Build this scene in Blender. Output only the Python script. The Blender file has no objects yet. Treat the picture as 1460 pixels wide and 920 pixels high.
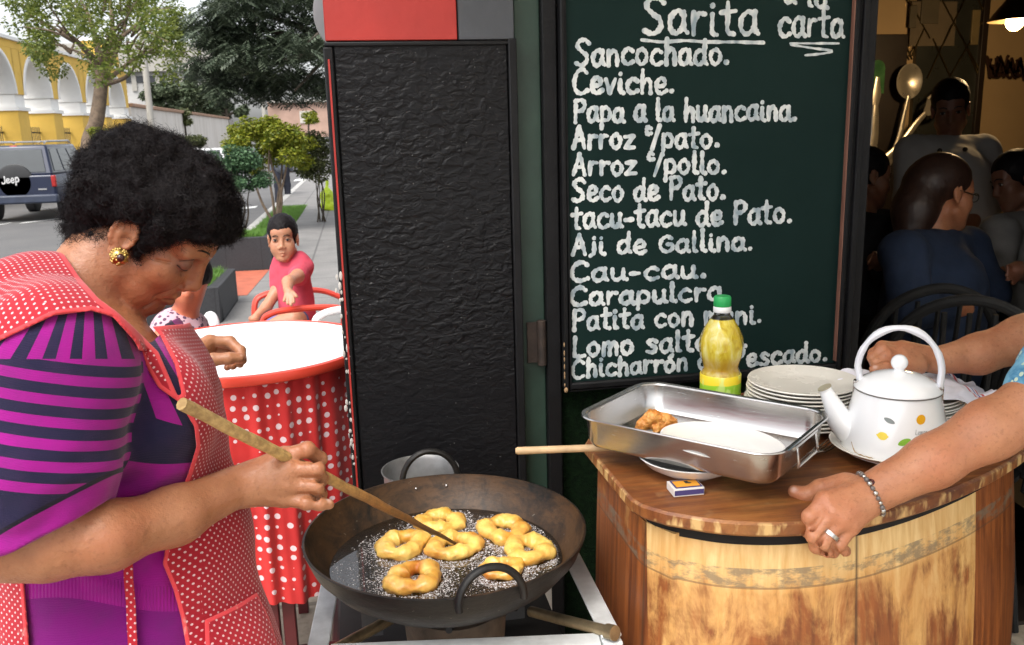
import bpy, bmesh, math, random
import numpy as np
from mathutils import Vector, Matrix
sc = bpy.context.scene
COL = sc.collection
rng = np.random.default_rng(7)
random.seed(7)
# ------------------------------------------------------------------ camera
CAM_H = 1.5; FOC = 1250.0
PITCH = math.radians(12.3); ROLL = math.radians(1.5); YAW = math.radians(9.7)
UPZ = np.array([0, 0, 1.0])
_f0 = np.array([math.sin(YAW), math.cos(YAW), 0]); _r0 = np.array([math.cos(YAW), -math.sin(YAW), 0])
FW = _f0*math.cos(PITCH) - UPZ*math.sin(PITCH); _u0 = _f0*math.sin(PITCH) + UPZ*math.cos(PITCH)
RT = _r0*math.cos(ROLL) - _u0*math.sin(ROLL); UU = _u0*math.cos(ROLL) + _r0*math.sin(ROLL)
CAMP = np.array([0, 0, CAM_H])
cd = bpy.data.cameras.new("camera"); cam = bpy.data.objects.new("camera", cd); COL.objects.link(cam)
cd.sensor_fit = 'HORIZONTAL'; cd.sensor_width = 36.0; cd.lens = 36.0*FOC/1460.0
cd.clip_start = 0.05; cd.clip_end = 5000
cam.matrix_world = Matrix(((RT[0], UU[0], -FW[0], 0), (RT[1], UU[1], -FW[1], 0), (RT[2], UU[2], -FW[2], CAM_H), (0, 0, 0, 1)))
cd.dof.use_dof = True; cd.dof.focus_distance = 1.5; cd.dof.aperture_fstop = 15.0
sc.camera = cam
# ------------------------------------------------------------------ sky, sun, exposure
SUN_EL = math.radians(58); SUN_AZ = math.radians(215)      # azimuth clockwise from +Y: behind and left of the camera
w = bpy.data.worlds.new("World"); sc.world = w; w.use_nodes = True
wt = w.node_tree; wt.nodes.clear()
_o = wt.nodes.new("ShaderNodeOutputWorld"); _b = wt.nodes.new("ShaderNodeBackground")
_s = wt.nodes.new("ShaderNodeTexSky"); _s.sky_type = 'NISHITA'; _s.sun_disc = False
_s.sun_elevation = SUN_EL; _s.sun_rotation = SUN_AZ; _s.air_density = 1.0; _s.dust_density = 4.0; _s.ozone_density = 1.0
_h = wt.nodes.new("ShaderNodeHueSaturation"); _h.inputs['Saturation'].default_value = 0.22; _h.inputs['Value'].default_value = 1.25
wt.links.new(_s.outputs[0], _h.inputs['Color']); wt.links.new(_h.outputs[0], _b.inputs['Color'])
_b.inputs['Strength'].default_value = 0.15
wt.links.new(_b.outputs[0], _o.inputs[0])
sl = bpy.data.lights.new("sun", 'SUN'); sl.energy = 1.0; sl.angle = math.radians(30); sl.color = (1.0, 0.95, 0.87)
so = bpy.data.objects.new("sun", sl); COL.objects.link(so)
_sd = Vector((math.sin(SUN_AZ)*math.cos(SUN_EL), math.cos(SUN_AZ)*math.cos(SUN_EL), math.sin(SUN_EL)))
so.rotation_euler = _sd.to_track_quat('Z', 'Y').to_euler(); so.location = (-3, -3, 8)
sc.view_settings.view_transform = 'Standard'; sc.view_settings.look = 'None'
sc.view_settings.exposure = 1.0; sc.view_settings.gamma = 1.0
try:
    sc.view_settings.use_curve_mapping = False
    sc.cycles.use_denoising = True
    sc.cycles.max_bounces = 8; sc.cycles.transparent_max_bounces = 12
    sc.cycles.caustics_reflective = False; sc.cycles.caustics_refractive = False
except Exception: pass

# ------------------------------------------------------------------ measuring helpers: where a photographed point stands in metres
def ray(px, py): return FW + RT*((px-730)/FOC) - UU*((py-460)/FOC)
def P(px, py, z): return CAMP + ray(px, py)*z
def PZ(px, py, Z): d = ray(px, py); return CAMP + d*((Z-CAM_H)/d[2])
def PY(px, py, Y): d = ray(px, py); return CAMP + d*(Y/d[1])
def proj(p):
    q = p - CAMP; z = q@FW
    return 730 + FOC*(q@RT)/z, 460 - FOC*(q@UU)/z, z
def V(*a): return np.array(a, float)
def nrm(v): v = np.asarray(v, float); return v/np.linalg.norm(v)
def S(r, g, b): # sRGB 0-255 -> linear
    f = lambda c: (c/12.92 if c <= .04045 else ((c+.055)/1.055)**2.4)
    return (f(r/255), f(g/255), f(b/255))

# ------------------------------------------------------------------ materials
class NT:
    def __init__(s, name):
        s.m = bpy.data.materials.new(name); s.m.use_nodes = True; s.t = s.m.node_tree; s.t.nodes.clear()
        s.out = s.n('OutputMaterial'); s.bsdf = s.n('BsdfPrincipled'); s.l(s.bsdf.outputs[0], s.out.inputs[0])
    def n(s, t, **kw):
        nd = s.t.nodes.new('ShaderNode'+t)
        for k, v in kw.items(): setattr(nd, k, v)
        return nd
    def l(s, a, b): s.t.links.new(a, b)
    def setin(s, sock, v):
        if hasattr(v, 'is_linked') or hasattr(v, 'links'): s.l(v, sock)
        elif isinstance(v, (tuple, list)):
            sock.default_value = tuple(v) + ((1.0,) if len(v) == 3 and len(sock.default_value) == 4 else ())
        else: sock.default_value = v
    def B(s, **kw):
        nm = {'color': 'Base Color', 'rough': 'Roughness', 'metal': 'Metallic', 'spec': 'Specular IOR Level', 'normal': 'Normal',
              'trans': 'Transmission Weight', 'ior': 'IOR', 'sss': 'Subsurface Weight', 'sssr': 'Subsurface Radius', 'ssss': 'Subsurface Scale',
              'coat': 'Coat Weight', 'coatr': 'Coat Roughness', 'sheen': 'Sheen Weight', 'emit': 'Emission Color', 'emits': 'Emission Strength', 'alpha': 'Alpha'}
        for k, v in kw.items(): s.setin(s.bsdf.inputs[nm[k]], v)
    def math(s, op, a, b=0.0, c=0.0, clamp=False):
        n = s.n('Math', operation=op, use_clamp=clamp)
        for i, v in enumerate((a, b, c)): s.setin(n.inputs[i], v)
        return n.outputs[0]
    def mix(s, f, a, b, blend='MIX'):
        n = s.n('MixRGB', blend_type=blend); s.setin(n.inputs[0], f); s.setin(n.inputs[1], a); s.setin(n.inputs[2], b); return n.outputs[0]
    def ramp(s, f, stops, interp='LINEAR'):
        n = s.n('ValToRGB'); n.color_ramp.interpolation = interp; e = n.color_ramp.elements
        while len(e) < len(stops): e.new(.5)
        for i, (p, c) in enumerate(stops):
            e[i].position = p; e[i].color = (c, c, c, 1) if isinstance(c, (int, float)) else tuple(c)+(1,)
        s.l(f, n.inputs[0]); return n.outputs[0]
    def obj(s, scale=(1, 1, 1), loc=(0, 0, 0), rot=(0, 0, 0)):
        c = s.n('TexCoord'); m = s.n('Mapping'); m.inputs['Scale'].default_value = scale; m.inputs['Location'].default_value = loc; m.inputs['Rotation'].default_value = rot
        s.l(c.outputs['Object'], m.inputs[0]); return m.outputs[0]
    def noise(s, vec, scale=5, detail=4, rough=.55, dist=0, out=0):
        n = s.n('TexNoise'); n.inputs['Scale'].default_value = scale; n.inputs['Detail'].default_value = detail
        n.inputs['Roughness'].default_value = rough; n.inputs['Distortion'].default_value = dist; s.l(vec, n.inputs['Vector']); return n.outputs[out]
    def voro(s, vec, scale=5, feature='F1', out='Distance', rnd=1.0):
        n = s.n('TexVoronoi', feature=feature); n.inputs['Scale'].default_value = scale; n.inputs['Randomness'].default_value = rnd; s.l(vec, n.inputs['Vector']); return n.outputs[out]
    def attr(s, name): return s.n('Attribute', attribute_name=name).outputs['Fac']
    def bump(s, h, strength=.3, dist=.002, normal=None):
        n = s.n('Bump'); n.inputs['Strength'].default_value = strength; n.inputs['Distance'].default_value = dist; s.l(h, n.inputs['Height'])
        if normal is not None: s.l(normal, n.inputs['Normal'])
        return n.outputs[0]
    def sep(s, vec): n = s.n('SeparateXYZ'); s.l(vec, n.inputs[0]); return n.outputs
_mc = {}
def M(name, col, rough=.5, metal=0., var=.25, vs=6., bump=0., bs=60., spec=.5, **kw):
    """plain surface: base colour with uneven tone and a little relief"""
    if name in _mc: return _mc[name]
    k = NT(name); o = k.obj()
    n1 = k.noise(o, vs, 5, .6); f = k.ramp(n1, [(.3, 1-var), (.7, 1+var*.4)])
    c = k.mix(1.0, tuple(col), f, 'MULTIPLY')
    n2 = k.noise(o, vs*2.3, 4, .6)
    k.B(color=c, rough=k.math('MULTIPLY_ADD', n2, .25, rough-.12, True), metal=metal, spec=spec, **kw)
    if bump: k.B(normal=k.bump(k.noise(o, bs, 4, .6), bump, .003))
    _mc[name] = k.m; return k.m

# ------------------------------------------------------------------ meshes
def tag(o, label=None, cat=None, group=None, kind=None):
    if label: o['label'] = label
    if cat: o['category'] = cat
    if group: o['group'] = group
    if kind: o['kind'] = kind
    return o
def thing(name, label, cat, loc=(0, 0, 0), group=None, rz=0):
    o = bpy.data.objects.new(name, None); COL.objects.link(o); o.location = tuple(float(x) for x in loc); o.rotation_euler = (0, 0, rz)
    o.empty_display_size = .05
    return tag(o, label, cat, group)
def wloc(o):
    v = V(0, 0, 0)
    while o is not None: v = v + np.array(o.location); o = o.parent
    return v
def addmesh(name, verts, faces, mat, parent=None, smooth=True, sharp=35, local=False):
    me = bpy.data.meshes.new(name); verts = np.asarray(verts, float)
    if parent is not None and not local: verts = verts - wloc(parent)
    if isinstance(faces, np.ndarray):
        nf, k = faces.shape
        me.vertices.add(len(verts)); me.vertices.foreach_set('co', verts.astype(np.float32).ravel())
        me.loops.add(nf*k); me.loops.foreach_set('vertex_index', faces.astype(np.int32).ravel())
        me.polygons.add(nf); me.polygons.foreach_set('loop_start', np.arange(0, nf*k, k, dtype=np.int32)); me.update(calc_edges=True); me.validate()
    else:
        me.from_pydata([tuple(v) for v in verts], [], faces); me.update()
    mats = mat if isinstance(mat, (list, tuple)) else [mat]
    for m in mats: me.materials.append(m)
    if smooth:
        me.polygons.foreach_set('use_smooth', np.ones(len(me.polygons), dtype=bool))
        if sharp and sharp < 180: me.set_sharp_from_angle(angle=math.radians(sharp))
    o = bpy.data.objects.new(name, me); COL.objects.link(o)
    if parent is not None: o.parent = parent
    return o
def fattr(o, name, vals):
    a = o.data.attributes.new(name, 'FLOAT', 'POINT'); a.data.foreach_set('value', np.asarray(vals, np.float32))
class G:
    """collects shapes, links them as one mesh"""
    def __init__(s): s.v = []; s.f = []; s.mi = []; s.cm = 0
    def _add(s, vs, fs):
        b = len(s.v); s.v += [np.asarray(v, float) for v in vs]; s.f += [tuple(b+i for i in f) for f in fs]; s.mi += [s.cm]*len(fs); return s
    def box(s, c, d, R=None, taper=1.0):
        c = np.asarray(c, float); h = np.asarray(d, float)/2; vs = []
        for z in (-1, 1):
            t = taper if z > 0 else 1
            for x, y in ((-1, -1), (1, -1), (1, 1), (-1, 1)):
                p = np.array([x*h[0]*t, y*h[1]*t, z*h[2]]); vs.append(c + (R@p if R is not None else p))
        return s._add(vs, [(3, 2, 1, 0), (4, 5, 6, 7), (0, 1, 5, 4), (1, 2, 6, 5), (2, 3, 7, 6), (3, 0, 4, 7)])
    def b2(s, lo, hi): lo = np.asarray(lo, float); hi = np.asarray(hi, float); return s.box((lo+hi)/2, hi-lo)
    def hexa(s, p): # 8 corner points, bottom 4 ccw then top 4
        return s._add(p, [(3, 2, 1, 0), (4, 5, 6, 7), (0, 1, 5, 4), (1, 2, 6, 5), (2, 3, 7, 6), (3, 0, 4, 7)])
    def tube(s, pts, r, n=8, caps=True, flat=1.0, upv=None):
        pts = [np.asarray(p, float) for p in pts]; m = len(pts)
        rs = r if hasattr(r, '__len__') else [r]*m
        vs = []; u = None
        for i in range(m):
            t = nrm(pts[min(i+1, m-1)] - pts[max(i-1, 0)])
            if u is None:
                a = np.asarray(upv, float) if upv is not None else (V(0, 0, 1) if abs(t[2]) < .9 else V(1, 0, 0))
                u = nrm(a - t*(a@t))
            else: u = nrm(u - t*(u@t))
            w_ = np.cross(t, u)
            for k in range(n):
                an = 2*math.pi*k/n; vs.append(pts[i] + (u*math.cos(an)*flat + w_*math.sin(an))*rs[i])
        fs = [(i*n+k, i*n+(k+1) % n, (i+1)*n+(k+1) % n, (i+1)*n+k) for i in range(m-1) for k in range(n)]
        if caps: fs += [tuple(range(n-1, -1, -1)), tuple((m-1)*n+k for k in range(n))]
        return s._add(vs, fs)
    def cyl(s, a, b, r0, r1=None, n=16): return s.tube([a, b], [r0, r0 if r1 is None else r1], n)
    def lathe(s, prof, c=(0, 0, 0), n=48, sx=1., sy=1., a0=0, a1=2*math.pi, R=None):
        c = np.asarray(c, float); m = len(prof); full = abs(a1-a0-2*math.pi) < 1e-6; k_ = n if full else n+1; vs = []
        for (r, z) in prof:
            for k in range(k_):
                an = a0 + (a1-a0)*k/n; p = V(r*math.cos(an)*sx, r*math.sin(an)*sy, z); vs.append(c + (R@p if R is not None else p))
        fs = []
        for i in range(m-1):
            for k in range(n):
                q = (k+1) % k_ if full else k+1
                fs.append((i*k_+k, i*k_+q, (i+1)*k_+q, (i+1)*k_+k))
        if full:
            if prof[0][0] > 1e-6: fs.append(tuple(range(k_-1, -1, -1)))
            if prof[-1][0] > 1e-6: fs.append(tuple((m-1)*k_+k for k in range(k_)))
        return s._add(vs, fs)
    def ball(s, c, r, n=16, m=10, sc_=(1, 1, 1), R=None):
        vs = []; c = np.asarray(c, float)
        for i in range(m+1):
            th = math.pi*i/m
            for k in range(n):
                p = V(math.sin(th)*math.cos(2*math.pi*k/n)*sc_[0], math.sin(th)*math.sin(2*math.pi*k/n)*sc_[1], -math.cos(th)*sc_[2])*r
                vs.append(c + (R@p if R is not None else p))
        return s._add(vs, [(i*n+k, i*n+(k+1) % n, (i+1)*n+(k+1) % n, (i+1)*n+k) for i in range(m) for k in range(n)])
    def prism(s, poly, z0, z1):
        n = len(poly); vs = [V(x, y, z0) for x, y in poly] + [V(x, y, z1) for x, y in poly]
        return s._add(vs, [tuple(range(n-1, -1, -1)), tuple(range(n, 2*n))] + [(i, (i+1) % n, n+(i+1) % n, n+i) for i in range(n)])
    def prismf(s, poly, fn0, fn1):  # polygon swept between two mappings (x,y)->point
        n = len(poly); vs = [fn0(x, y) for x, y in poly] + [fn1(x, y) for x, y in poly]
        return s._add(vs, [tuple(range(n-1, -1, -1)), tuple(range(n, 2*n))] + [(i, (i+1) % n, n+(i+1) % n, n+i) for i in range(n)])
    def grid(s, fn, nu, nv, wrap=False):
        vs = [fn(i/(nu if wrap else nu-1), j/(nv-1)) for j in range(nv) for i in range(nu)]
        fs = []
        for j in range(nv-1):
            for i in range(nu if wrap else nu-1):
                q = (i+1) % nu; fs.append((j*nu+i, j*nu+q, (j+1)*nu+q, (j+1)*nu+i))
        return s._add(vs, fs)
    def mk(s, name, mat, parent=None, smooth=True, sharp=35, bevel=0, local=False, seg=2):
        o = addmesh(name, np.array(s.v), s.f, mat, parent, smooth, sharp, local)
        if isinstance(mat, (list, tuple)) and len(mat) > 1: o.data.polygons.foreach_set('material_index', np.array(s.mi, np.int32))
        bm = bmesh.new(); bm.from_mesh(o.data); bmesh.ops.remove_doubles(bm, verts=bm.verts, dist=1e-6); bmesh.ops.recalc_face_normals(bm, faces=bm.faces); bm.to_mesh(o.data); bm.free()
        if bevel:
            b = o.modifiers.new('bevel', 'BEVEL'); b.width = bevel; b.segments = seg; b.limit_method = 'ANGLE'; b.angle_limit = math.radians(40)
        return o
def rotm(axis, deg): return np.array(Matrix.Rotation(math.radians(deg), 3, Vector(axis)))
def smoothpts(pts, n=8):
    p = [np.asarray(q, float) for q in pts]; p = [2*p[0]-p[1]] + p + [2*p[-1]-p[-2]]; o = []
    for i in range(1, len(p)-2):
        for k in range(n):
            t = k/n; o.append(.5*((2*p[i]) + (-p[i-1]+p[i+1])*t + (2*p[i-1]-5*p[i]+4*p[i+1]-p[i+2])*t*t + (-p[i-1]+3*p[i]-3*p[i+1]+p[i+2])*t**3))
    o.append(p[-2]); return o
def copytree(o, parent=None):
    c = o.copy(); COL.objects.link(c)
    if parent is not None: c.parent = parent
    for ch in list(o.children): copytree(ch, c)
    return c

# ------------------------------------------------------------------ bodies: smooth distance fields turned into one continuous skin
class SDF:
    def __init__(s): s.p = []
    def cap(s, a, b, ra, rb=None, k=.02, op='u', fl=None):
        a = np.asarray(a, float); b = np.asarray(b, float); rb = ra if rb is None else rb; m = max(ra, rb)
        s.p.append(('c', (a, b, ra, rb, fl), k, op, np.minimum(a, b)-m-k, np.maximum(a, b)+m+k)); return s
    def ell(s, c, r, R=None, k=.02, op='u'):
        c = np.asarray(c, float); r = np.asarray(r, float); R = np.eye(3) if R is None else np.asarray(R); e = np.sqrt(((R*r)**2).sum(1))
        s.p.append(('e', (c, r, R), k, op, c-e-k, c+e+k)); return s
    def chain(s, pts, rs, k=.01, op='u', k0=None):
        for i in range(len(pts)-1): s.cap(pts[i], pts[i+1], rs[i], rs[i+1], (k0 if (i == 0 and k0 is not None) else k), op)
        return s
    def box(s):
        u = [q for q in s.p if q[3] == 'u']; return np.min([q[4] for q in u], 0), np.max([q[5] for q in u], 0)
    def __call__(s, X):
        lo = X.min(0); hi = X.max(0); D = np.full(len(X), .25, np.float32)
        pad = .012
        for t, a, k, op, l, h in s.p:
            if (l-pad > hi).any() or (h+pad < lo).any(): continue
            if t == 'c':
                A, B, ra, rb, fl = a; ab = B-A; q = X-A; L = ab@ab
                u = np.clip(q@ab/max(L, 1e-12), 0, 1); d = q - u[:, None]*ab
                if fl is not None: # flatten along unit vector fl[0] by factor fl[1]
                    c_ = d@fl[0]; d = d + np.outer(c_*(1/fl[1]-1), fl[0])
                d = np.sqrt((d*d).sum(1)) - (ra+(rb-ra)*u)
                if fl is not None: d = d*fl[1]**.5
            else:
                c, r, R = a; q = (X-c)@R; k0 = np.sqrt(((q/r)**2).sum(1)); k1 = np.sqrt(((q/(r*r))**2).sum(1)); d = k0*(k0-1)/np.maximum(k1, 1e-9)
            if op == 'u':
                h_ = np.clip(.5+.5*(D-d)/k, 0, 1); D = D*(1-h_)+d*h_ - k*h_*(1-h_)
            else:
                h_ = np.clip(.5-.5*(D+d)/k, 0, 1); D = D*(1-h_)-d*h_ + k*h_*(1-h_)
        return D
def nets(fn, lo, hi, cell, bs=24):
    """surface nets on a sparse block grid -> verts, quads"""
    lo = np.asarray(lo, float); hi = np.asarray(hi, float); n = np.ceil((hi-lo)/cell).astype(int)+2; nb = (n+bs-1)//bs
    NX, NY, NZ = (nb*bs+2)
    keys = []; pos = []; quads = []
    ar = np.arange(bs+2)
    base = np.stack(np.meshgrid(ar, ar, ar, indexing='ij'), -1).reshape(-1, 3)
    half = bs*cell*.5*1.7321; cg = np.stack(np.meshgrid(*[np.array([-.5, 0, .5])*bs]*3, indexing='ij'), -1).reshape(-1, 3)
    for bx in range(nb[0]):
        for by in range(nb[1]):
            for bz in range(nb[2]):
                o = np.array([bx, by, bz])*bs
                mid = lo + (o+bs/2)*cell
                cs = mid + cg*cell
                d0 = fn(cs)
                if d0.min() > 2.6*cell*5 + half*.35 or d0.max() < -(2.6*cell*5+half*.35): continue
                D = fn(lo + (o+base)*cell).reshape(bs+2, bs+2, bs+2)
                sg = D < 0
                if sg.all() or not sg.any(): continue
                c0 = D[:-1, :-1, :-1]; m = np.zeros(c0.shape, bool); acc = np.zeros(c0.shape+(3,), np.float32); cnt = np.zeros(c0.shape, np.float32)
                N = bs+1
                for ax in range(3):
                    for a in (0, 1):
                        for b in (0, 1):
                            off = [0, 0, 0]; oa, ob = [q for q in range(3) if q != ax]; off[oa] = a; off[ob] = b
                            s0 = tuple(slice(off[i], off[i]+N) for i in range(3))
                            o1 = list(off); o1[ax] += 1; s1 = tuple(slice(o1[i], o1[i]+N) for i in range(3))
                            d_0 = D[s0]; d_1 = D[s1]; cr = (d_0 < 0) != (d_1 < 0)
                            t = np.where(cr, d_0/np.where(np.abs(d_0-d_1) < 1e-12, 1, d_0-d_1), 0)
                            add = np.zeros(c0.shape+(3,), np.float32); add[..., ax] = t; add[..., oa] = off[oa]; add[..., ob] = off[ob]
                            acc += add*cr[..., None]; cnt += cr
                own = cnt > 0; own[-1, :, :] = False; own[:, -1, :] = False; own[:, :, -1] = False
                ii = np.argwhere(own); gi = ii+o
                if len(ii):
                    keys.append((gi[:, 0]*NY+gi[:, 1])*NZ+gi[:, 2]); pos.append(lo + (gi + acc[own]/cnt[own][:, None])*cell)
                for ax in range(3):
                    oa, ob = (ax+1) % 3, (ax+2) % 3
                    s1 = [slice(1, N), slice(1, N), slice(1, N)]; s0 = list(s1)
                    a0 = D[tuple(s0)]; s1[ax] = slice(2, N+1); a1 = D[tuple(s1)]
                    cr = (a0 < 0) != (a1 < 0); ee = np.argwhere(cr)+1
                    if not len(ee): continue
                    neg = (a0 < 0)[cr]; g = ee+o
                    def kk(da, db):
                        q = g.copy(); q[:, oa] -= da; q[:, ob] -= db; return (q[:, 0]*NY+q[:, 1])*NZ+q[:, 2]
                    q4 = np.stack([kk(0, 0), kk(1, 0), kk(1, 1), kk(0, 1)], 1)
                    q4[~neg] = q4[~neg][:, ::-1]; quads.append(q4)
    keys = np.concatenate(keys); pos = np.concatenate(pos); quads = np.concatenate(quads)
    so_ = np.argsort(keys); ks = keys[so_]; ix = np.searchsorted(ks, quads); ix = np.clip(ix, 0, len(ks)-1)
    ok = (ks[ix] == quads).all(1)
    return pos[so_], ix[ok][:, ::1]
def sdfmesh(name, fn, lo, hi, cell, mat, parent=None, attrs=None, sharp=180):
    v, q = nets(fn, lo, hi, cell)
    o = addmesh(name, v, q, mat, parent, True, sharp)
    for k, f in (attrs or {}).items(): fattr(o, k, f(v))
    return o
def poly_sd(px, py, poly):
    """signed distance to a 2D polygon (negative inside)"""
    p = np.stack([px, py], -1); poly = np.asarray(poly, float); n = len(poly); d = np.full(len(p), 1e18); ins = np.zeros(len(p), bool)
    for i in range(n):
        a = poly[i]; b = poly[(i+1) % n]; e = b-a; w_ = p-a; t = np.clip((w_@e)/(e@e), 0, 1); q = w_-t[:, None]*e; d = np.minimum(d, (q*q).sum(1))
        c = ((a[1] <= p[:, 1]) & (b[1] > p[:, 1])) | ((b[1] <= p[:, 1]) & (a[1] > p[:, 1]))
        xx = a[0] + (p[:, 1]-a[1])/(e[1] if abs(e[1]) > 1e-12 else 1e-12)*e[0]; ins ^= c & (p[:, 0] < xx)
    return np.where(ins, -1, 1)*np.sqrt(d)
def vnoise(X, f, seed=0):
    """smooth value noise -1..1"""
    q = np.asarray(X, float)*f + seed*17.13; i = np.floor(q).astype(np.int64); t = q-i; t = t*t*(3-2*t)
    def h(a):
        n = (a[:, 0]*73856093) ^ (a[:, 1]*19349663) ^ (a[:, 2]*83492791); n = (n ^ (n >> 13))*1274126177; n = n & 0x7fffffff
        n = (n ^ (n >> 16)) & 0xffff; return n/32767.5-1
    r = 0
    for dx in (0, 1):
        for dy in (0, 1):
            for dz in (0, 1):
                wgt = (t[:, 0] if dx else 1-t[:, 0])*(t[:, 1] if dy else 1-t[:, 1])*(t[:, 2] if dz else 1-t[:, 2]); r = r + wgt*h(i+np.array([dx, dy, dz]))
    return r
# ================================================================== SETTING
def struct(o): o['kind'] = 'structure'; return o
# road sheet
k = NT('asphalt'); o_ = k.obj(); c = k.mix(k.ramp(k.noise(o_, .7, 6, .65), [(.35, 0), (.7, 1)]), (.075, .075, .078), (.11, .108, .106))
c = k.mix(k.ramp(k.noise(o_, 160, 2), [(.4, 0), (.65, .5)]), c, (.17, .165, .16)); k.B(color=c, rough=.85, normal=k.bump(k.noise(o_, 220, 2), .4, .004)); ASPH = k.m
g = G(); g._add([V(-900, -300, -.25), V(900, -300, -.25), V(900, 1800, -.25), V(-900, 1800, -.25)], [(0, 1, 2, 3)])
struct(g.mk('road', ASPH))
# slab material: grey paving with joints, set along the street
def slabs(name, c1, c2, sx, sy, joint=.012):
    k = NT(name); o = k.obj(); s = k.sep(o)
    fx = k.math('ABSOLUTE', k.math('SUBTRACT', k.math('FRACT', k.math('MULTIPLY', s[0], 1/sx)), .5)); fy = k.math('ABSOLUTE', k.math('SUBTRACT', k.math('FRACT', k.math('MULTIPLY', s[1], 1/sy)), .5))
    j = k.math('MAXIMUM', k.math('GREATER_THAN', fx, .5-joint/sx), k.math('GREATER_THAN', fy, .5-joint/sy))
    c = k.mix(k.ramp(k.noise(o, 2.2, 6, .65), [(.3, 0), (.7, 1)]), c1, c2); c = k.mix(k.ramp(k.noise(o, 45, 3), [(.45, 0), (.7, .45)]), c, tuple(x*.6 for x in c1))
    c = k.mix(k.math('MULTIPLY', j, .7), c, tuple(x*.4 for x in c1))
    k.B(color=c, rough=.75, normal=k.bump(k.noise(o, 90, 3), .25, .003)); return k.m
PAVE = slabs('pavement_slabs', (.155, .15, .145), (.225, .215, .205), .6, 1.2)
TAN = slabs('pavement_tan', (.42, .355, .27), (.54, .47, .37), .9, .9)
GRANITE = slabs('black_granite', (.018, .018, .02), (.03, .03, .034), .4, .5, .004)
g = G(); g.b2((-2.1, 3.9, -.6), (6, 11, 0)); g.b2((-1.12, 11, -.6), (6, 130, 0)); g.b2((-1.75, 20.3, -.6), (-1.12, 130, -.002))
struct(g.mk('pavement', PAVE))
g = G(); g.b2((-2.1, -6, -.6), (6, 3.9, .0)); struct(g.mk('pavement_near', TAN))
g = G(); g.b2((-2.25, -6, -.5), (-2.1, 11, .004)); g.b2((-1.9, 11, -.5), (-1.75, 130, .004)); struct(g.mk('kerb', M('kerb_concrete', (.42, .41, .39), .8, var=.35, bump=.3)))
g = G(); g.b2((-1.75, 11, -.4), (-1.12, 20.3, -.03)); struct(g.mk('verge_soil', M('soil', (.07, .06, .035), .95)))
# red painted floor between the planters
g = G(); g._add([V(-1.6, 8.75, .004), V(-1.12, 8.75, .004), V(-1.06, 10.42, .004), V(-1.6, 10.42, .004)], [(0, 1, 2, 3)]); struct(g.mk('red_painted_floor', M('red_floor', (.42, .11, .06), .7, var=.3)))
# painted road marks
MARK = M('road_paint', (.72, .72, .70), .7, var=.35, vs=9)
g = G()
for a, b, t in (((30, 318), (92, 311), .16), ((-20, 324), (14, 318), .16), ((345, 297), (366, 295), .35), ((420, 257), (441, 255), .9)):
    p = PZ(*a, -.246); q = PZ(*b, -.246); d = V(0, t, 0); g._add([p-d, q-d, q+d, p+d], [(0, 1, 2, 3)])
struct(g.mk('road_marking', MARK))
# grass
def grass(name, x0, y0, x1, y1, z, n, h, cols=((.06, .16, .015), (.12, .24, .03))):
    k = NT(name); gn = k.n('NewGeometry'); k.B(color=k.mix(gn.outputs['Random Per Island'], *cols), rough=.6); 
    x = rng.uniform(x0, x1, n); y = rng.uniform(y0, y1, n); a = rng.uniform(0, 6.28, n); hh = h*rng.uniform(.5, 1.1, n); wd = .004+.004*rng.random(n)*h/.1
    bx = np.cos(a)*wd; by = np.sin(a)*wd; lx = rng.normal(0, .35, n)*hh; ly = rng.normal(0, .35, n)*hh
    v = np.stack([np.stack([x-bx, y-by, x*0+z], 1), np.stack([x+bx, y+by, x*0+z], 1), np.stack([x+lx, y+ly, z+hh], 1)], 1).reshape(-1, 3)
    o = addmesh(name, v, np.arange(3*n).reshape(-1, 3), k.m, None, False); return tag(o, kind='stuff')
tag(grass('verge_grass', -1.74, 11, -1.13, 20, -.03, 26000, .09), 'short green grass on the verge beside the pavement', 'grass')

# black granite planters
def planter(label, x0, y0, x1, y1, h, grass_n):
    t = thing('planter', label, 'planter', ((x0+x1)/2, (y0+y1)/2, 0))
    g = G(); wl = .1
    g.b2((x0, y0, 0), (x1, y0+wl, h)); g.b2((x0, y1-wl, 0), (x1, y1, h)); g.b2((x0, y0+wl, 0), (x0+wl, y1-wl, h)); g.b2((x1-wl, y0+wl, 0), (x1, y1-wl, h))
    g.mk('wall', GRANITE, t, bevel=.006)
    g = G(); g.b2((x0+wl, y0+wl, .01), (x1-wl, y1-wl, h-.05)); g.mk('soil', M('soil', (.07, .06, .035), .95), t)
    x = grass('planter_grass', x0+wl, y0+wl, x1-wl, y1-wl, h-.05, grass_n, .1); x.parent = t; x.matrix_parent_inverse = Matrix.Identity(4); x.data.transform(Matrix.Translation(-Vector(t.location)))
    return t
planter('low black granite planter beside the grey paving, the nearer of the two', -2.05, 7.47, -1.18, 8.55, .30, 9000)
planter('long black granite planter wall behind the seated boy, the farther of the two', -2.05, 10.45, -1.02, 11.2, .38, 7000)

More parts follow.
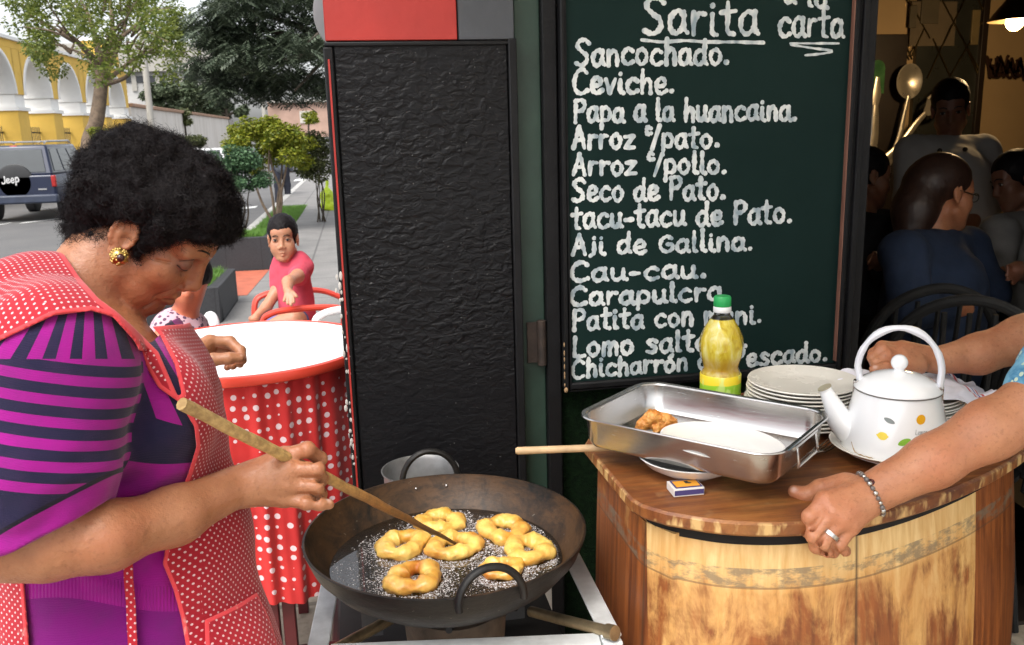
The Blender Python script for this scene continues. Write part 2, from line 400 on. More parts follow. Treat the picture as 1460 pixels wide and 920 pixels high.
# ------------------------------------------------------------------ restaurant front
BLK = M('black_paint', (.009, .009, .010), .5, var=.3, vs=14, bump=.25, bs=120, spec=.2)
GRN = M('green_paint', (.022, .05, .036), .5, var=.35, vs=8, bump=.15)
t = thing('pillar', 'black pillar with rough glossy panel and red band on top beside the chalkboard', 'pillar', (.16, 2.2, 0))
g = G(); g.b2((-.045, 2.004, 0), (.36, 2.45, 3.4)); g.mk('core', BLK, t)
k = NT('textured_black'); o_ = k.obj(); o2_ = k.obj((.62, 1, 1)); n1 = k.noise(o2_, 66, 3, .5, .5); n2 = k.noise(o_, 110, 3, .5)
zz = k.sep(o_)[2]; amp = k.math('MULTIPLY_ADD', k.ramp(zz, [(0.9, .35), (1.0, 1.0)]), 1.0, 0.0)
rel = k.math('ADD', k.math('MULTIPLY', k.ramp(n1, [(.30, 0), (.70, 1)], 'EASE'), 1.0), k.math('MULTIPLY', n2, .12))
c = k.mix(k.ramp(k.noise(o_, 160, 2, .5), [(.73, 0), (.76, .5)]), (.006, .006, .0072), (.25, .25, .25))
patch = k.ramp(k.noise(o_, 4.5, 3, .6), [(.32, .25), (.62, 1)]); rel = k.math('MULTIPLY', k.math('MULTIPLY', rel, amp), patch); k.B(color=c, rough=k.math('MULTIPLY_ADD', n2, .25, .32), spec=.2, normal=k.bump(rel, .5, .007)); 
g = G(); g.b2((-.03, 1.992, .02), (.345, 2.004, 1.69)); g.mk('textured_panel', k.m, t, bevel=.002)
RED = M('red_wall', (.36, .022, .016), .55, var=.2, vs=4, bump=.3, bs=40); GREYW = M('grey_wall', (.06, .065, .075), .55, var=.25, bump=.35, bs=50)
g = G(); g.b2((-.047, 1.990, 1.698), (.236, 2.004, 3.4)); g.mk('red_band', RED, t, bevel=.002)
g = G(); g.b2((.239, 1.990, 1.698), (.362, 2.004, 3.4)); g.mk('grey_band', GREYW, t, bevel=.002)
g = G(); g.b2((-.053, 1.984, 0), (-.033, 2.004, 1.685)); g.b2((.347, 1.984, 0), (.366, 2.004, 1.70)); g.b2((-.05, 1.988, 1.686), (.362, 2.002, 1.696)); g.mk('trim', BLK, t, bevel=.003)
g = G(); g.b2((-.0445, 1.9815, .3), (-.0405, 1.9845, 1.66)); g.mk('red_edge_line', RED, t)
g = G() # plaster chips along the left edge
for i in range(46):
    z = rng.choice([rng.uniform(.75, .95), rng.uniform(.95, 1.2), rng.uniform(.6, .9)]); s_ = rng.uniform(.001, .004); g.ball((-.05+rng.normal(.003, .006), 1.984, z), s_, 6, 4, (1, .4, rng.uniform(1, 3)))
g.mk('paint_chips', M('plaster', (.5, .48, .45), .9), t)
t = thing('door_frame', 'narrow green door strip with black post and rusty hinge left of the chalkboard', 'door frame', (.42, 2.1, 0))
g = G(); g.b2((.366, 2.02, 0), (.426, 2.4, 3.4)); g.mk('strip', GRN, t, bevel=.003)
g = G(); g.b2((.426, 2.0, 0), (.461, 2.4, 3.4)); g.mk('post', BLK, t, bevel=.004)
RUST = M('rusty_metal', (.035, .022, .016), .7, var=.6, vs=40, bump=.5)
hz = PY(768, 490, 2.0)[2]; g = G(); g.cyl((.414, 2.005, hz-.055), (.414, 2.005, hz+.055), .011); g.b2((.38, 2.012, hz-.05), (.45, 2.019, hz+.05)); g.mk('hinge', RUST, t, bevel=.001)
k = NT('green_turf'); o_ = k.obj(); n = k.noise(o_, 70, 4, .7); k.B(color=k.mix(k.ramp(n, [(.35, 0), (.7, 1)]), (.0015, .005, .002), (.007, .022, .007)), spec=.1, rough=.85, normal=k.bump(k.noise(o_, 260, 3), .9, .006))
g = G(); g.b2((.461, 2.03, 0), (1.18, 2.15, 3.4)); tag(g.mk('front_wall', k.m), 'dark green turf covered wall panel under the chalkboard', 'wall')
t = thing('door_jamb', 'wide black door jamb between the chalkboard and the dark dining room', 'door jamb', (1.22, 2.1, 0))
g = G(); g.b2((1.185, 1.985, 0), (1.234, 2.28, 3.4)); g.mk('jamb', BLK, t, bevel=.006); g = G(); g.b2((1.19, 1.972, 0), (1.205, 1.985, 3.4)); g.mk('moulding', BLK, t, bevel=.003)
g = G(); g.b2((1.234, 2.0, 2.0), (6, 2.28, 3.4)); g.b2((2.05, 2.0, 0), (6, 2.28, 2.0)); g.mk('lintel', BLK, t, bevel=.006)

t = thing('awning', 'beige canvas awning over the restaurant front', 'awning', (2.2, .4, 2.75))
g = G(); g.hexa([V(-.2, -1.6, 2.55), V(5, -1.6, 2.55), V(5, 2.0, 2.98), V(-.2, 2.0, 2.98), V(-.2, -1.6, 2.57), V(5, -1.6, 2.57), V(5, 2.0, 3.0), V(-.2, 2.0, 3.0)]); k = NT('awning_canvas'); k.B(color=(.8, .77, .7), rough=.9); tl_ = k.n('BsdfTranslucent'); tl_.inputs[0].default_value = (.85, .82, .75, 1); mx_ = k.n('MixShader'); mx_.inputs[0].default_value = .55; k.l(k.bsdf.outputs[0], mx_.inputs[1]); k.l(tl_.outputs[0], mx_.inputs[2]); k.l(mx_.outputs[0], k.out.inputs[0]); g.mk('canvas', k.m, t)
g = G()
for x in (-.15, 1.6, 3.3, 4.9): g.tube([V(x, 1.98, 2.94), V(x, -1.55, 2.53)], .018, 8)
g.tube([V(-.2, -1.58, 2.53), V(5, -1.58, 2.53)], .018, 8); g.mk('awning_frame', M('awning_steel', (.3, .3, .3), .5, .5), t)
# dining room shell
IW = M('warm_wall', (.46, .32, .17), .85, var=.15, vs=1.5, bump=.15)
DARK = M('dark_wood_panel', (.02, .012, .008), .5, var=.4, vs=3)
g = G(); g.b2((1.0, 5.2, 0), (6, 5.35, 3.0)); tag(g.mk('back_wall', IW), 'warm ochre back wall of the dining room', 'wall')
g = G(); g.b2((5.6, 2.28, 0), (5.75, 5.2, 3.0)); tag(g.mk('side_wall', M('brown_wall', (.16, .10, .06), .85)), 'plain brown side wall of the dining room', 'wall')
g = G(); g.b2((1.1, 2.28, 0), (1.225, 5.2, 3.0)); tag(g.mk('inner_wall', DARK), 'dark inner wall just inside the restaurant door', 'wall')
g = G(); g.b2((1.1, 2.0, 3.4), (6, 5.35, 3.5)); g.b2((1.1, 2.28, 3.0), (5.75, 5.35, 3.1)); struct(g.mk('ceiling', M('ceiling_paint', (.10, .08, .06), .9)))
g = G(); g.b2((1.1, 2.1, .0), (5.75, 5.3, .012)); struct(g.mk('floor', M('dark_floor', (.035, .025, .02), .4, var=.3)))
g = G(); g.b2((-.05, 2.0, 3.4), (6, 2.3, 4.6)); tag(g.mk('upper_wall', RED), 'red upper front wall of the restaurant above the door', 'wall')
# pendant features on the back wall
def W(px, py, Y=5.19): return PY(px, py, Y)
a = W(1292, 240); b = W(1402, -30)
t = thing('mirror_panel', 'dark mirror panel crossed by diagonal metal strips on the dining room wall', 'mirror', ((a[0]+b[0])/2, 5.17, a[2]))
x0, x1, z0, z1 = a[0], b[0], .6, 2.6
g = G(); g.b2((x0, 5.165, z0), (x1, 5.199, z1)); g.mk('glass', M('dark_mirror', (.030, .032, .028), .30, var=.3, spec=.8), t)  # dark base colour stands in for the dim room the mirror reflects
g = G(); ST = M('brass_strip', (.35, .27, .13), .3, 1.0)
def strip(p, q, Y=5.16, w_=.006):
    p = W(*p, Y); q = W(*q, Y); g.tube([p, q], w_, 6)
for p, q in (((1343, 0), (1400, 108)), ((1375, 0), (1345, 62)), ((1395, 0), (1404, 22)), ((1404, 24), (1345, 125)), ((1330, 55), (1366, 134)), ((1357, 35), (1322, 112)), ((1318, 40), (1300, 80)), ((1288, 55), (1300, 85)), ((1370, 50), (1396, 110)), ((1326, 55), (1296, 0))): strip(p, q)
g.mk('lattice_strip', ST, t)
g = G(); g.b2((x1-.012, 5.14, z0), (x1+.03, 5.2, z1)); g.b2((x0, 5.15, z1), (x1, 5.2, z1+.03)); g.mk('frame', DARK, t, bevel=.004)
g = G()
for (u0_, v0, u1, v1) in ((1296, 8, 1308, 40), (1312, -6, 1340, 34)):
    p = W(u0_, v1, 5.155); q = W(u1, v0, 5.155); g.b2((p[0], 5.15, p[2]), (q[0], 5.164, q[2]))
g.mk('picture_panel', M('dim_picture', (.09, .075, .05), .6), t, bevel=.003)
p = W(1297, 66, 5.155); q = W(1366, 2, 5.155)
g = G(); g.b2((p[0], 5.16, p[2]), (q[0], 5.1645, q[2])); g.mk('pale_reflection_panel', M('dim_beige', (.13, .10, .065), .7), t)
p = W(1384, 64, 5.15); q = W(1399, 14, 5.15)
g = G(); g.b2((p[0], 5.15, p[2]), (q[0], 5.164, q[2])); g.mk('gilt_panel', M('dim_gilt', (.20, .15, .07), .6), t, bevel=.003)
# inner door with arched green window
a = W(1236, 330); b = W(1289, 50)
t = thing('inner_door', 'dark wooden door with a small arched green window at the back of the dining room', 'door', ((a[0]+b[0])/2, 5.15, 0))
g = G(); g.b2((a[0]-.3, 5.14, 0), (b[0], 5.198, b[2])); g.mk('door_leaf', DARK, t, bevel=.004)
c0 = W(1251, 112, 5.13); pl = []
for i in range(13): an = math.pi*i/12; pl.append((c0[0]+.05*math.cos(an), c0[2]+.06+.05*math.sin(an)))
pl += [(c0[0]-.05, c0[2]-.09), (c0[0]+.05, c0[2]-.09)]
k = NT('green_window'); o_ = k.obj(); z_ = k.noise(o_, 12, 3); cc = k.mix(k.ramp(z_, [(.4, 0), (.6, 1)]), (.02, .09, .025), (.06, .17, .05)); k.B(color=cc, rough=.3, emit=cc, emits=.03)
g = G(); g.prismf(pl, lambda x, y: V(x, 5.132, y), lambda x, y: V(x, 5.141, y)); g.mk('window', k.m, t)
# ------------------------------------------------------------------ yellow arcade across the road
YEL = M('yellow_paint', (.74, .47, .085), .8, var=.18, vs=.6); WHT = M('white_paint', (.82, .81, .78), .7, var=.12, vs=.8); IRON = M('black_iron', (.02, .025, .022), .5)
AX = -11.0; TH = 1.15
t = thing('arcade', 'yellow arcade wall with white arches and iron gates across the road', 'arcade', (AX, 38, -.25))
gy, gw, gi = G(), G(), G()
Y0 = 25.3; BAY = 3.62; NB = 7; PW = 1.0; ZC = 2.72; ZT = 4.62; Rr = (BAY-PW)/2
for i in range(NB):
    y0 = Y0 + i*BAY; y1 = y0+PW; yn = y0+BAY
    gy.b2((AX-TH, y0, -.3), (AX, y1, ZC-.12)); gw.b2((AX-TH-.06, y0-.06, ZC-.12), (AX+.07, y1+.06, ZC))
    gw.b2((AX-TH+.06, y0+.06, ZC), (AX-.06, y1-.06, ZC+.42))
    if i < NB-1:
        zs = ZC+.42; cy = (y1+yn)/2; R_ = Rr+.02; n = 20
        for j in range(n):
            a0 = math.pi*j/n; a1 = math.pi*(j+1)/n
            A = lambda a, r: (cy-r*math.cos(a), zs+r*math.sin(a)*.98)
            (ya, za), (yb, zb) = A(a0, R_), A(a1, R_); (yc, zc), (yd, zd) = A(a0, R_+.16), A(a1, R_+.16)
            for X, sg in ((AX, 1), (AX-TH, -1)):
                gw._add([V(X+.03*sg, ya, za), V(X+.03*sg, yb, zb), V(X+.03*sg, yd, zd), V(X+.03*sg, yc, zc)], [(0, 1, 2, 3)])
                gy._add([V(X, yc, zc), V(X, yd, zd), V(X, yd, ZT), V(X, yc, ZT)], [(0, 1, 2, 3)])
                gw._add([V(X+.03*sg, yc, zc), V(X+.03*sg, yd, zd), V(X-.02*sg, yd, zd), V(X-.02*sg, yc, zc)], [(0, 1, 2, 3)])
            gw._add([V(AX+.03, ya, za), V(AX+.03, yb, zb), V(AX-TH-.03, yb, zb), V(AX-TH-.03, ya, za)], [(0, 1, 2, 3)])
        for q in range(16): # iron gate bars
            yy = y1 + (yn-y1)*(q+.5)/16; gi.cyl((AX-.55, yy, -.25), (AX-.55, yy, 2.1), .014, n=5)
        for z in (.1, 1.0, 1.9): gi.b2((AX-.57, y1, z-.025), (AX-.53, yn, z+.025))
    gy.b2((AX-TH, y0+.14, ZC+.42), (AX, y1-.14, ZT)) 
ye = Y0+(NB-1)*BAY+PW
gy.b2((AX-TH, Y0, ZT+.004), (AX, ye, ZT+.25)); gw.b2((AX-TH-.08, Y0-.1, ZT+.25), (AX+.1, ye+.1, ZT+.36))
gy.b2((AX-TH-.1, ye-2.6, ZT+.36), (AX+.02, ye-1.2, ZT+1.5)); gw.b2((AX-TH-.15, ye-2.7, ZT+1.5), (AX+.07, ye-1.1, ZT+1.62))
gy.mk('yellow_wall', YEL, t, smooth=False); gw.mk('white_arch', WHT, t, sharp=30); gi.mk('iron_gate', IRON, t)
def clothed(z0): pass
p = P(98, 75+38, 36); g = G(); g.ball(p, .13); g.cyl(p-V(0, 0, .5), p-V(0, 0, .1), .03); tag(g.mk('globe_lamp', WHT), 'white globe lamp inside the yellow arcade', 'lamp')
# boundary wall and buildings beyond
k = NT('plaster_wall'); o_ = k.obj((1, 1, .25)); c = k.mix(k.ramp(k.noise(o_, 1.2, 5, .7), [(.3, 0), (.75, 1)]), (.58, .53, .47), (.78, .74, .69)); k.B(color=c, rough=.9)
t = thing('boundary_wall', 'long pale plaster wall with terracotta coping beyond the yellow arcade', 'wall', (-11, 64, -.25))
g = G(); g.b2((-11.3, 48.2, -.3), (-11, 84, 3.2)); g.mk('plaster_wall', k.m, t)
g = G(); g.b2((-11.4, 48.2, 3.2), (-10.88, 84, 3.38)); g.mk('coping', M('terracotta', (.38, .23, .15), .85), t, bevel=.03)
t = thing('office_block', 'grey concrete office block with a dark window band behind the plaster wall', 'building', (P(200, 150, 90)[0], 95, -.25))
def bb(g, px0, py0, px1, py1, Y, dep): # block whose front face lies at distance Y
    a = PY(px0, py0, Y); b = PY(px1, py1, Y); g.b2((a[0], Y, min(a[2], b[2])), (b[0], Y+dep, max(a[2], b[2])))
CONC = M('concrete', (.40, .38, .34), .9, var=.2, vs=.4)
g = G(); bb(g, 60, 198, 298, 60, 90, 12); g.mk('wall', M('white_render', (.46, .45, .43), .85, vs=.3), t)
g = G(); bb(g, 50, 104, 304, 62, 89.4, 13); g.mk('roof', CONC, t)
g = G(); bb(g, 62, 120, 290, 107, 89.9, .3); g.mk('window', M('dark_glass', (.03, .033, .04), .2), t)
g = G()
for x in range(70, 296, 17): bb(g, x, 130, x+4, 105, 89.85, .3)
g.mk('mullion', CONC, t)
t = thing('brick_house', 'pale pink brick house far behind the dark tree', 'house', (P(430, 160, 100)[0], 100, -.25))
g = G(); bb(g, 385, 197, 520, 143, 100, 8); g.mk('wall', M('pink_brick', (.50, .33, .26), .9, var=.25, vs=.5), t)
g = G(); bb(g, 428, 176, 448, 158, 99.9, .3); g.mk('window', M('pale_shutter', (.6, .56, .5), .8), t)
g = G(); bb(g, 383, 147, 522, 141, 99.5, 9); g.mk('roof', CONC, t)
p = P(211, 140, 40); g = G(); g.tube([V(p[0], p[1], -.25), V(p[0]+.05, p[1], 8.5)], [.17, .11], 12); tag(g.mk('utility_pole', CONC), 'grey concrete utility pole left of the round tree', 'pole')
p = P(376, 150, 48); g = G(); g.tube([V(p[0], p[1], -.25), V(p[0], p[1], 7.5)], [.14, .1], 12); tag(g.mk('utility_pole', CONC), 'slim concrete pole behind the yellow green tree', 'pole')

# ------------------------------------------------------------------ trees
def leafmat(name, c1, c2, tr=.25):
    k = NT(name); gn = k.n('NewGeometry'); c = k.mix(gn.outputs['Random Per Island'], c1, c2); k.B(color=c, rough=.5, spec=.35)
    tl = k.n('BsdfTranslucent'); k.l(c, tl.inputs[0]); mx = k.n('MixShader'); mx.inputs[0].default_value = tr; k.l(k.bsdf.outputs[0], mx.inputs[1]); k.l(tl.outputs[0], mx.inputs[2]); k.l(mx.outputs[0], k.out.inputs[0]); return k.m
BARK = M('bark', (.16, .115, .08), .95, var=.5, vs=9, bump=.8, bs=30); BARKD = M('dark_bark', (.07, .055, .04), .95, var=.5, vs=9, bump=.8, bs=30)
def leaves(name, clumps, n, L, Wd, mat, parent, droop=.3, up=.5, shell=.5):
    cs = np.array([c for c, r in clumps]); rs = np.array([np.broadcast_to(r, 3) for c, r in clumps], float)
    wgt = rs.prod(1)**(2/3); ci = rng.choice(len(cs), n, p=wgt/wgt.sum())
    d = rng.normal(size=(n, 3)); d /= np.linalg.norm(d, axis=1)[:, None]; rad = (shell + (1-shell)*rng.random(n))**.7*(.8+.35*rng.random(n))
    c = cs[ci] + d*rs[ci]*rad[:, None]
    a = rng.uniform(0, 6.283, n); x = np.stack([np.cos(a), np.sin(a), rng.normal(-droop, .35, n)], 1) + d*.6; x /= np.linalg.norm(x, axis=1)[:, None]
    nr = d*.5 + rng.normal(0, .45, (n, 3)) + V(0, 0, up); y = np.cross(nr, x); y /= np.linalg.norm(y, axis=1)[:, None]; z = np.cross(x, y)
    l = (L*rng.uniform(.6, 1.25, n))[:, None]; w_ = (Wd*rng.uniform(.7, 1.2, n))[:, None]
    v = np.stack([c, c+x*l*.5-y*w_*.5+z*l*.06, c+x*l-z*l*.12, c+x*l*.5+y*w_*.5+z*l*.06], 1).reshape(-1, 3)
    return addmesh(name, v, np.arange(4*n).reshape(-1, 4), mat, parent, False)
def limbs(g, base, tips, r, mid=.45, wob=.08, n=8):
    base = np.asarray(base, float)
    for t_ in tips:
        t_ = np.asarray(t_, float); L = np.linalg.norm(t_-base); m = base + (t_-base)*mid + V(*rng.normal(0, wob*L, 3)) + V(0, 0, .08*L)
        pts = smoothpts([base, m, t_], 5); g.tube(pts, list(np.linspace(r, r*.22, len(pts))), n, upv=(0.3, 1, .2))
# 1 bright tree by the road
z = 19.; TP = lambda px, py, dz=0: P(px, py, z+dz)
t = thing('street_tree', 'tall thin leaved tree with a bare leaning trunk in front of the yellow arcade', 'tree', PZ(132, 322, -.25)*V(0, 0, 0)+V(TP(128, 250)[0], TP(128, 250)[1], -.25))
g = G(); b0 = V(TP(120, 250)[0], TP(120, 250)[1], -.3); pts = smoothpts([b0, TP(126, 215), TP(137, 175), TP(143, 135), TP(146, 98)], 5); g.tube(pts, list(np.linspace(.19, .125, len(pts))), 12, upv=(0, 1, 0))
tips = [(80, 35, -1), (40, 20, .5), (110, -10, 1.2), (150, -40, 0), (175, 30, -1), (215, 20, .5), (240, 60, 1), (70, 60, 1.2), (190, -30, 1), (205, 60, -1.2)]
limbs(g, TP(146, 100), [TP(a, b, c) for a, b, c in tips[:6]], .085); limbs(g, TP(144, 122), [TP(a, b, c) for a, b, c in tips[6:]], .06)
for a, b, c in tips: limbs(g, TP(146+(a-146)*.6, 100+(b-100)*.6, c*.6), [TP(a+rng.normal(0, 22), b+rng.normal(0, 16), c+rng.normal(0, .8)) for _ in range(3)], .03)
g.mk('trunk', BARK, t)
cl = [(TP(a+rng.normal(0, 26), b+rng.normal(0, 20), c+rng.normal(0, .9)), rng.uniform(.18, .42)) for a, b, c in tips for _ in range(5)] + [(TP(a, b, rng.normal(0, 1)), rng.uniform(.2, .4)) for a, b in ((55, 75), (75, 92), (60, 50), (245, 85), (255, 100), (235, 105), (265, 60), (260, 30), (180, 85), (150, 70), (165, 60), (225, 45), (120, 30), (100, 15), (30, 5), (45, -5), (150, 5), (190, 0), (215, -10), (250, 10))]
leaves('crown', cl, 14000, .10, .05, leafmat('leaf_bright', (.06, .10, .015), (.22, .25, .05), .4), t)
# 2 big dark feathery tree
z = 15.
t = thing('street_tree', 'large dark feathery tree spreading in from behind the black pillar', 'tree', (TP(520, 150)[0], TP(520, 150)[1], 0))
g = G(); g.tube(smoothpts([V(TP(520, 150)[0], TP(520, 150)[1], -.2), TP(510, 130), TP(490, 60)], 5), list(np.linspace(.2, .13, 11)), 10, upv=(0, 1, 0))
tips = [(300, 40, 0), (290, 90, .8), (340, 110, -.5), (420, 130, -.8), (380, 20, 0), (440, 60, -1.5), (360, -40, .5), (470, 110, -.6), (310, 5, -.6)]
limbs(g, TP(490, 70), [TP(a, b, c) for a, b, c in tips], .07, n=6); g.mk('trunk', BARKD, t)
cl = []
for a, b, r_ in ((310, 60, .42), (335, 95, .45), (360, 118, .45), (400, 118, .5), (440, 125, .45), (470, 115, .4), (330, 30, .5), (370, 50, .6), (420, 60, .6), (460, 60, .6), (350, 0, .6), (400, 5, .7), (450, 10, .7), (300, 25, .35), (300, 95, .3), (320, 120, .25), (420, -45, .7), (350, -50, .6), (480, 30, .6), (390, 85, .5), (345, 65, .5)):
    for _ in range(3): cl.append((TP(a+rng.normal(0, 10), b+rng.normal(0, 8), rng.normal(0, .7)), V(r_, r_, r_*.42)))
# each frond is a midrib with leaflets in two rows
def fronds(name, clumps, n, L, mat, parent):
    cs = np.array([c for c, r in clumps]); rs = np.array([r for c, r in clumps]); ci = rng.integers(0, len(cs), n)
    d = rng.normal(size=(n, 3)); d /= np.linalg.norm(d, axis=1)[:, None]; c = cs[ci] + d*rs[ci]*(.55+.5*rng.random(n))[:, None]
    a = rng.uniform(0, 6.283, n); x = np.stack([np.cos(a), np.sin(a), rng.normal(-.25, .2, n)], 1); x /= np.linalg.norm(x, axis=1)[:, None]
    y = np.cross(V(0, 0, 1)+rng.normal(0, .25, (n, 3)), x); y /= np.linalg.norm(y, axis=1)[:, None]; zz = np.cross(x, y); vs = []
    l = L*rng.uniform(.6, 1.2, n)[:, None]
    for j in range(6):
        for s_ in (-1, 1):
            b_ = c + x*l*(j/6) - zz*l*(j/6)**2*.35; w_ = l*.34*math.sin(math.pi*(j+1.2)/8); e = b_ + y*s_*w_ + x*w_*.6 - zz*w_*.3; h_ = x*l*.085
            vs.append(np.stack([b_, (b_+e)/2-h_*.9, e, (b_+e)/2+h_*.9], 1))
    v = np.stack(vs, 1).reshape(-1, 3); return addmesh(name, v, np.arange(len(v)).reshape(-1, 4), mat, parent, False)
fronds('crown', cl, 5600, .28, leafmat('leaf_dark', (.024, .040, .022), (.11, .135, .09), .2), t)
# 3 round trees in the distance behind the wall
def simpletree(name, label, px, py, z, rpx, rpy, n, L, mat, bark, base=-.25, trunk=True, dens=12, lobes=None, group=None, rz=None, stems=1, tr=.05):
    c = P(px, py, z); s_ = z/FOC; b = V(c[0], c[1], base)
    t = thing(name, label, 'tree' if 'tree' in name else 'shrub', b, group)
    cl = []
    for i in range(dens):
        an = rng.uniform(0, 6.28); q = math.sqrt(rng.random())*.75; h_ = rng.uniform(-.7, .7)
        cl.append((c + RT*(q*math.cos(an)*rpx*s_) + _f0*(q*math.sin(an)*rpx*s_) + UPZ*h_*rpy*s_*math.sqrt(max(.1, 1-q*q)), V(1, 1, .8)*min(rpx, rpy)*s_*rng.uniform(.3, .5)*(1 if dens < 20 else .72)))
    g = G()
    if stems == 1:
        top = c + UPZ*rpy*s_*.2; g.tube(smoothpts([b, (b+top)/2+V(*rng.normal(0, tr, 3)), top], 5), list(np.linspace(tr*2, tr, 11)), 8, upv=(0, 1, 0)); limbs(g, c-UPZ*rpy*s_*.5, [q[0] for q in cl[:7]], tr*.8, n=6)
    else:
        for i in range(stems):
            tip = cl[i % len(cl)][0]; g.tube(smoothpts([b+V(rng.normal(0, .03), rng.normal(0, .03), 0), b+(tip-b)*.35+V(rng.normal(0, .06), rng.normal(0, .06), 0), b+(tip-b)*.65+V(rng.normal(0, .05), 0, 0), tip], 5), list(np.linspace(tr*1.3, tr*.4, 16)), 7, upv=(0, 1, 0))
    g.mk('trunk', bark, t); leaves('crown', cl, n, L, L*.5, mat, t)
    return t
LG = leafmat('leaf_grey', (.06, .085, .045), (.13, .16, .09), .2); LY = leafmat('leaf_yellow', (.10, .15, .012), (.30, .30, .03), .35); LT = leafmat('leaf_teal', (.02, .055, .025), (.10, .19, .085), .15); LO = leafmat('leaf_olive', (.05, .07, .025), (.13, .14, .05), .2)
simpletree('round_tree', 'broad round grey green tree rising above the plaster wall', 255, 138, 78, 74, 30, 9000, .42, LG, BARKD, tr=.3, dens=40)
simpletree('round_tree', 'low grey green tree just right of the round tree behind the wall', 322, 158, 80, 40, 16, 4500, .4, LG, BARKD, tr=.2)
simpletree('wall_shrub', 'small dusty shrub standing against the pale plaster wall', 263, 168, 58, 11, 16, 900, .22, LO, BARKD, tr=.05)
# small tree in the verge and the shrubs around it
z = 14.2
t = simpletree('small_tree', 'small yellow green tree with twisted stems growing from the grass verge', 386, 206, 14.2, 80, 48, 13000, .065, LY, BARK, base=-.03, stems=5, tr=.022, dens=44)
simpletree('teal_shrub', 'rounded blue green shrub left of the small yellow green tree', 338, 240, 11.3, 50, 40, 9000, .045, LT, BARKD, base=.3, dens=36, stems=4, tr=.012)
simpletree('thin_shrub', 'dull olive shrub on thin stems beside the black pillar', 452, 222, 15.5, 40, 44, 5200, .06, LO, BARKD, base=0, dens=30, stems=5, tr=.012)
simpletree('hedge_shrub', 'light green shrub showing behind the left of the woman\'s hair', 160, 192, 17, 32, 20, 2200, .07, LY, BARKD, dens=10, tr=.03)
simpletree('hedge_shrub', 'light green shrub showing above the front of the woman\'s hair', 270, 200, 18, 26, 20, 2200, .07, LO, BARKD, dens=10, tr=.03)
simpletree('clipped_shrub', 'clipped green shrub far behind the small tree near the brick house', 440, 168, 60, 14, 10, 900, .2, LY, BARKD, tr=.05)
# ================================================================== CHALKBOARD
GLY = {
'S': (.66, [[(.62, .86), (.45, 1), (.2, .95), (.1, .76), (.28, .56), (.5, .4), (.52, .16), (.3, 0), (.04, .08)]]),
'C': (.68, [[(.62, .84), (.42, 1), (.17, .84), (.05, .45), (.14, .12), (.38, 0), (.64, .12)]]),
'P': (.62, [[(.1, 1), (.1, .5), (.09, 0)], [(.08, .95), (.42, 1), (.58, .78), (.44, .55), (.12, .48)]]),
'A': (.62, [[(.3, 1), (.16, .5), (.02, 0)], [(.3, 1), (.44, .5), (.56, 0)], [(.12, .36), (.46, .38)]]),
'G': (.64, [[(.55, .66), (.33, .76), (.1, .56), (.07, .22), (.3, 0), (.56, .1), (.58, .36), (.36, .36)]]),
'L': (.56, [[(.12, 1), (.1, .5), (.1, .06)], [(.1, .04), (.3, .0), (.54, .04)]]),
'a': (.58, [[(.47, .5), (.3, .63), (.08, .46), (.06, .15), (.22, 0), (.4, .12), (.48, .3)], [(.48, .62), (.47, .18), (.58, .02)]]),
'c': (.54, [[(.5, .52), (.3, .63), (.08, .42), (.08, .15), (.28, 0), (.52, .1)]]),
'd': (.6, [[(.47, .48), (.3, .6), (.08, .44), (.06, .15), (.22, 0), (.4, .12), (.48, .3)], [(.5, 1), (.48, .5), (.48, .16), (.6, .02)]]),
'e': (.56, [[(.1, .28), (.42, .34), (.44, .54), (.27, .63), (.08, .42), (.1, .13), (.3, 0), (.54, .12)]]),
'h': (.54, [[(.1, 1), (.08, .5), (.08, 0)], [(.08, .35), (.28, .6), (.44, .46), (.46, 0)]]),
'i': (.26, [[(.1, .6), (.1, .1), (.24, .02)], [(.1, .84), (.11, .87)]]),
'j': (.32, [[(.22, .6), (.22, .1), (.06, -.08)], [(.22, .84), (.23, .87)]]),
'l': (.26, [[(.1, 1), (.1, .5), (.1, .1), (.24, .02)]]),
'm': (.72, [[(.06, .6), (.06, 0)], [(.06, .36), (.22, .6), (.33, .45), (.33, 0)], [(.33, .36), (.5, .6), (.62, .45), (.64, 0)]]),
'n': (.55, [[(.07, .6), (.07, 0)], [(.07, .36), (.28, .6), (.44, .45), (.46, 0)]]),
'o': (.56, [[(.3, .62), (.1, .5), (.06, .22), (.24, 0), (.45, .14), (.48, .42), (.3, .62)]]),
'ó': (.56, [[(.3, .62), (.1, .5), (.06, .22), (.24, 0), (.45, .14), (.48, .42), (.3, .62)], [(.28, .78), (.42, .96)]]),
'p': (.56, [[(.08, .6), (.08, .1), (.06, -.32)], [(.08, .5), (.3, .62), (.5, .4), (.42, .08), (.1, .06)]]),
'r': (.44, [[(.08, .6), (.08, 0)], [(.08, .34), (.22, .56), (.42, .56)]]),
's': (.52, [[(.46, .52), (.3, .62), (.1, .5), (.26, .34), (.46, .2), (.32, .01), (.04, .06)]]),
't': (.44, [[(.2, .98), (.2, .5), (.2, .1), (.38, .02)], [(.0, .66), (.44, .72)]]),
'u': (.58, [[(.06, .6), (.08, .12), (.25, 0), (.43, .2)], [(.46, .6), (.46, .12), (.58, .02)]]),
'v': (.48, [[(.03, .6), (.22, .02)], [(.22, .02), (.46, .62)]]),
'z': (.52, [[(.05, .56), (.46, .58)], [(.46, .58), (.05, .04)], [(.05, .04), (.5, .06)]]),
'-': (.42, [[(.04, .32), (.36, .34)]]), '.': (.26, [[(.1, .06), (.13, .08)]]), '/': (.3, [[(.3, 1), (-.06, -.06)]]),
'^': (.26, [[(.24, .92), (.1, .98), (.03, .82), (.1, .66), (.26, .7)]]), ' ': (.34, []),
'L_': (.5, []), 'k': (.5, []), '1': (.3, [[(.1, 1), (.1, 0)]])}
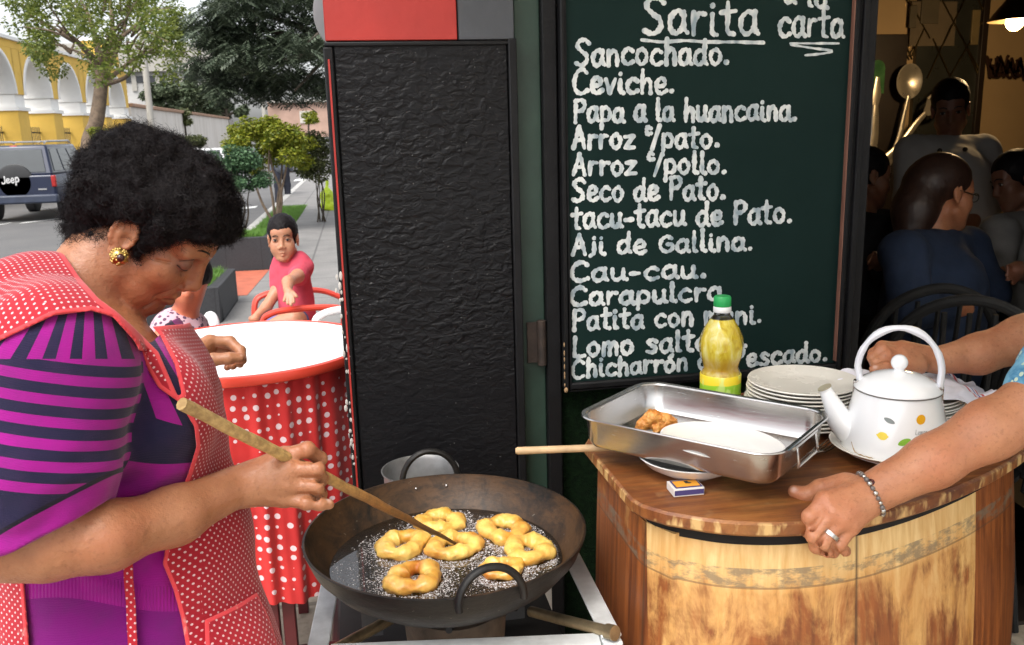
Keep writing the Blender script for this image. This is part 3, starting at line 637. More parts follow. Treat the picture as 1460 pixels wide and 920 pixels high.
def stroke_px(g, pts, hw, to3, lift, seed, n=7):
    q = [np.array(p, float) for p in pts]
    q = smoothpts(q, n) if len(q) > 2 else [q[0]+(q[1]-q[0])*i/4 for i in range(5)]
    m = len(q); L = []; R_ = []
    for i in range(m):
        t = nrm(q[min(i+1, m-1)]-q[max(i-1, 0)]+1e-9); nn = np.array([-t[1], t[0]])
        h = hw*(.92 + .16*math.sin(seed*3.7+i*.55) + .12*math.sin(seed*1.3+i*1.7)); L.append(q[i]+nn*h); R_.append(q[i]-nn*h*(1+.08*math.sin(seed+i)))
    t0 = nrm(q[1]-q[0]+1e-9); t1 = nrm(q[-1]-q[-2]+1e-9)
    def cap_(c, a, dirn):
        return [c + rotv(a-c, dirn*math.pi*k/6) for k in range(1, 6)]
    rotv = lambda v, an: np.array([v[0]*math.cos(an)-v[1]*math.sin(an), v[0]*math.sin(an)+v[1]*math.cos(an)])
    c0 = cap_(q[0], L[0], 1); c1 = cap_(q[-1], R_[-1], 1)
    vs = [to3(*p, lift+.5*i/m) for i, p in enumerate(L)] + [to3(*p, lift+.5*i/m) for i, p in enumerate(R_)]; fs = [(i, i+1, m+i+1, m+i) for i in range(m-1)]
    b = len(vs); vs += [to3(*p, lift) for p in c0]; ring = [0]+[b+i for i in range(5)]+[m]; fs.append(tuple(ring))
    b = len(vs); vs += [to3(*p, lift+.5) for p in c1]; ring = [2*m-1]+[b+i for i in range(5)]+[m-1]; fs.append(tuple(ring))
    g._add(vs, fs)
def write(g, text, p0, p1, cap, to3, hw=4.2, seed=0):
    tot = sum(GLY[c][0]+.11 for c in text); cap = cap-hw*1.5; p0 = np.array(p0, float)-V(0, hw*.75); p1 = np.array(p1, float)-V(0, hw*.75); d = p1-p0; sx = np.linalg.norm(d)/tot; t = d/np.linalg.norm(d); up = np.array([.01, -1.])*cap
    x = 0; k = 0; rr = random.Random(seed)
    for ch in text:
        wd, ss = GLY[ch]; jy = rr.uniform(-.03, .03); js = rr.uniform(.95, 1.06)
        for s_ in ss:
            k += 1; stroke_px(g, [p0 + t*(x+a)*sx + up*(b*js+jy) for a, b in s_], hw*.80*rr.uniform(.9, 1.1)*(1.22 if ch == '.' else 1), to3, k % 9, seed+k)
        x += wd+.11
YB = 1.990
t = thing('chalkboard', 'large green chalkboard menu with white brush lettering in a black frame', 'chalkboard', (.82, 1.99, 1.35))
k = NT('board_green'); o_ = k.obj(); n = k.noise(o_, 2.2, 5, .65); k.B(color=k.mix(k.ramp(n, [(.3, 0), (.75, 1)]), (.0045, .0165, .0150), (.009, .026, .023)), rough=k.math('MULTIPLY_ADD', k.noise(o_, 7, 4), .25, .5), spec=.12)
g = G(); g.b2((.475, YB, .895), (1.172, 2.028, 2.0)); g.mk('board', k.m, t)
g = G(); fr = .021
g.b2((.463, 1.978, .886), (.4765, 2.029, 2.02)); g.b2((.4765, 1.978, .886), (1.171, 2.029, .903)); g.b2((1.171, 1.978, .886), (1.185, 2.029, 2.02)); g.b2((.4765, 1.978, 1.998), (1.171, 2.029, 2.02)); g.mk('frame', BLK, t, bevel=.004)
g = G(); g.b2((1.1665, 1.9775, .91), (1.1695, 1.9895, 1.99)); g.mk('copper_edge', M('copper_edge', (.22, .10, .07), .5), t)
g = G()
for z in np.linspace(.90, .99, 7): g.ball((.4630, 1.979, z+rng.normal(0, .004)), .003, 6, 4, (.6, .6, rng.uniform(1, 2.6)))
g.ball((.466, 1.977, .888), .005, 6, 4, (1, .6, 1.4)); g.mk('chipped_wood', M('raw_wood', (.42, .27, .14), .8), t)
k = NT('brush_paint'); o_ = k.obj((1, 1, .6), (0, 0, 0), (0, .35, 0)); n = k.noise(o_, 42, 2, .5, .4); n2 = k.noise(o_, 19, 3, .6)
f = k.ramp(k.math('MULTIPLY_ADD', n2, .55, k.math('MULTIPLY', n, .5)), [(.38, 0), (.60, 1)]); k.B(color=k.mix(f, (.28, .36, .41), (.76, .79, .78)), rough=.5); PAINT = k.m
to3 = lambda x, y, l: PY(x, y, YB - .0006 - .00012*l)
LINES = [('Sarita', (917, 52), (1086, 54), 57, 4.8), ('a la', (1117, 5), (1183, 16), 36, 3.8), ('carta', (1110, 54), (1206, 56), 46, 3.9), ('Sancochado.', (820, 96), (1044, 95), 41, 4.2), ('Ceviche.', (817, 137), (966, 136), 40, 4.2),
  ('Papa a la huancaina.', (818, 177), (1140, 174), 38, 4), ('Arroz ^/pato.', (817, 215), (1029, 213), 36, 4), ('Arroz ^/pollo.', (817, 253), (1040, 250), 36, 4), ('Seco de Pato.', (816, 290), (1037, 287), 37, 4),
  ('tacu-tacu de Pato.', (816, 329), (1133, 320), 37, 4), ('Aji de Gallina.', (816, 366), (1078, 359), 34, 3.9), ('Cau-cau.', (813, 404), (1012, 398), 32, 4), ('Carapulcra.', (813, 438), (1046, 430), 32, 4), ('Patita con mani.', (816, 474), (1090, 463), 34, 3.9),
  ('Lomo saltado.', (816, 512), (1070, 498), 34, 3.9), ('Chicharrón de Pescado.', (815, 542), (1183, 516), 31, 3.7)]
for i, (s_, a, b, cp, hw) in enumerate(LINES):
    g = G(); write(g, s_, a, b, cp, to3, hw, i*31+5)
    if s_ == 'Sarita': stroke_px(g, [(915, 57), (945, 60), (975, 58), (1010, 60), (1045, 60), (1088, 61)], 2.6, to3, 3, 4)
    if s_ == 'carta':
        stroke_px(g, [(1127, 62), (1160, 62), (1196, 62)], 1.7, to3, 3, 4); stroke_px(g, [(1128, 64), (1160, 69), (1186, 72)], 1.8, to3, 4, 4); stroke_px(g, [(1186, 74), (1170, 77), (1148, 79)], 1.8, to3, 5, 4)
    g.mk('lettering', PAINT, t, smooth=False)

# ================================================================== BARREL COUNTER
CZ = .93
top = [(.387, 1.50), (.389, 1.43), (.394, 1.24), (.404, 1.212), (.432, 1.178), (.492, 1.137), (.55, 1.114), (.613, 1.102), (.675, 1.101), (.735, 1.108), (.81, 1.127), (.884, 1.153), (.95, 1.181), (1.016, 1.213), (1.118, 1.272), (1.19, 1.33), (1.235, 1.41), (1.24, 1.52), (1.19, 1.68), (.52, 1.76)]
def woodmat(name, topside=False):
    k = NT(name); o = k.obj(); s = k.sep(o)
    if topside: g1 = k.obj((3, 26, 10)); g2 = k.obj((6, 90, 20))
    else: g1 = k.obj((15, 15, 5.0)); g2 = k.obj((75, 75, 2.2))
    grain = k.noise(g2, 1, 5, .6, .4); wear = k.noise(g1, 1, 6, .68, .5); blot = k.noise(o, 9, 5, .7, .3)
    pale = k.mix(k.ramp(grain, [(.35, 0), (.65, 1)]), (.60, .35, .12), (.78, .55, .25)); brown = k.mix(k.ramp(grain, [(.3, 0), (.7, 1)]), (.11, .028, .008), (.34, .105, .024))
    amb = k.mix(k.ramp(blot, [(.35, 0), (.65, 1)]), (.50, .20, .04), (.66, .37, .11))
    if topside:
        m = k.math('ADD', k.math('MULTIPLY', wear, .8), k.math('MULTIPLY', blot, .5)); f = k.ramp(m, [(.56, 0), (.86, 1)])
        c = k.mix(f, k.mix(.45, brown, (.05, .014, .006)), k.mix(.72, amb, brown)); edge = k.attr('edge'); ew = k.ramp(k.noise(k.obj((48, 48, 18)), 1, 3), [(.50, 0), (.62, .9)])
        c = k.mix(k.math('MULTIPLY', edge, ew), c, (.62, .40, .16)); sp = k.ramp(k.noise(o, 14, 3, .6), [(.60, 0), (.72, .40)]); c = k.mix(sp, c, (.40, .25, .12))
    else:
        x, z = s[0], s[2]
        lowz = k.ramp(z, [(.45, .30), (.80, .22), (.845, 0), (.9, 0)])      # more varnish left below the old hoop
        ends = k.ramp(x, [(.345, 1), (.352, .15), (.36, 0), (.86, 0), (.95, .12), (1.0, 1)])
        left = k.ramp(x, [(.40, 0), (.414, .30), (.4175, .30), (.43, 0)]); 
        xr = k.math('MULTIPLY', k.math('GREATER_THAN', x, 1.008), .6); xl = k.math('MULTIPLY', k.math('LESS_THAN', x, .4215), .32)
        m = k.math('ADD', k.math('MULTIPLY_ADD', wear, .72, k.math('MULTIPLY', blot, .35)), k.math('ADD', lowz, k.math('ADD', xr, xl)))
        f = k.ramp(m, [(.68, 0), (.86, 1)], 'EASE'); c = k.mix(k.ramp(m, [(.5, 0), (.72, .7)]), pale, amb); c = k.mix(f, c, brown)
        # hoop scar
        hb = k.math('MULTIPLY', k.math('GREATER_THAN', z, .812), k.math('LESS_THAN', z, .842)); hs = k.ramp(k.noise(k.obj((26, 26, 60)), 1, 4, .7), [(.45, 0), (.60, .75)])
        c = k.mix(k.math('MULTIPLY', hb, hs), c, (.17, .135, .09)); hl = k.math('LESS_THAN', k.math('ABSOLUTE', k.math('SUBTRACT', z, .811)), .0016); c = k.mix(k.math('MULTIPLY', hl, .55), c, (.08, .05, .03))
        sv = k.attr('seam'); c = k.mix(k.math('MULTIPLY', sv, .85), c, (.05, .025, .012))
    k.B(color=c, rough=k.math('MULTIPLY_ADD', blot, .4, .28), normal=k.bump(grain, .25, .002)); return k.m
t = thing('barrel_counter', 'half barrel counter of worn varnished pine staves with a plank top', 'counter', (0, 0, 0))
# plank top
def ring(poly, off):
    c = np.array(poly); n = len(c); o = []
    for i in range(n):
        a = c[i-1]; b = c[i]; d = c[(i+1) % n]; t1 = (b-a)/np.linalg.norm(b-a); t2 = (d-b)/np.linalg.norm(d-b); nn = np.array([-(t1+t2)[1], (t1+t2)[0]]); nn /= np.linalg.norm(nn); o.append(b+nn*off)
    return o
def dens(poly, n=6, upto=14):
    out = []
    for i in range(len(poly)-1):
        for j in range(n): out.append(tuple(np.array(poly[i])+(np.array(poly[i+1])-np.array(poly[i]))*j/n))
    return out+[poly[-1]]
sm = [tuple(p[:2]) for p in smoothpts([V(*p, 0) for p in top[4:19]], 5)]; outl = top[:4]+sm+[top[19]]
rings = [(ring(outl, .004), CZ), (ring(outl, 0.), CZ-.004), (ring(outl, 0.), CZ-.019), (ring(outl, .004), CZ-.0235)]
vs = []; fs = []; n = len(outl)
for r_, z in rings: vs += [V(p[0], p[1], z) for p in r_]
for i in range(3): fs += [(i*n+j, (i+1)*n+j, (i+1)*n+(j+1) % n, i*n+(j+1) % n) for j in range(n)]
fs += [tuple(range(n-1, -1, -1))[::-1], tuple(3*n+j for j in range(n))[::-1]]
o = addmesh('plank_top', np.array(vs), fs, woodmat('wood_top', True), t, True, 30); fattr(o, 'edge', [0]*n+[1]*n+[1]*n+[0]*n)
bm = bmesh.new(); bm.from_mesh(o.data); bmesh.ops.recalc_face_normals(bm, faces=bm.faces); bm.to_mesh(o.data); bm.free()
# staves
body = ring(outl, .020); body[0:4] = [np.array(p) for p in ((.4095, 1.50), (.411, 1.43), (.4135, 1.27), (.4165, 1.245))]
bi = []
for i in range(len(body)): 
    if i == 4 or True: bi.append(body[i])
vs = []; fs = []; sv = []; m = len(bi); NZ = 26
nx = []
for i in range(m): # subdivide segments so the seams can be carried by vertices
    a = bi[i]; b = bi[(i+1) % m]; L = np.linalg.norm(b-a); q = max(1, int(L/.004))
    for j in range(q): nx.append(a+(b-a)*j/q)
nx = np.array(nx); m = len(nx); arc = np.r_[0, np.cumsum(np.linalg.norm(np.diff(nx, axis=0), axis=1))]
cen = V(.75, 1.5); seams = [arc[np.argmin(abs(nx[:, 0]-.725)+(nx[:, 1] > 1.3)*9)], arc[np.argmin(np.linalg.norm(nx-np.array([.4165, 1.245]), axis=1))]]
for j in range(NZ):
    z = .0 + (CZ-.044)*j/(NZ-1); bl = .035*math.sin(math.pi*min(1, max(0, (z-.0)/.93)))
    for i in range(m):
        d = nx[i]-cen; d_ = d/np.linalg.norm(d); dd = min(abs(arc[i]-s_) for s_ in seams)
        if nx[i][0] < .418: d_ = np.array([-1., 0]); 
        vs.append(V(*(nx[i] + d_*(bl-.018)*(.25 if nx[i][0] < .45 else 1) - (d_*.002 if dd < .0025 else 0)), z)); sv.append(1.0 if dd < .0025 else 0.0)
fs = [(j*m+i, j*m+(i+1) % m, (j+1)*m+(i+1) % m, (j+1)*m+i) for j in range(NZ-1) for i in range(m)] + [tuple((NZ-1)*m+i for i in range(m))]
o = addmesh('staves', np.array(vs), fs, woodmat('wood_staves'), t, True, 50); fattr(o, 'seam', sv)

g = G(); gp = [tuple(p) for p in ring(outl, .030)]; g.prism(gp, CZ-.050, CZ-.0230); g.mk('gap_shadow_strip', M('gap_shadow_black', (.008, .006, .005), .9), t)  # black strip stands in for the shadow under the overhanging top
# ================================================================== THINGS ON THE COUNTER
STEEL = NT('steel'); o_ = STEEL.obj((6, 6, 60)); STEEL.B(color=(.50, .485, .47), metal=1.0, rough=STEEL.math('MULTIPLY_ADD', STEEL.noise(o_, 4, 4), .18, .15)); STEEL = STEEL.m
CER = M('white_ceramic', (.86, .85, .83), .18, var=.05); CERC = M('cream_ceramic', (.80, .77, .70), .25, var=.1)
# steel tray
TA = V(.356, 1.388); TB = V(.563, 1.163); TC = V(.752, 1.301); ex = nrm(TB-TA); ey = V(-ex[1], ex[0]); tc = (TA+TC)/2; tL = abs((TC-TA)@ex)+.03; tW = abs((TC-TA)@ey)+.03
tc3 = V(tc[0], tc[1], .967)
def rrect(L, Wd, r, n=6):
    o = []
    for cx, cy, a0 in ((L/2-r, Wd/2-r, 0), (-L/2+r, Wd/2-r, 90), (-L/2+r, -Wd/2+r, 180), (L/2-r, -Wd/2+r, 270)):
        for i in range(n+1): a = math.radians(a0+90*i/n); o.append((cx+r*math.cos(a), cy+r*math.sin(a)))
    return o
t = thing('roasting_tray', 'rectangular stainless steel roasting tray with wire handle resting on a white bowl', 'tray', tc3)
prof = [(-.02, .0, .018), (-.006, .003, .03), (0, .012, .036), (.004, .052, .04), (.006, .056, .042), (.0115, .0575, .046), (.0125, .0555, .047), (.0115, .054, .046)]
inn = [(.0025, .0535, .039), (-.001, .013, .034), (-.008, .0045, .027), (-.022, .002, .016)]
vs = []; fs = []; nr = 0
for off, z, r in prof+inn:
    rr_ = rrect(tL-.024+2*off, tW-.024+2*off, max(.006, r)); nr = len(rr_)
    vs += [V(*(ex*x+ey*y), z) + V(tc[0], tc[1], .967) for x, y in rr_]
R_ = len(prof)+len(inn)
fs = [(i*nr+j, i*nr+(j+1) % nr, (i+1)*nr+(j+1) % nr, (i+1)*nr+j) for i in range(R_-1) for j in range(nr)] + [tuple(range(nr))[::-1], tuple((R_-1)*nr+j for j in range(nr))]
addmesh('pan', np.array(vs), fs, STEEL, t, True, 40)
for sgn in (1, -1):
    hc = tc + ex*sgn*(tL/2-.010); 
    pp = lambda a, b, c: V(*(hc+ex*sgn*a+ey*b), .967+c)
    g = G(); g.tube([pp(.002, -.042, .046), pp(.007, -.042, .044), pp(.010, -.042, .020), pp(.009, -.042, .014), pp(.009, .042, .014), pp(.010, .042, .020), pp(.007, .042, .044), pp(.002, .042, .046)], .0028, 8)
    g.tube([pp(.004, -.050, .046), pp(.004, .050, .046)], .004, 8); g.mk('wire_handle', STEEL, t)
# white plate lying in the tray
pc = V(*(tc + ex*.045 - ey*.025), .0); t = None
g = G(); g.lathe([(0, .004), (.055, .004), (.062, .0), (.066, .002), (.098, .016), (.101, .0185), (.098, .0195), (.066, .007), (.055, .0075), (0, .0075)], (0, 0, 0), 64)
o = g.mk('plate', CER, None, local=True); o.location = (pc[0], pc[1], .9735+.001); o.rotation_euler = (math.radians(2), math.radians(5), .5); tag(o, 'wide plain white plate lying inside the steel tray', 'plate')
# bowl under the tray
bc = PZ(985, 646, .965); bc = V(bc[0], bc[1], CZ)
g = G(); g.lathe([(0, .002), (.035, .002), (.04, 0), (.045, .003), (.076, .020), (.088, .0335), (.090, .035), (.087, .0355), (.072, .023), (.04, .007), (0, .006)], bc, 64)
tag(g.mk('bowl', CER), 'shallow white soup bowl under the corner of the steel tray', 'bowl')
# fried piece
FRY = NT('fried_batter'); o_ = FRY.obj(); n1 = FRY.noise(o_, 55, 5, .65); n2 = FRY.noise(o_, 190, 3, .6); cc = FRY.ramp(n1, [(.3, (.42, .13, .02)), (.5, (.62, .25, .05)), (.72, (.78, .43, .12))])
FRY.B(color=cc, rough=.38, normal=FRY.bump(FRY.math('ADD', n1, FRY.math('MULTIPLY', n2, .5)), .6, .004), sss=.1, ssss=.004); FRY = FRY.m
fp = PZ(935, 602, .988); s = SDF()
s.chain([fp+RT*-.026+UU*-.004, fp+RT*-.006+UU*.008, fp+RT*.018+UU*.005], [.009, .013, .011], .008); s.chain([fp+RT*.000-UU*.012-FW*.008, fp+RT*.02-UU*.004, fp+RT*.03+UU*.001], [.008, .010, .008], .006); s.cap(fp+RT*-.03-UU*.012, fp+RT*-.012-UU*.004, .006, .008, .005)
lo, hi = s.box(); sdfmesh('fried_fritter', lambda X: s(X)+vnoise(X, 210, 3)*.0016+vnoise(X, 420, 5)*.0008, lo-.004, hi+.004, .0011, FRY); tag(bpy.data.objects['fried_fritter'], 'small lumpy golden fried fritter in the corner of the steel tray', 'fritter')
# wooden spoon handle under the tray
WOOD = M('light_wood', (.55, .37, .20), .6, var=.3, vs=22); a = P(735, 643, 1.56); b = PZ(868, 638, .947); t = thing('wooden_spoon', 'pale wooden spoon with its handle sticking out left from under the steel tray', 'spoon', b)
d = nrm(b-a); g = G(); g.tube([a, a+d*.004, a+(b-a)*.5, b, b+d*.05], [.005, .0068, .0066, .0066, .0066], 12); g.mk('handle', WOOD, t); g = G(); g.ball(b+d*.085+V(0, 0, 0.002), .028, 16, 10, (1.4, .9, .35), R=np.stack([d, nrm(np.cross(UPZ, d)), np.cross(d, nrm(np.cross(UPZ, d)))], 1)); g.mk('spoon_head', WOOD, t)
# matchbox
mc = PZ(977, 702, CZ); t = thing('matchbox', 'small matchbox with orange label and blue striker edges in front of the tray', 'matchbox', mc)
an = math.radians(-1); mx = V(math.cos(an), math.sin(an), 0); my = V(-math.sin(an), math.cos(an), 0); Rm = np.stack([mx, my, UPZ], 1)
g = G(); g.box(mc+UPZ*.0075, (.050, .036, .013), Rm); g.mk('sleeve', M('match_white', (.75, .70, .66), .7), t, bevel=.0008)
g = G(); g.box(mc+UPZ*.0144-my*0.0+mx*.001, (.044, .030, .0006), Rm); g.mk('label_border', M('match_blue', (.03, .03, .16), .6), t)
g = G(); g.box(mc+UPZ*.01495+mx*.001, (.039, .023, .0006), Rm); g.mk('label', M('match_orange', (.80, .36, .03), .6), t)
g = G(); g.box(mc+UPZ*.0155+mx*.003+my*.004, (.006, .009, .0005), Rm); g.ball(mc+UPZ*.0155+mx*.006+my*.001, .003, 8, 4, (1.5, 1, .15)); g.mk('printed_figure', M('print_black', (.03, .03, .03), .6), t)
g = G()
for s_ in (1, -1): g = G(); g.box(mc+UPZ*.0075+my*s_*.0183, (.048, .0006, .008), Rm); g.mk('striker', M('match_striker', (.06, .045, .16), .8), t)
# fork
fa = PZ(1098, 682, CZ+.006); fb = PZ(1188, 632, CZ+.006); d = nrm(fb-fa); sd = nrm(np.cross(UPZ, d)); L = np.linalg.norm(fb-fa); t = thing('fork', 'steel table fork lying on the counter between tray and kettle', 'fork', fa)
q = lambda a, b, h=0: fa + d*a*L + sd*b + UPZ*h
g = G(); g.tube([q(0, 0), q(.3, 0, .001), q(.55, 0, .008), q(.68, 0, .004)], [.006, .005, .0035, .004], 10, flat=.45, upv=UPZ)
g.hexa([q(.66, -.005, .002), q(.66, .005, .002), q(.76, .012, 0), q(.76, -.012, 0), q(.66, -.005, .004), q(.66, .005, .004), q(.76, .012, .0022), q(.76, -.012, .0022)])
for i in range(4): g.tube([q(.755, -.0105+.007*i, .001), q(.88, -.0105+.007*i, .000), q(1.0, -.0105+.007*i, .005)], [.0023, .002, .001], 6)
g.mk('fork_body', STEEL, t)
# oil bottle
bp = P(1029, 470, 1.735); bp = V(bp[0], bp[1], CZ); t = thing('oil_bottle', 'clear plastic bottle of yellow cooking oil with a green cap behind the tray', 'bottle', bp)
BS = .205/.285
hgt = lambda v: v
prof = [(.0, .002), (.034, .0), (.040, .006), (.0405, .03), (.0395, .055), (.0395, .085), (.037, .092), (.034, .100), (.0355, .107), (.041, .125), (.043, .145), (.0405, .162), (.033, .182), (.022, .199), (.0155, .207), (.0150, .218)]
k = NT('oil_in_bottle'); zc = k.sep(k.obj())[2]; oc = k.ramp(k.noise(k.obj((1, 1, .35)), 60, 4, .6, .8), [(.3, (.62, .40, .02)), (.5, (.86, .68, .07)), (.68, (.93, .84, .30))]); oc = k.mix(k.ramp(zc, [(.086, 0), (.098, .6), (.116, .5), (.130, 0)]), oc, (.50, .22, .03)); k.B(color=oc, rough=.05, trans=.30, ior=1.2, coat=1.0, spec=.7); OILB = k.m
k = NT('pet'); k.B(color=(.97, .98, .95), rough=.06, trans=1.0, ior=1.3, coat=.3); PET = k.m
def flute(pr, c, n=56):
    g = G(); vs = []
    for r, z in pr:
        am = .0016*max(0, min(1, (z-.118)/.02, (.178-z)/.02)) if r > .02 else 0
        for i in range(n): a = 2*math.pi*i/n; rr_ = r+am*math.cos(a*9+z*55); vs.append(c+V(rr_*math.cos(a), rr_*math.sin(a), z))
    m = len(pr); g._add(vs, [(i*n+j, i*n+(j+1) % n, (i+1)*n+(j+1) % n, (i+1)*n+j) for i in range(m-1) for j in range(n)]+[tuple(range(n))[::-1], tuple((m-1)*n+j for j in range(n))]); return g
flute([(r, z) for r, z in prof if z > .198], bp).mk('bottle_neck', PET, t)
flute([(r, z) for r, z in prof if z < .20]+[(.0195, .2015), (0, .2015)], bp).mk('oil', OILB, t)
g = G(); g.lathe([(.0165, .212), (.0175, .214), (.0175, .222), (.0165, .2235)], bp, 40); g.mk('neck_ring', M('white_plastic', (.8, .8, .8), .4, var=.05), t)
g = G()
n = 48; vs = []
for z, r in ((.2236, .0162), (.2245, .0168), (.2415, .0165), (.244, .0150), (.2442, .0)):
    for i in range(n): a = 2*math.pi*i/n; rr_ = r+(.0004 if (i % 2 and r > .0155) else 0); vs.append(bp+V(rr_*math.cos(a), rr_*math.sin(a), z))
g._add(vs, [(i*n+j, i*n+(j+1) % n, (i+1)*n+(j+1) % n, (i+1)*n+j) for i in range(4) for j in range(n)]); g.mk('cap', M('green_cap', (.02, .36, .09), .4, var=.05), t)
k = NT('oil_label'); s_ = k.sep(k.obj()); z_ = s_[2]; o_ = k.obj((1, 1, .4)); 
base = k.mix(k.math('GREATER_THAN', k.math('ADD', z_, k.math('MULTIPLY', k.noise(k.obj(), 22, 2), .012)), .076), (.30, .58, .03), (.86, .66, .03))
lf = k.ramp(k.noise(k.obj((1, 1, .35), (0, 0, 0), (0, .7, 0)), 60, 2, .5), [(.55, 0), (.62, .7)]); c = k.mix(lf, base, (.62, .78, .25)); k.B(color=c, rough=.35); 
g = G(); g.lathe([(.0408, .008), (.0413, .010), (.0413, .03), (.0404, .055), (.0404, .0865), (.0398, .0875)], bp, 64); g.mk('label', k.m, t)
vd = nrm(V(CAMP[0]-bp[0], CAMP[1]-bp[1], 0)); sd = nrm(np.cross(UPZ, vd)); g = G()
for a in range(5): an = 6.283*a/5; g.ball(bp+vd*.0405+sd*(-.008+.0032*math.cos(an))+UPZ*(.049+.0032*math.sin(an)), .0028, 8, 6, (1, 1, 1))
g.ball(bp+vd*.0412+sd*-.008+UPZ*.049, .0022, 8, 6); g.mk('flower_emblem', M('pink_print', (.72, .25, .27), .5), t)
# plates
def plate_bm():
    g = G(); g.lathe([(0, .003), (.058, .003), (.062, 0), (.066, .002), (.070, .004), (.100, .0135), (.1045, .0165), (.1035, .0185), (.099, .0175), (.069, .008), (.062, .0065), (0, .0065)], (0, 0, 0), 72); return g
pc0 = P(1145, 540, 1.69)
base_ = plate_bm().mk('plate', CERC, None, local=True); PL = base_
def stack(c, n, topz, lab_top, lab_mid, group, mat=None):
    global PL
    dz = (topz-.0185-CZ)/(n-1)
    for i in range(n):
        if PL is not None and i == 0 and PL.get('label') is None: o = PL
        else: o = PL.copy(); COL.objects.link(o)
        o.location = (c[0]+rng.normal(0, .0012), c[1]+rng.normal(0, .0012), CZ+dz*i); o.rotation_euler = (0, 0, rng.uniform(0, 6))
        tag(o, lab_top if i == n-1 else lab_mid, 'plate', group)
stack(pc0, 11, pc0[2], 'topmost white plate of the tall stack right of the oil bottle', 'cream white plate lower down in the tall stack right of the oil bottle', 'plates stacked beside the oil bottle')
pc1 = P(1292, 556, 1.74); stack(pc1, 6, pc1[2], 'topmost plate of the stack behind the kettle, under the cloth', 'cream plate lower down in the stack behind the kettle', 'plates stacked behind the kettle')
# kettle on a shallow bowl
kc = PZ(1278, 652, CZ+.004); kc = V(kc[0], kc[1]+.01, CZ)
g = G(); g.lathe([(0, .002), (.045, .002), (.05, 0), (.056, .003), (.09, .019), (.1045, .0265), (.106, .028), (.1035, .0285), (.088, .0215), (.052, .008), (0, .007)], kc, 72); tag(g.mk('saucer_bowl', CERC), 'shallow cream bowl under the enamel kettle', 'bowl')
ENA = M('white_enamel', (.88, .89, .90), .10, var=.04, vs=8, coat=.5); kb = kc + V(0, 0, .0105)
t = thing('kettle', 'white enamel kettle with fruit decals and a tall arched handle', 'kettle', kb)
vd = nrm(V(CAMP[0]-kb[0], CAMP[1]-kb[1], 0)); sdx = -nrm(np.cross(UPZ, vd)) # sdx points to image left
if sdx@RT > 0: sdx = -sdx
KP = [(0, .001), (.074, 0), (.084, .004), (.0875, .012), (.087, .022), (.083, .045), (.077, .072), (.0715, .096), (.0685, .109), (.0675, .114)]
def krad(z): return float(np.interp(z, [p[1] for p in KP], [p[0] for p in KP]))
g = G(); g.lathe(KP+[(.0655, .1145), (.064, .112), (.062, .105), (.0, .10)], kb, 72); g.mk('kettle_body', ENA, t)
g = G(); g.lathe([(.0695, .1145), (.0705, .116), (.069, .1195), (.058, .129), (.040, .1385), (.020, .144), (.009, .146), (.0075, .149), (.0085, .151)], kb, 72); ld = g.mk('lid', ENA, t)
g = G(); g.lathe([(.0695, .1128), (.0705, .1136), (.0695, .1144)], kb, 72); g.mk('lid_rim', M('dark_rim', (.10, .09, .08), .4), ld)
g = G(); g.ball(kb+V(0, 0, .160), .0138, 20, 14); g.mk('knob', ENA, ld)
hp = [kb+sdx*.060+V(0, 0, .118)]+[kb + sdx*.0655*math.cos(a) + V(0, 0, .145+.075*math.sin(a)) for a in np.linspace(.05, math.pi-.05, 22)]+[kb-sdx*.064+V(0, 0, .118)]
g = G(); g.tube(hp, [.0058+.0012*math.sin(i*1.0)*(4 < i < 20) for i in range(len(hp))], 12, flat=1.5, upv=vd); g.mk('handle', M('white_bakelite', (.76, .77, .82), .35, var=.05), t)
g = G()
for s_ in (1, -1):
    g = G(); g.box(kb+sdx*s_*.066+V(0, 0, .112), (.010, .014, .022), np.stack([sdx, vd, UPZ], 1)); g.tube([kb+sdx*s_*.064+V(0, 0, .122)-vd*.012, kb+sdx*s_*.064+V(0, 0, .122)+vd*.013], .0035, 10); g.mk('handle_bracket', STEEL, t, bevel=.001)
spd = nrm(sdx*.95+vd*.25); g = G(); g.tube(smoothpts([kb+spd*.060+V(0, 0, .030), kb+spd*.088+V(0, 0, .052), kb+spd*.102+V(0, 0, .078), kb+spd*.118+V(0, 0, .110)], 6), list(np.linspace(.030, .0105, 19)), 20, upv=vd); g.tube([kb+spd*.1172+V(0, 0, .1085), kb+spd*.1195+V(0, 0, .113)], [.0112, .0118], 20); g.mk('spout', ENA, t)
g = G(); ends_ = kb+spd*.1188+V(0, 0, .1118); g.tube([ends_, ends_+nrm(spd*.12+V(0, 0, .23))*.0024], [.0121, .0119], 20); g.mk('worn_lip', M('worn_enamel', (.42, .38, .27), .6), t)
def decal(name, pts, u0, z0, mat, sc_=1.0):
    # a printed motif wrapped on the body: u = metres around from the line facing the camera (left positive), z = height
    g = G(); vs = []
    def on(u, z):
        r = krad(z)+.0006; a = u/r; return kb + (vd*math.cos(a)+sdx*math.sin(a))*r + V(0, 0, z)
    ctr = on(u0, z0); vs = [ctr]+[on(u0+x*sc_, z0+y*sc_) for x, y in pts]; n = len(pts); g._add(vs, [(0, 1+i, 1+(i+1) % n) for i in range(n)]); return g.mk(name, mat, t, smooth=False)
circ = lambda r, sx=1, sy=1, n=20: [(r*sx*math.cos(6.283*i/n), r*sy*math.sin(6.283*i/n)) for i in range(n)]
lemon = [(.0105, .001)]+[(.008*math.cos(a), .0065*math.sin(a)) for a in np.linspace(.35, 2.8, 10)]+[(-.010, .0)]+[(.008*math.cos(a), .0065*math.sin(a)) for a in np.linspace(3.5, 5.9, 10)]
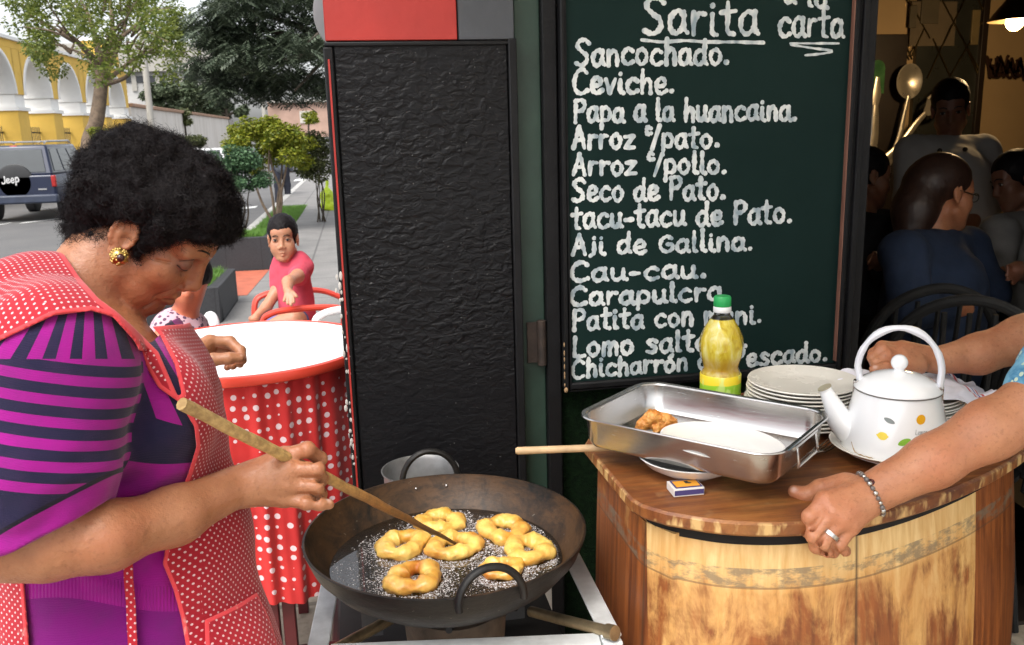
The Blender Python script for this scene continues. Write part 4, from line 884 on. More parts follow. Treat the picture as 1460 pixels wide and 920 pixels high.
leaf = [(x*.9+y*.45, -x*.45+y*.9) for x, y in [(.0105*math.cos(a), .0050*math.sin(a)*abs(math.sin(a))**.3) for a in np.linspace(0, 6.283, 22)[:-1]]]
decal('orange_decal', circ(.0078), -.040, .083, M('dec_orange', (.80, .40, .01), .3, var=.1)); decal('lemon_decal', lemon, .018, .053, M('dec_lemon', (.86, .66, .06), .3, var=.1)); decal('leaf_decal', leaf, -.016, .047, M('dec_leaf', (.25, .50, .05), .3, var=.3, vs=80))
decal('leaf_decal', [(x*.9, -y*.75) for x, y in leaf], .009, .079, M('dec_grey', (.25, .28, .27), .3))
g = G()
def onk(x, y, l): # tiny grey lettering on the kettle side
    r = krad(y)+.0006+.00005*l; a = x/r; return kb + (vd*math.cos(a)+sdx*math.sin(a))*r + V(0, 0, y)
gg = G(); write(gg, 'Lemon', (0, 0), (22, 0), 9, lambda x, y, l: onk(-.032-x*.00095, .059-y*.00095, l), .55, 3); gg.mk('lettering', M('print_grey', (.25, .25, .25), .5), t, smooth=False)
g = G()
pts = [onk(.030+.045*i/14, .0135+.0006*math.sin(i*2.1)+.016*max(0, (i-9)/5)**2, 1) for i in range(15)]; g.tube(pts, [.0003+.0006*abs(math.sin(i*.7)) for i in range(15)], 5)
g.mk('rust_drip', M('rust_stain', (.42, .26, .10), .5), t)
# cloth draped over the second plate stack
k = NT('tea_towel'); s_ = k.sep(k.obj()); u = k.attr('u'); 
def band(a, b): return k.math('MULTIPLY', k.math('GREATER_THAN', u, a), k.math('LESS_THAN', u, b))
c = k.mix(band(.80, .815), (.74, .73, .80), (.55, .07, .09)); c = k.mix(band(.84, .85), c, (.10, .10, .42)); c = k.mix(band(.865, .88), c, (.55, .07, .09))
k.B(color=c, rough=.9, normal=k.bump(k.noise(k.obj(), 700, 2), .3, .001), sheen=.2)
TT = pc1[2]+.003; tc_ = V(pc1[0], pc1[1], TT)
vs = []; nu, nv = 70, 50; U = []
for j in range(nv):
    for i in range(nu):
        u = i/(nu-1); v = j/(nv-1); x = -.155+.33*u; y = -.10+.21*v; q = V(tc_[0], tc_[1], 0) + V(_r0[0], _r0[1], 0)*x + V(_f0[0], _f0[1], 0)*y
        r = math.hypot(x, y); drop = max(0, r-.100); z = TT+.002 - (1-math.exp(-drop*9))*(.05+.03*(x > 0)) ; wr = .006*math.sin(x*70+y*25)+.005*math.sin(y*95-x*30)+.006*math.sin(x*33+2+y*60); z += (abs(wr)+.002)*(.6+1.5*min(1, drop*12)) + (.026*(.6+.4*math.sin(y*110+x*60))*math.exp(-((x+.115)/.045)**2-(y/.08)**2)) + .006
        vs.append(V(q[0], q[1], max(z, TT if r < .106 else .94))); U.append(u)
o = addmesh('tea_towel', np.array(vs), [(j*nu+i, j*nu+i+1, (j+1)*nu+i+1, (j+1)*nu+i) for j in range(nv-1) for i in range(nu-1)], k.m, None, True, 180); fattr(o, 'u', U); tag(o, 'white cloth with red and blue stripes draped over the plates behind the kettle', 'towel')

# ================================================================== STOVE, WOK, OIL, RINGS
WZ = .82; wc = V(.117, 1.437, 0)
k = NT('wok_iron'); o_ = k.obj(); n1 = k.noise(o_, 7, 6, .7, .8); n2 = k.noise(k.obj((1, 1, 2.5)), 30, 5, .7); inside = k.attr('inside')
c_out = k.mix(k.ramp(n1, [(.4, 0), (.75, 1)]), (.003, .003, .0034), (.018, .015, .012)); c_in = k.mix(k.ramp(n1, [(.40, 0), (.60, 1)]), (.007, .006, .005), (.075, .038, .016)); c_in = k.mix(k.ramp(n2, [(.5, 0), (.66, .8)]), c_in, (.02, .014, .01))
c = k.mix(inside, c_out, c_in); c = k.mix(k.ramp(k.noise(o_, 75, 3), [(.70, 0), (.74, .35)]), c, (.28, .25, .22)); k.B(color=c, rough=k.math('MULTIPLY_ADD', n2, .3, k.math('MULTIPLY_ADD', inside, -.02, .36)), metal=.15, spec=.4, normal=k.bump(k.math('ADD', n2, n1), .3, .003)); IRN = k.m
t = thing('wok', 'big black iron frying wok with two loop handles on the stove', 'wok', (wc[0], wc[1], .70))
RI = .2475
po = [(0, .703), (.06, .701), (.10, .703), (.135, .711), (.175, .730), (.21, .757), (.235, .787), (RI-.001, .816), (RI, WZ)]; pi_ = [(RI-.004, WZ+.001), (RI-.0055, .815), (.2305, .789), (.206, .761), (.172, .735), (.132, .716), (.09, .708), (0, .706)]
g = G(); g.lathe(po+pi_, (wc[0], wc[1], 0), 96); o = g.mk('pan', IRN, t); co = np.array([v.co for v in o.data.vertices]) + wloc(t)
rr = np.hypot(co[:, 0]-wc[0], co[:, 1]-wc[1]); fattr(o, 'inside', (np.abs(np.interp(co[:, 2], [p[1] for p in po], [p[0] for p in po])-rr) > .002).astype(float))
def loop(name, a, b, topp, r=.0062):
    m = (a+b)/2; h = topp-m; e = (b-a)/2
    pts = [m - e*math.cos(x)*1.04 + h*math.sin(x)*(1 if 0 < x < math.pi else 1) for x in np.linspace(-.12, math.pi+.12, 24)]
    g = G(); g.tube(pts, r, 12, flat=1.25, upv=RT*0+nrm(np.cross(h, e))); g.mk(name, IRN, t)
# near handle and far handle
ha = P(654, 832, 1.305); hb = P(744, 838, 1.305)
an0 = math.atan2((wc-CAMP)[1], (wc-CAMP)[0])
def rim(deg, r=RI+.004, z=WZ-.012): a = math.radians(deg); return V(wc[0]+r*math.cos(a), wc[1]+r*math.sin(a), z)
def rimdeg(px, py): # rim angle seen at a photo position
    best = min(range(360), key=lambda d: (lambda q: (q[0]-px)**2+(q[1]-py)**2)(proj(rim(d, RI, WZ)))); return best
def handle_at(l, r_, top, lean):
    a = rim(l); b = rim(r_); m = (a+b)/2; out = nrm(V(m[0]-wc[0], m[1]-wc[1], 0)); loop('handle', a, b, m + UPZ*top + out*lean)
d1 = rimdeg(655, 843); d2 = rimdeg(745, 838); handle_at(d1, d2, .052, -.006)
d1 = rimdeg(572, 668); d2 = rimdeg(650, 663); handle_at(d1, d2, .062, .008)
for px in (588, 634): d = rimdeg(px, 663); g = G(); g.ball(rim(d, RI-.012, WZ-.020), .0035, 8, 6); g.mk('rivet', STEEL, t)
OZ = .762
k = NT('hot_oil'); n = k.noise(k.obj(), 60, 3, .6); k.B(color=(.012, .008, .004), rough=.045, spec=.7, coat=1.0, normal=k.bump(k.math('ADD', n, k.noise(k.obj(), 190, 3, .6)), .6, .004))
ol = thing('frying_oil', 'dark bubbling frying oil inside the wok', 'oil', (wc[0], wc[1], OZ))
g = G(); g.lathe([(0, OZ), (.10, OZ), (.196, OZ), (.2048, OZ+.0006)], (wc[0], wc[1], 0), 72); g.mk('oil_surface', k.m, ol)
DOUGH = NT('ring_dough'); o_ = DOUGH.obj(); n1 = DOUGH.noise(o_, 28, 5, .6); n2 = DOUGH.noise(o_, 150, 3, .6); at = DOUGH.attr('done')
pale = DOUGH.mix(DOUGH.ramp(n1, [(.35, 0), (.62, 1)]), (.70, .36, .05), (.88, .62, .17)); brn = DOUGH.mix(DOUGH.ramp(n1, [(.35, 0), (.62, 1)]), (.46, .14, .016), (.78, .38, .07)); cc = DOUGH.mix(at, pale, brn)
DOUGH.B(color=cc, rough=.33, spec=.6, normal=DOUGH.bump(DOUGH.math('ADD', n1, DOUGH.math('MULTIPLY', n2, .35)), .5, .004), sss=.12, ssss=.005); DOUGH = DOUGH.m
RINGS = [((573, 779), .0325, .0168, .1, 'pale ring doughnut frying at the left of the oil'), ((647, 780), .0335, .0160, .5, 'ring doughnut under the tip of the wooden stick'), ((628, 746), .031, .0160, .12, 'pale ring doughnut frying at the back of the wok'), ((719, 757), .034, .0165, .6, 'golden ring doughnut at the right back of the oil'), ((754, 786), .032, .0168, .2, 'pale yellow ring doughnut at the far right of the oil'), ((590, 826), .033, .0168, .8, 'browned ring doughnut against the front rim of the wok'), ((716, 812), .026, .0115, .55, 'partly hidden ring doughnut behind the near loop handle')]
RP = []
for i, ((px, py), R_, r_, done, lab) in enumerate(RINGS):
    c = PZ(px, py, OZ+.004); RP.append((c, R_+r_)); nu, nv = 72, 24; vs = []
    for a in range(nu):
        for b in range(nv):
            A = 2*math.pi*a/nu; Bq = 2*math.pi*b/nv; vs.append((A, Bq))
    vs = np.array(vs); A, Bq = vs[:, 0], vs[:, 1]; rm = R_*(1+.10*np.sin(2*A+i*1.3)+.07*np.sin(3*A+i*2.1)); rt_ = r_*(1+.16*np.sin(4*A+i)+.10*np.sin(7*A+i*3)); pts = np.stack([(rm+rt_*np.cos(Bq))*np.cos(A), (rm+rt_*np.cos(Bq))*np.sin(A), rt_*.78*np.sin(Bq)], 1)
    pts *= (1+vnoise(pts, 95, i)*.05+vnoise(pts, 210, i+9)*.035+vnoise(pts, 420, i+3)*.025+vnoise(pts, 800, i+5)*.012)[:, None]; pts += c + V(0, 0, .003)
    o = addmesh('doughnut', pts, [(a*nv+b, ((a+1) % nu)*nv+b, ((a+1) % nu)*nv+(b+1) % nv, a*nv+(b+1) % nv) for a in range(nu) for b in range(nv)], DOUGH, None, True, 180)
    fattr(o, 'done', np.clip(done*.8+.1+.25*np.sin(A*2+i)-.35*np.clip((pts[:, 2]-c[2])/r_, -1, 1)*.7+vnoise(pts, 60, 4)*.35+vnoise(pts, 190, 6)*.25, 0, 1)); tag(o, lab, 'doughnut', 'ring doughnuts frying in the wok')
# froth
ib = bmesh.new(); bmesh.ops.create_icosphere(ib, subdivisions=1, radius=1); iv = np.array([v.co for v in ib.verts]); ifc = np.array([[v.index for v in f.verts] for f in ib.faces]); ib.free()
bpts = []
while len(bpts) < 16000:
    c, R_ = RP[rng.integers(len(RP))]; a = rng.uniform(0, 6.283); d = R_*(.98+abs(rng.normal(0, .34))) if rng.random() < .8 else R_*rng.uniform(0, .42)
    p = c + V(d*math.cos(a), d*math.sin(a), 0); r = math.hypot(p[0]-wc[0], p[1]-wc[1])
    if r < .198: bpts.append((p[0], p[1], OZ, rng.uniform(.0006, .0018)*(1 if rng.random() < .96 else 1.7)))
for _ in range(2500):
    a = rng.uniform(math.pi*.95, math.pi*2.0); r = rng.uniform(.08, .2); bpts.append((wc[0]+r*math.cos(a), wc[1]+r*math.sin(a), OZ, rng.uniform(.0006, .0016)))
bp_ = np.array(bpts); v = (iv[None]*bp_[:, 3][:, None, None]*V(1, 1, .8) + bp_[:, None, :3]).reshape(-1, 3); f = (ifc[None]+np.arange(len(bp_))[:, None, None]*len(iv)).reshape(-1, 3)
k = NT('froth'); gn = k.n('NewGeometry'); k.B(color=k.mix(gn.outputs['Random Per Island'], (.10, .085, .08), (.66, .63, .63)), rough=.15, spec=.8, coat=1.0)
tag(addmesh('bubbles', v, f, k.m, ol, True, 180), kind='stuff')
# stick
STK = NT('stick_wood'); o_ = STK.obj(); at = STK.attr('u'); gr = STK.noise(STK.obj((1, 1, 1)), 85, 4, .6); c = STK.ramp(at, [(0, (.40, .27, .11)), (.06, (.50, .34, .14)), (.30, (.55, .36, .13)), (.6, (.36, .16, .045)), (.85, (.12, .05, .02)), (1, (.03, .018, .012))]); c = STK.mix(STK.ramp(gr, [(.38, .55), (.6, 0)]), c, (.15, .08, .03)); STK.B(color=c, rough=.5, normal=STK.bump(gr, .4, .002))
sa = P(259, 576, .985); sb = P(650, 775, 1.583); g = G(); N_ = 40; g.tube([sa+(sb-sa)*i/N_+V(0, 0, .0006*math.sin(i*.9)) for i in range(N_+1)], [(.0076 if i < 24 else .0076-.0050*(i-24)/16)*(1+.04*math.sin(i*1.9)) for i in range(N_+1)], 10, upv=UPZ)
o = g.mk('stirring_stick', STK.m); co = np.array([v.co for v in o.data.vertices]); fattr(o, 'u', np.clip((co-sa)@nrm(sb-sa)/np.linalg.norm(sb-sa), 0, 1)); tag(o, 'long worn wooden stick in the woman\'s hand dipping into the oil', 'stick')
# stove
t = thing('gas_stove', 'white painted iron gas burner stove carrying the wok', 'stove', (.13, 1.55, 0)); SWH = M('chipped_white_iron', (.62, .64, .64), .45, var=.35, vs=12, bump=.2)
FL = PZ(452, 925, .70); FR = PZ(872, 905, .70); BL = V(-.072, 1.80, .70); BR = V(.366, 1.80, .70)
g = G()
def bar(a, b, w_, h): 
    a = np.array(a); b = np.array(b); d = nrm(b-a); s_ = nrm(np.cross(UPZ, d)); g.hexa([a-s_*w_/2-UPZ*h, a+s_*w_/2-UPZ*h, b+s_*w_/2-UPZ*h, b-s_*w_/2-UPZ*h, a-s_*w_/2, a+s_*w_/2, b+s_*w_/2, b-s_*w_/2])
bar(FL, BL, .034, .006); bar(FR, BR, .034, .006); bar(FL+V(.018, .004, -.0065), FR+V(-.018, .004, -.0065), .034, .028); bar(BL+V(.018, -.01, -.0065), BR+V(-.018, -.01, -.0065), .034, .028)
for p in (FL, FR, BL, BR): g.b2((p[0]-.016, p[1]-.012, 0), (p[0]+.016, p[1]+.02, p[2]-.008))
bar(V(FL[0], FL[1], .2), V(FR[0], FR[1], .2), .03, .03); bar(V(BL[0], BL[1], .2), V(BR[0], BR[1], .2), .03, .03)
g.mk('frame', SWH, t, bevel=.002)
CAST = M('sooty_cast_iron', (.10, .075, .055), .75, var=.6, vs=18, bump=.6); SOOT = M('soot_black', (.012, .012, .012), .7)
g = G(); g.lathe([(.055, .60), (.088, .605), (.092, .655), (.086, .672), (.074, .672), (.070, .655), (.06, .63)], (wc[0]+.01, wc[1]-.005, 0), 48); g.lathe([(.0, .62), (.04, .62), (.045, .668), (.03, .676), (0, .676)], (wc[0]+.01, wc[1]-.005, 0), 32); g.mk('burner', CAST, t)
for a in (20, 80, 140, 200, 260, 320):
    a = math.radians(a); d = V(math.cos(a), math.sin(a), 0); c = V(wc[0]+.01, wc[1], 0); g = G(); g.tube([c+d*.08+V(0, 0, .672), c+d*.10+V(0, 0, .694), c+d*.13+V(0, 0, .697)], .006, 8); g.mk('pot_support', SOOT, t)
g = G(); g.b2((FL[0]+.02, FL[1]+.05, .52), (FR[0]-.02, 1.78, .535)); g.mk('drip_tray', SOOT, t)
PIPE = M('greasy_steel_pipe', (.42, .33, .20), .35, .8, var=.5, vs=25)
a = PZ(757, 872, .66); b = PZ(868, 903, .70)+V(0, -.006, .006); g = G(); g.cyl(a, b, .0095, n=16); g.cyl(b-(b-a)*.03, b+(b-a)*.06, .0125, n=12); pp = g.mk('gas_pipe', PIPE, t)
a = PZ(570, 876, .64); b = PZ(480, 925, .66); g = G(); g.cyl(a, b, .010, n=16); g.mk('gas_pipe', PIPE, t)
for a, b in ((.09, .16), (-.16, -.12)): g = G(); g.b2((wc[0]+a, 1.56, .55), (wc[0]+b, 1.575, .69)); g.mk('burner_bracket', M('dull_grey_iron', (.16, .16, .16), .5, .6, var=.4), t)
# aluminium pot behind the wok
pt = P(599, 668, 1.90); t = thing('aluminium_pot', 'dull aluminium pot half hidden behind the wok', 'pot', (pt[0], pt[1], .70)); ALU = M('dull_aluminium', (.34, .34, .34), .45, .8, var=.4, vs=12)
zt = pt[2]; g = G(); g.lathe([(0, .702), (.07, .701), (.076, .708), (.079, zt-.01), (.083, zt-.002), (.084, zt), (.0815, zt), (.077, zt-.008), (.073, .712), (0, .706)], (pt[0], pt[1], 0), 64); g.mk('pot_body', ALU, t)
# ================================================================== ROUND TABLE WITH SKIRT, CHAIRS
TZ = .95; tcn = PZ(352, 494, TZ); TR = .325
REDP = M('red_plastic', (.62, .055, .03), .35, var=.12, vs=5); WPL = M('white_table', (.86, .86, .87), .4, var=.05)
t = thing('round_table', 'round white topped table with a red rim and red polka dot skirt', 'table', (tcn[0], tcn[1], 0))
g = G(); g.lathe([(0, TZ-.012), (TR-.012, TZ-.012), (TR-.008, TZ-.006), (TR-.010, TZ), (0, TZ+.0005)], (tcn[0], tcn[1], 0), 96); g.mk('tabletop', WPL, t)
g = G(); g.lathe([(TR-.0075, TZ-.001), (TR-.004, TZ+.003), (TR+.006, TZ+.001), (TR+.010, TZ-.010), (TR+.008, TZ-.020), (TR, TZ-.024), (TR-.006, TZ-.020)], (tcn[0], tcn[1], 0), 96); g.mk('rim', REDP, t)
k = NT('polka_cloth'); uu_ = k.attr('u'); vv_ = k.attr('v'); cmb = k.n('CombineXYZ'); k.l(uu_, cmb.inputs[0]); k.l(vv_, cmb.inputs[1])
d = k.voro(cmb.outputs[0], 34, rnd=.30); n = k.noise(k.obj(), 9, 3); red = k.mix(k.ramp(n, [(.3, 0), (.7, 1)]), (.50, .012, .014), (.64, .024, .022)); dots = k.math('LESS_THAN', d, .265); c = k.mix(dots, red, (.80, .62, .66)); k.B(color=c, rough=.75, sheen=.2, normal=k.bump(k.noise(k.obj(), 500, 2), .2, .001))
zb = .35; vs = []; U = []; Vv = []; nu, nv = 360, 40
for j in range(nv):
    f = j/(nv-1)
    for i in range(nu):
        a = 2*math.pi*i/nu; am = .0035+.0045*f; fold = am*math.sin(31*a+1.2*math.sin(3*a)+f*1.0)+am*.5*math.sin(47*a+2*math.sin(5*a))+.009*f*math.sin(9*a); r = TR-.016+fold+.006*f
        vs.append(V(tcn[0]+r*math.cos(a), tcn[1]+r*math.sin(a), TZ-.02-(TZ-.02-zb)*f+.008*f*math.sin(7*a))); U.append(a*TR*1.08); Vv.append(f*(TZ-zb))
o = addmesh('skirt', np.array(vs), [(j*nu+i, (j+1)*nu+i, (j+1)*nu+(i+1) % nu, j*nu+(i+1) % nu) for j in range(nv-1) for i in range(nu)], k.m, t, True, 180); fattr(o, 'u', U); fattr(o, 'v', Vv)
MAR = M('maroon_legs', (.10, .012, .016), .45, var=.3)
for px, py in ((392, 880), (440, 880), (330, 880), (425, 700)):
    q = PZ(px, py, .4); q = V(tcn[0], tcn[1], 0)+nrm(V(q[0]-tcn[0], q[1]-tcn[1], 0))*.27; g = G(); g.box(q+UPZ*.47, (.032, .032, .94)); g.mk('leg', MAR, t, bevel=.003)
g = G()
for a, b in (((-.19, -.19), (.19, -.19)), ((-.19, .19), (.19, .19)), ((-.19, -.19), (-.19, .19)), ((.19, -.19), (.19, .19))): g.tube([V(tcn[0]+a[0], tcn[1]+a[1], .14), V(tcn[0]+b[0], tcn[1]+b[1], .14)], .016, 8)
g.mk('stretcher', MAR, t)
def armchair(label, loc, rz, mat, mat2=None, group='plastic chairs around the table'):
    t = thing('plastic_armchair', label, 'chair', loc, group, rz); m2 = mat2 or mat
    o0 = len(bpy.data.objects); lo = []
    g = G(); g.grid(lambda u, v: V((u-.5)*.44, (v-.5)*.42, .42-.012*math.sin(math.pi*u)+.01*(v < .2)), 12, 10); o = g.mk('seat', mat, t, local=True); m = o.modifiers.new('th', 'SOLIDIFY'); m.thickness = .014
    g = G()
    for i in range(5): u = -.16+.08*i; g.tube([V(u, .19, .42), V(u*1.05, .235, .62), V(u*1.05, .27, .84-.10*(u/.2)**2)], [.02, .02, .018], 8, flat=.35, upv=V(0, 1, 0))
    g.tube(smoothpts([V(-.22, .21, .42), V(-.215, .245, .62), V(-.17, .275, .80), V(0, .285, .86), V(.17, .275, .80), V(.215, .245, .62), V(.22, .21, .42)], 6), .018, 10); g.mk('backrest', mat, t, local=True)
    for s_ in (-1, 1):
        g = G(); g.tube(smoothpts([V(.215*s_, .24, .60), V(.25*s_, .12, .645), V(.255*s_, -.05, .655), V(.25*s_, -.17, .645), V(.24*s_, -.215, .60), V(.235*s_, -.22, .44)], 6), .024, 10, flat=.55, upv=UPZ); g.mk('armrest', m2, t, local=True)
        for sy in (-1, 1): g = G(); g.tube([V(.21*s_, .19*sy, .43), V(.235*s_, .235*sy, 0)], [.026, .018], 8); g.mk('leg', mat, t, local=True)
    return t
WPC = M('white_plastic_chair', (.80, .80, .80), .4, var=.06)
# ================================================================== PEOPLE
BASIS = np.stack([RT, FW, UU], 1)
def hrot(yaw, pitch, roll):
    a, b, c = map(math.radians, (yaw, pitch, roll)); ca, sa, cb, sb, cc, s_ = math.cos(a), math.sin(a), math.cos(b), math.sin(b), math.cos(c), math.sin(c)
    return BASIS@np.array([[ca, -sa, 0], [sa, ca, 0], [0, 0, 1]])@np.array([[cb, 0, sb], [0, 1, 0], [-sb, 0, cb]])@np.array([[1, 0, 0], [0, cc, -s_], [0, s_, cc]])
CR = np.stack([RT, UU, FW], 1)
def skin(name, c1, c2, freck=.3):
    k = NT(name); o = k.obj(); n = k.noise(o, 22, 6, .68); n2 = k.noise(o, 150, 5, .65); c = k.mix(k.ramp(n, [(.3, 0), (.7, 1)]), c1, c2)
    red_ = k.ramp(k.noise(o, 9, 4, .6), [(.42, 0), (.68, .45)]); c = k.mix(red_, c, (c2[0]*.95, c2[1]*.62, c2[2]*.55)); c = k.mix(k.ramp(n2, [(.55, 0), (.68, freck*1.4)]), c, tuple(x*.55 for x in c1)); lip = k.attr('lip'); c = k.mix(k.math('MULTIPLY', lip, .75), c, (c1[0]*.75, c1[1]*.42, c1[2]*.5)); ld = k.attr('lid'); c = k.mix(k.math('MULTIPLY', ld, .55), c, (.10, .048, .045)); nl = k.attr('nail'); c = k.mix(k.math('MULTIPLY', nl, .8), c, (.62, .40, .33))
    w_ = k.voro(o, 420, 'F1'); k.B(color=c, rough=k.math('MULTIPLY_ADD', n2, .25, .33), spec=.5, sss=.12, ssss=.006, sssr=(1, .35, .2), normal=k.bump(k.math('ADD', k.math('MULTIPLY', k.noise(k.obj((1, 1, 3)), 75, 4, .7), 1.3), k.math('ADD', n2, k.math('MULTIPLY', w_, .6))), .30, .0016)); return k.m
SKW = skin('skin_tan', (.265, .106, .049), (.37, .165, .080)); SKS = skin('skin_warm', (.37, .15, .072), (.50, .225, .115)); SKC = skin('skin_child', (.40, .185, .105), (.50, .25, .15), .1); SKD = skin('skin_deep', (.20, .085, .05), (.26, .12, .07), .1); SKR = skin('skin_flushed', (.46, .13, .07), (.56, .19, .10), .1)
def head(s, O, Mx, q, neck=None, nr=(.055, .06), age=0., ears=True, kid=0):
    """adds a head in its own frame: x forward, y left, z up, origin between the ear canals"""
    h = lambda x, y, z: O + Mx@(V(x, y, z)*q)
    E = lambda c, r, k=.015, op='u': s.ell(h(*c), V(*r)*q, Mx, k*q, op)
    Cp = lambda a, b, ra, rb, k=.012, op='u': s.cap(h(*a), h(*b), ra*q, rb*q, k*q, op)
    if neck is not None: s.cap(h(-.028, 0, -.02), neck, nr[0], nr[1], .03)
    E((0, 0, .050), (.091, .072, .078)); E((.045, 0, -.035), (.052, .056, .072), .02); E((.06, 0, .05), (.036, .056, .044), .02)
    for y in (-1, 1):
        Cp((.01, .05*y, -.055), (.062, .018*y, -.092), .021, .018, .02); E((.055, .04*y, -.02), (.029, .025, .034), .018)
        if age: E((.048, .043*y, -.072), (.024, .018, .022), .016)
        if not kid: Cp((.091, .012*y, .028), (.076, .046*y, .026), .010, .009, .012)
        else: E((.052, .036*y, -.045), (.028, .026, .030), .02)
    E((.072, 0, -.094), (.018, .022, .017), .012)
    for y in (-1, 1):
        E((.097, .033*y, .008), (.016, .018, .012), .012, 's'); E((.0785, .033*y, .008), (.0135, .0155, .0125), .004)
    Cp((.092 - .006*kid, 0, .018), (.104 - .002*kid, 0, -.026), .0085, .0125 - .003*kid, .012); E((.103-.002*kid, 0, -.028), (.0125-.003*kid, .0125, .010), .006)
    for y in (-1, 1): E((.095, .0135*y, -.034), (.011, .008, .009), .006)
    Cp((.079, -.024, -.066), (.0915, -.007, -.0605), .005, .0065, .006); Cp((.0915, -.007, -.0605), (.0915, .007, -.0605), .0065, .0065, .004); Cp((.0915, .007, -.0605), (.079, .024, -.066), .0065, .005, .004)
    Cp((.080, -.021, -.070), (.0905, 0, -.0735), .005, .0075, .006); Cp((.0905, 0, -.0735), (.080, .021, -.070), .0075, .005, .004)
    Cp((.086, -.025, -.067), (.098, 0, -.0665), .0012, .0016, .004, 's'); Cp((.098, 0, -.0665), (.086, .025, -.067), .0016, .0012, .004, 's')
    for y in (-1, 1):
        E((.101, .0075*y, -.041), (.005, .0035, .004), .003, 's')
        if age: Cp((.095, .020*y, -.032), (.079, .038*y, -.064), .003, .0035, .008, 's'); Cp((.080, .029*y, -.074), (.067, .037*y, -.094), .0025, .0025, .007, 's'); Cp((.091, .022*y, -.010), (.073, .046*y, -.014), .002, .002, .006, 's'); Cp((.066, .054*y, .012), (.052, .062*y, .018), .0015, .0015, .004, 's'); Cp((.066, .055*y, .002), (.050, .062*y, -.004), .0015, .0015, .004, 's')
    if ears:
        for y in (-1, 1):
            E((-.004, .075*y, .002), (.019, .009, .030), .006)
            ring_ = [(-.004+.0165*math.cos(a), (.080)*y, .006+.026*math.sin(a)) for a in np.linspace(-.6, 4.2, 12)]
            for i in range(11): Cp(ring_[i], ring_[i+1], .0042, .0042, .003)
            E((.003, .087*y, .002), (.0085, .009, .015), .005, 's'); E((-.002, .088*y, .017), (.008, .008, .008), .005, 's'); E((-.002, .078*y, -.027), (.009, .006, .009), .005)
    return h
def lipattr(h, q):
    ls = SDF(); pts = [(.079, -.022, -.067), (.092, -.006, -.062), (.092, .006, -.062), (.079, .022, -.067)]; l2 = [(.081, -.019, -.071), (.091, 0, -.074), (.081, .019, -.071)]
    ls.chain([h(*p) for p in pts], [.0055*q]*4, .002); ls.chain([h(*p) for p in l2], [.006*q]*3, .002)
    return lambda X: np.clip(-ls(X)/(.0025*q)+.4, 0, 1)
DKH = NT('dark_hair'); _n = DKH.noise(DKH.obj(), 90, 4); DKH.B(color=DKH.mix(_n, (.005, .004, .0045), (.016, .013, .014)), rough=.55, spec=.1); DKH = DKH.m
BRH = M('brown_hair', (.035, .016, .011), .45, var=.4, vs=40)
LASH = M('lash_dark', (.010, .007, .006), .5)
def hairmesh(name, s, mat, parent, cell, nz=.004, fr=120):
    lo, hi = s.box(); return sdfmesh(name, lambda X: s(X)+vnoise(X, fr, 2)*nz+vnoise(X, fr*2.3, 5)*nz*.5, lo-.01, hi+.01, cell, mat, parent)
def strands(name, hv, n, L, r, mat, parent, curl=1.0, inset=.004):
    """loose curls: thin ribbons that start in the hair mass and spiral out of it"""
    me = hv.data; co = np.empty(len(me.vertices)*3, np.float32); me.vertices.foreach_get('co', co); co = co.reshape(-1, 3); no = np.empty_like(co); me.vertices.foreach_get('normal', no.ravel()) if False else None
    no = np.array([v.normal for v in me.vertices]); off = wloc(hv); ii = rng.integers(0, len(co), n); p = co[ii]+off; nn = no[ii]
    t1 = np.cross(nn, rng.normal(size=(n, 3))); t1 /= np.linalg.norm(t1, axis=1)[:, None]; t2 = np.cross(nn, t1); K = 9; ln = (L*rng.uniform(.45, 1.25, n))[:, None]; ph = rng.uniform(0, 6.28, n)[:, None]; tw = rng.uniform(3.5, 8.5, n)[:, None]*curl; bend = rng.normal(0, .8, (n, 1)); cr = rng.uniform(.0022, .0055, n)[:, None]
    rows = []
    for i in range(K):
        f = i/(K-1); c = p - nn*inset + nn*ln*f*.62 + t1*bend*ln*f*f*.7 + (t1*np.cos(ph+tw*f)+t2*np.sin(ph+tw*f))*cr*min(1, f*2.2); rows.append(c)
    rows = np.stack(rows, 1); d = np.gradient(rows, axis=1); d /= np.linalg.norm(d, axis=2)[..., None]+1e-9; sd = np.cross(d, nn[:, None, :]+t2[:, None, :]*.7); sd /= np.linalg.norm(sd, axis=2)[..., None]+1e-9
    wv = (r*np.linspace(1, .35, K))[None, :, None]; v = np.stack([rows-sd*wv, rows+sd*wv], 2).reshape(-1, 3)
    b = (np.arange(n)*K*2)[:, None]; j = np.arange(K-1)[None]*2; f = np.stack([b+j, b+j+1, b+j+3, b+j+2], -1).reshape(-1, 4)
    return addmesh(name, v, f, mat, parent, True, 180)
def tubemesh(name, pts, r, mat, parent, n=8, flat=1., upv=None):
    g = G(); g.tube(pts, r, n, flat=flat, upv=upv); return g.mk(name, mat, parent)
# ------------------------------------------------------------------ the cook
HO = P(210.6, 326.4, 1.218); HM = hrot(11.7, 38.7, 21.5); HQ = .893
foot = P(200, 900, 1.19); wt_ = thing('person', 'woman with curly black hair in striped purple jumper and red dotted apron stirring', 'person', (foot[0], foot[1], 0))
sk = SDF(); h = head(sk, HO, HM, HQ, P(98, 440, 1.19), (.050, .056), 1.)
sk.ell(P(108, 480, 1.19), (.072, .054, .10), CR, .03); sk.ell(P(118, 565, 1.19), (.085, .09, .11), CR, .04); sk.cap(P(150, 570, 1.19), P(200, 850, 1.19), .105, .115, .04)
gx, gy = foot[0], foot[1]
for s_ in (-1, 1): sk.chain([V(gx, gy+.06*s_, .78), V(gx+.01, gy+.075*s_, .45), V(gx-.02, gy+.085*s_, .07)], [.078, .058, .036], .03); sk.cap(V(gx-.03, gy+.085*s_, .035), V(gx+.14, gy+.09*s_, .028), .036, .026, .02)
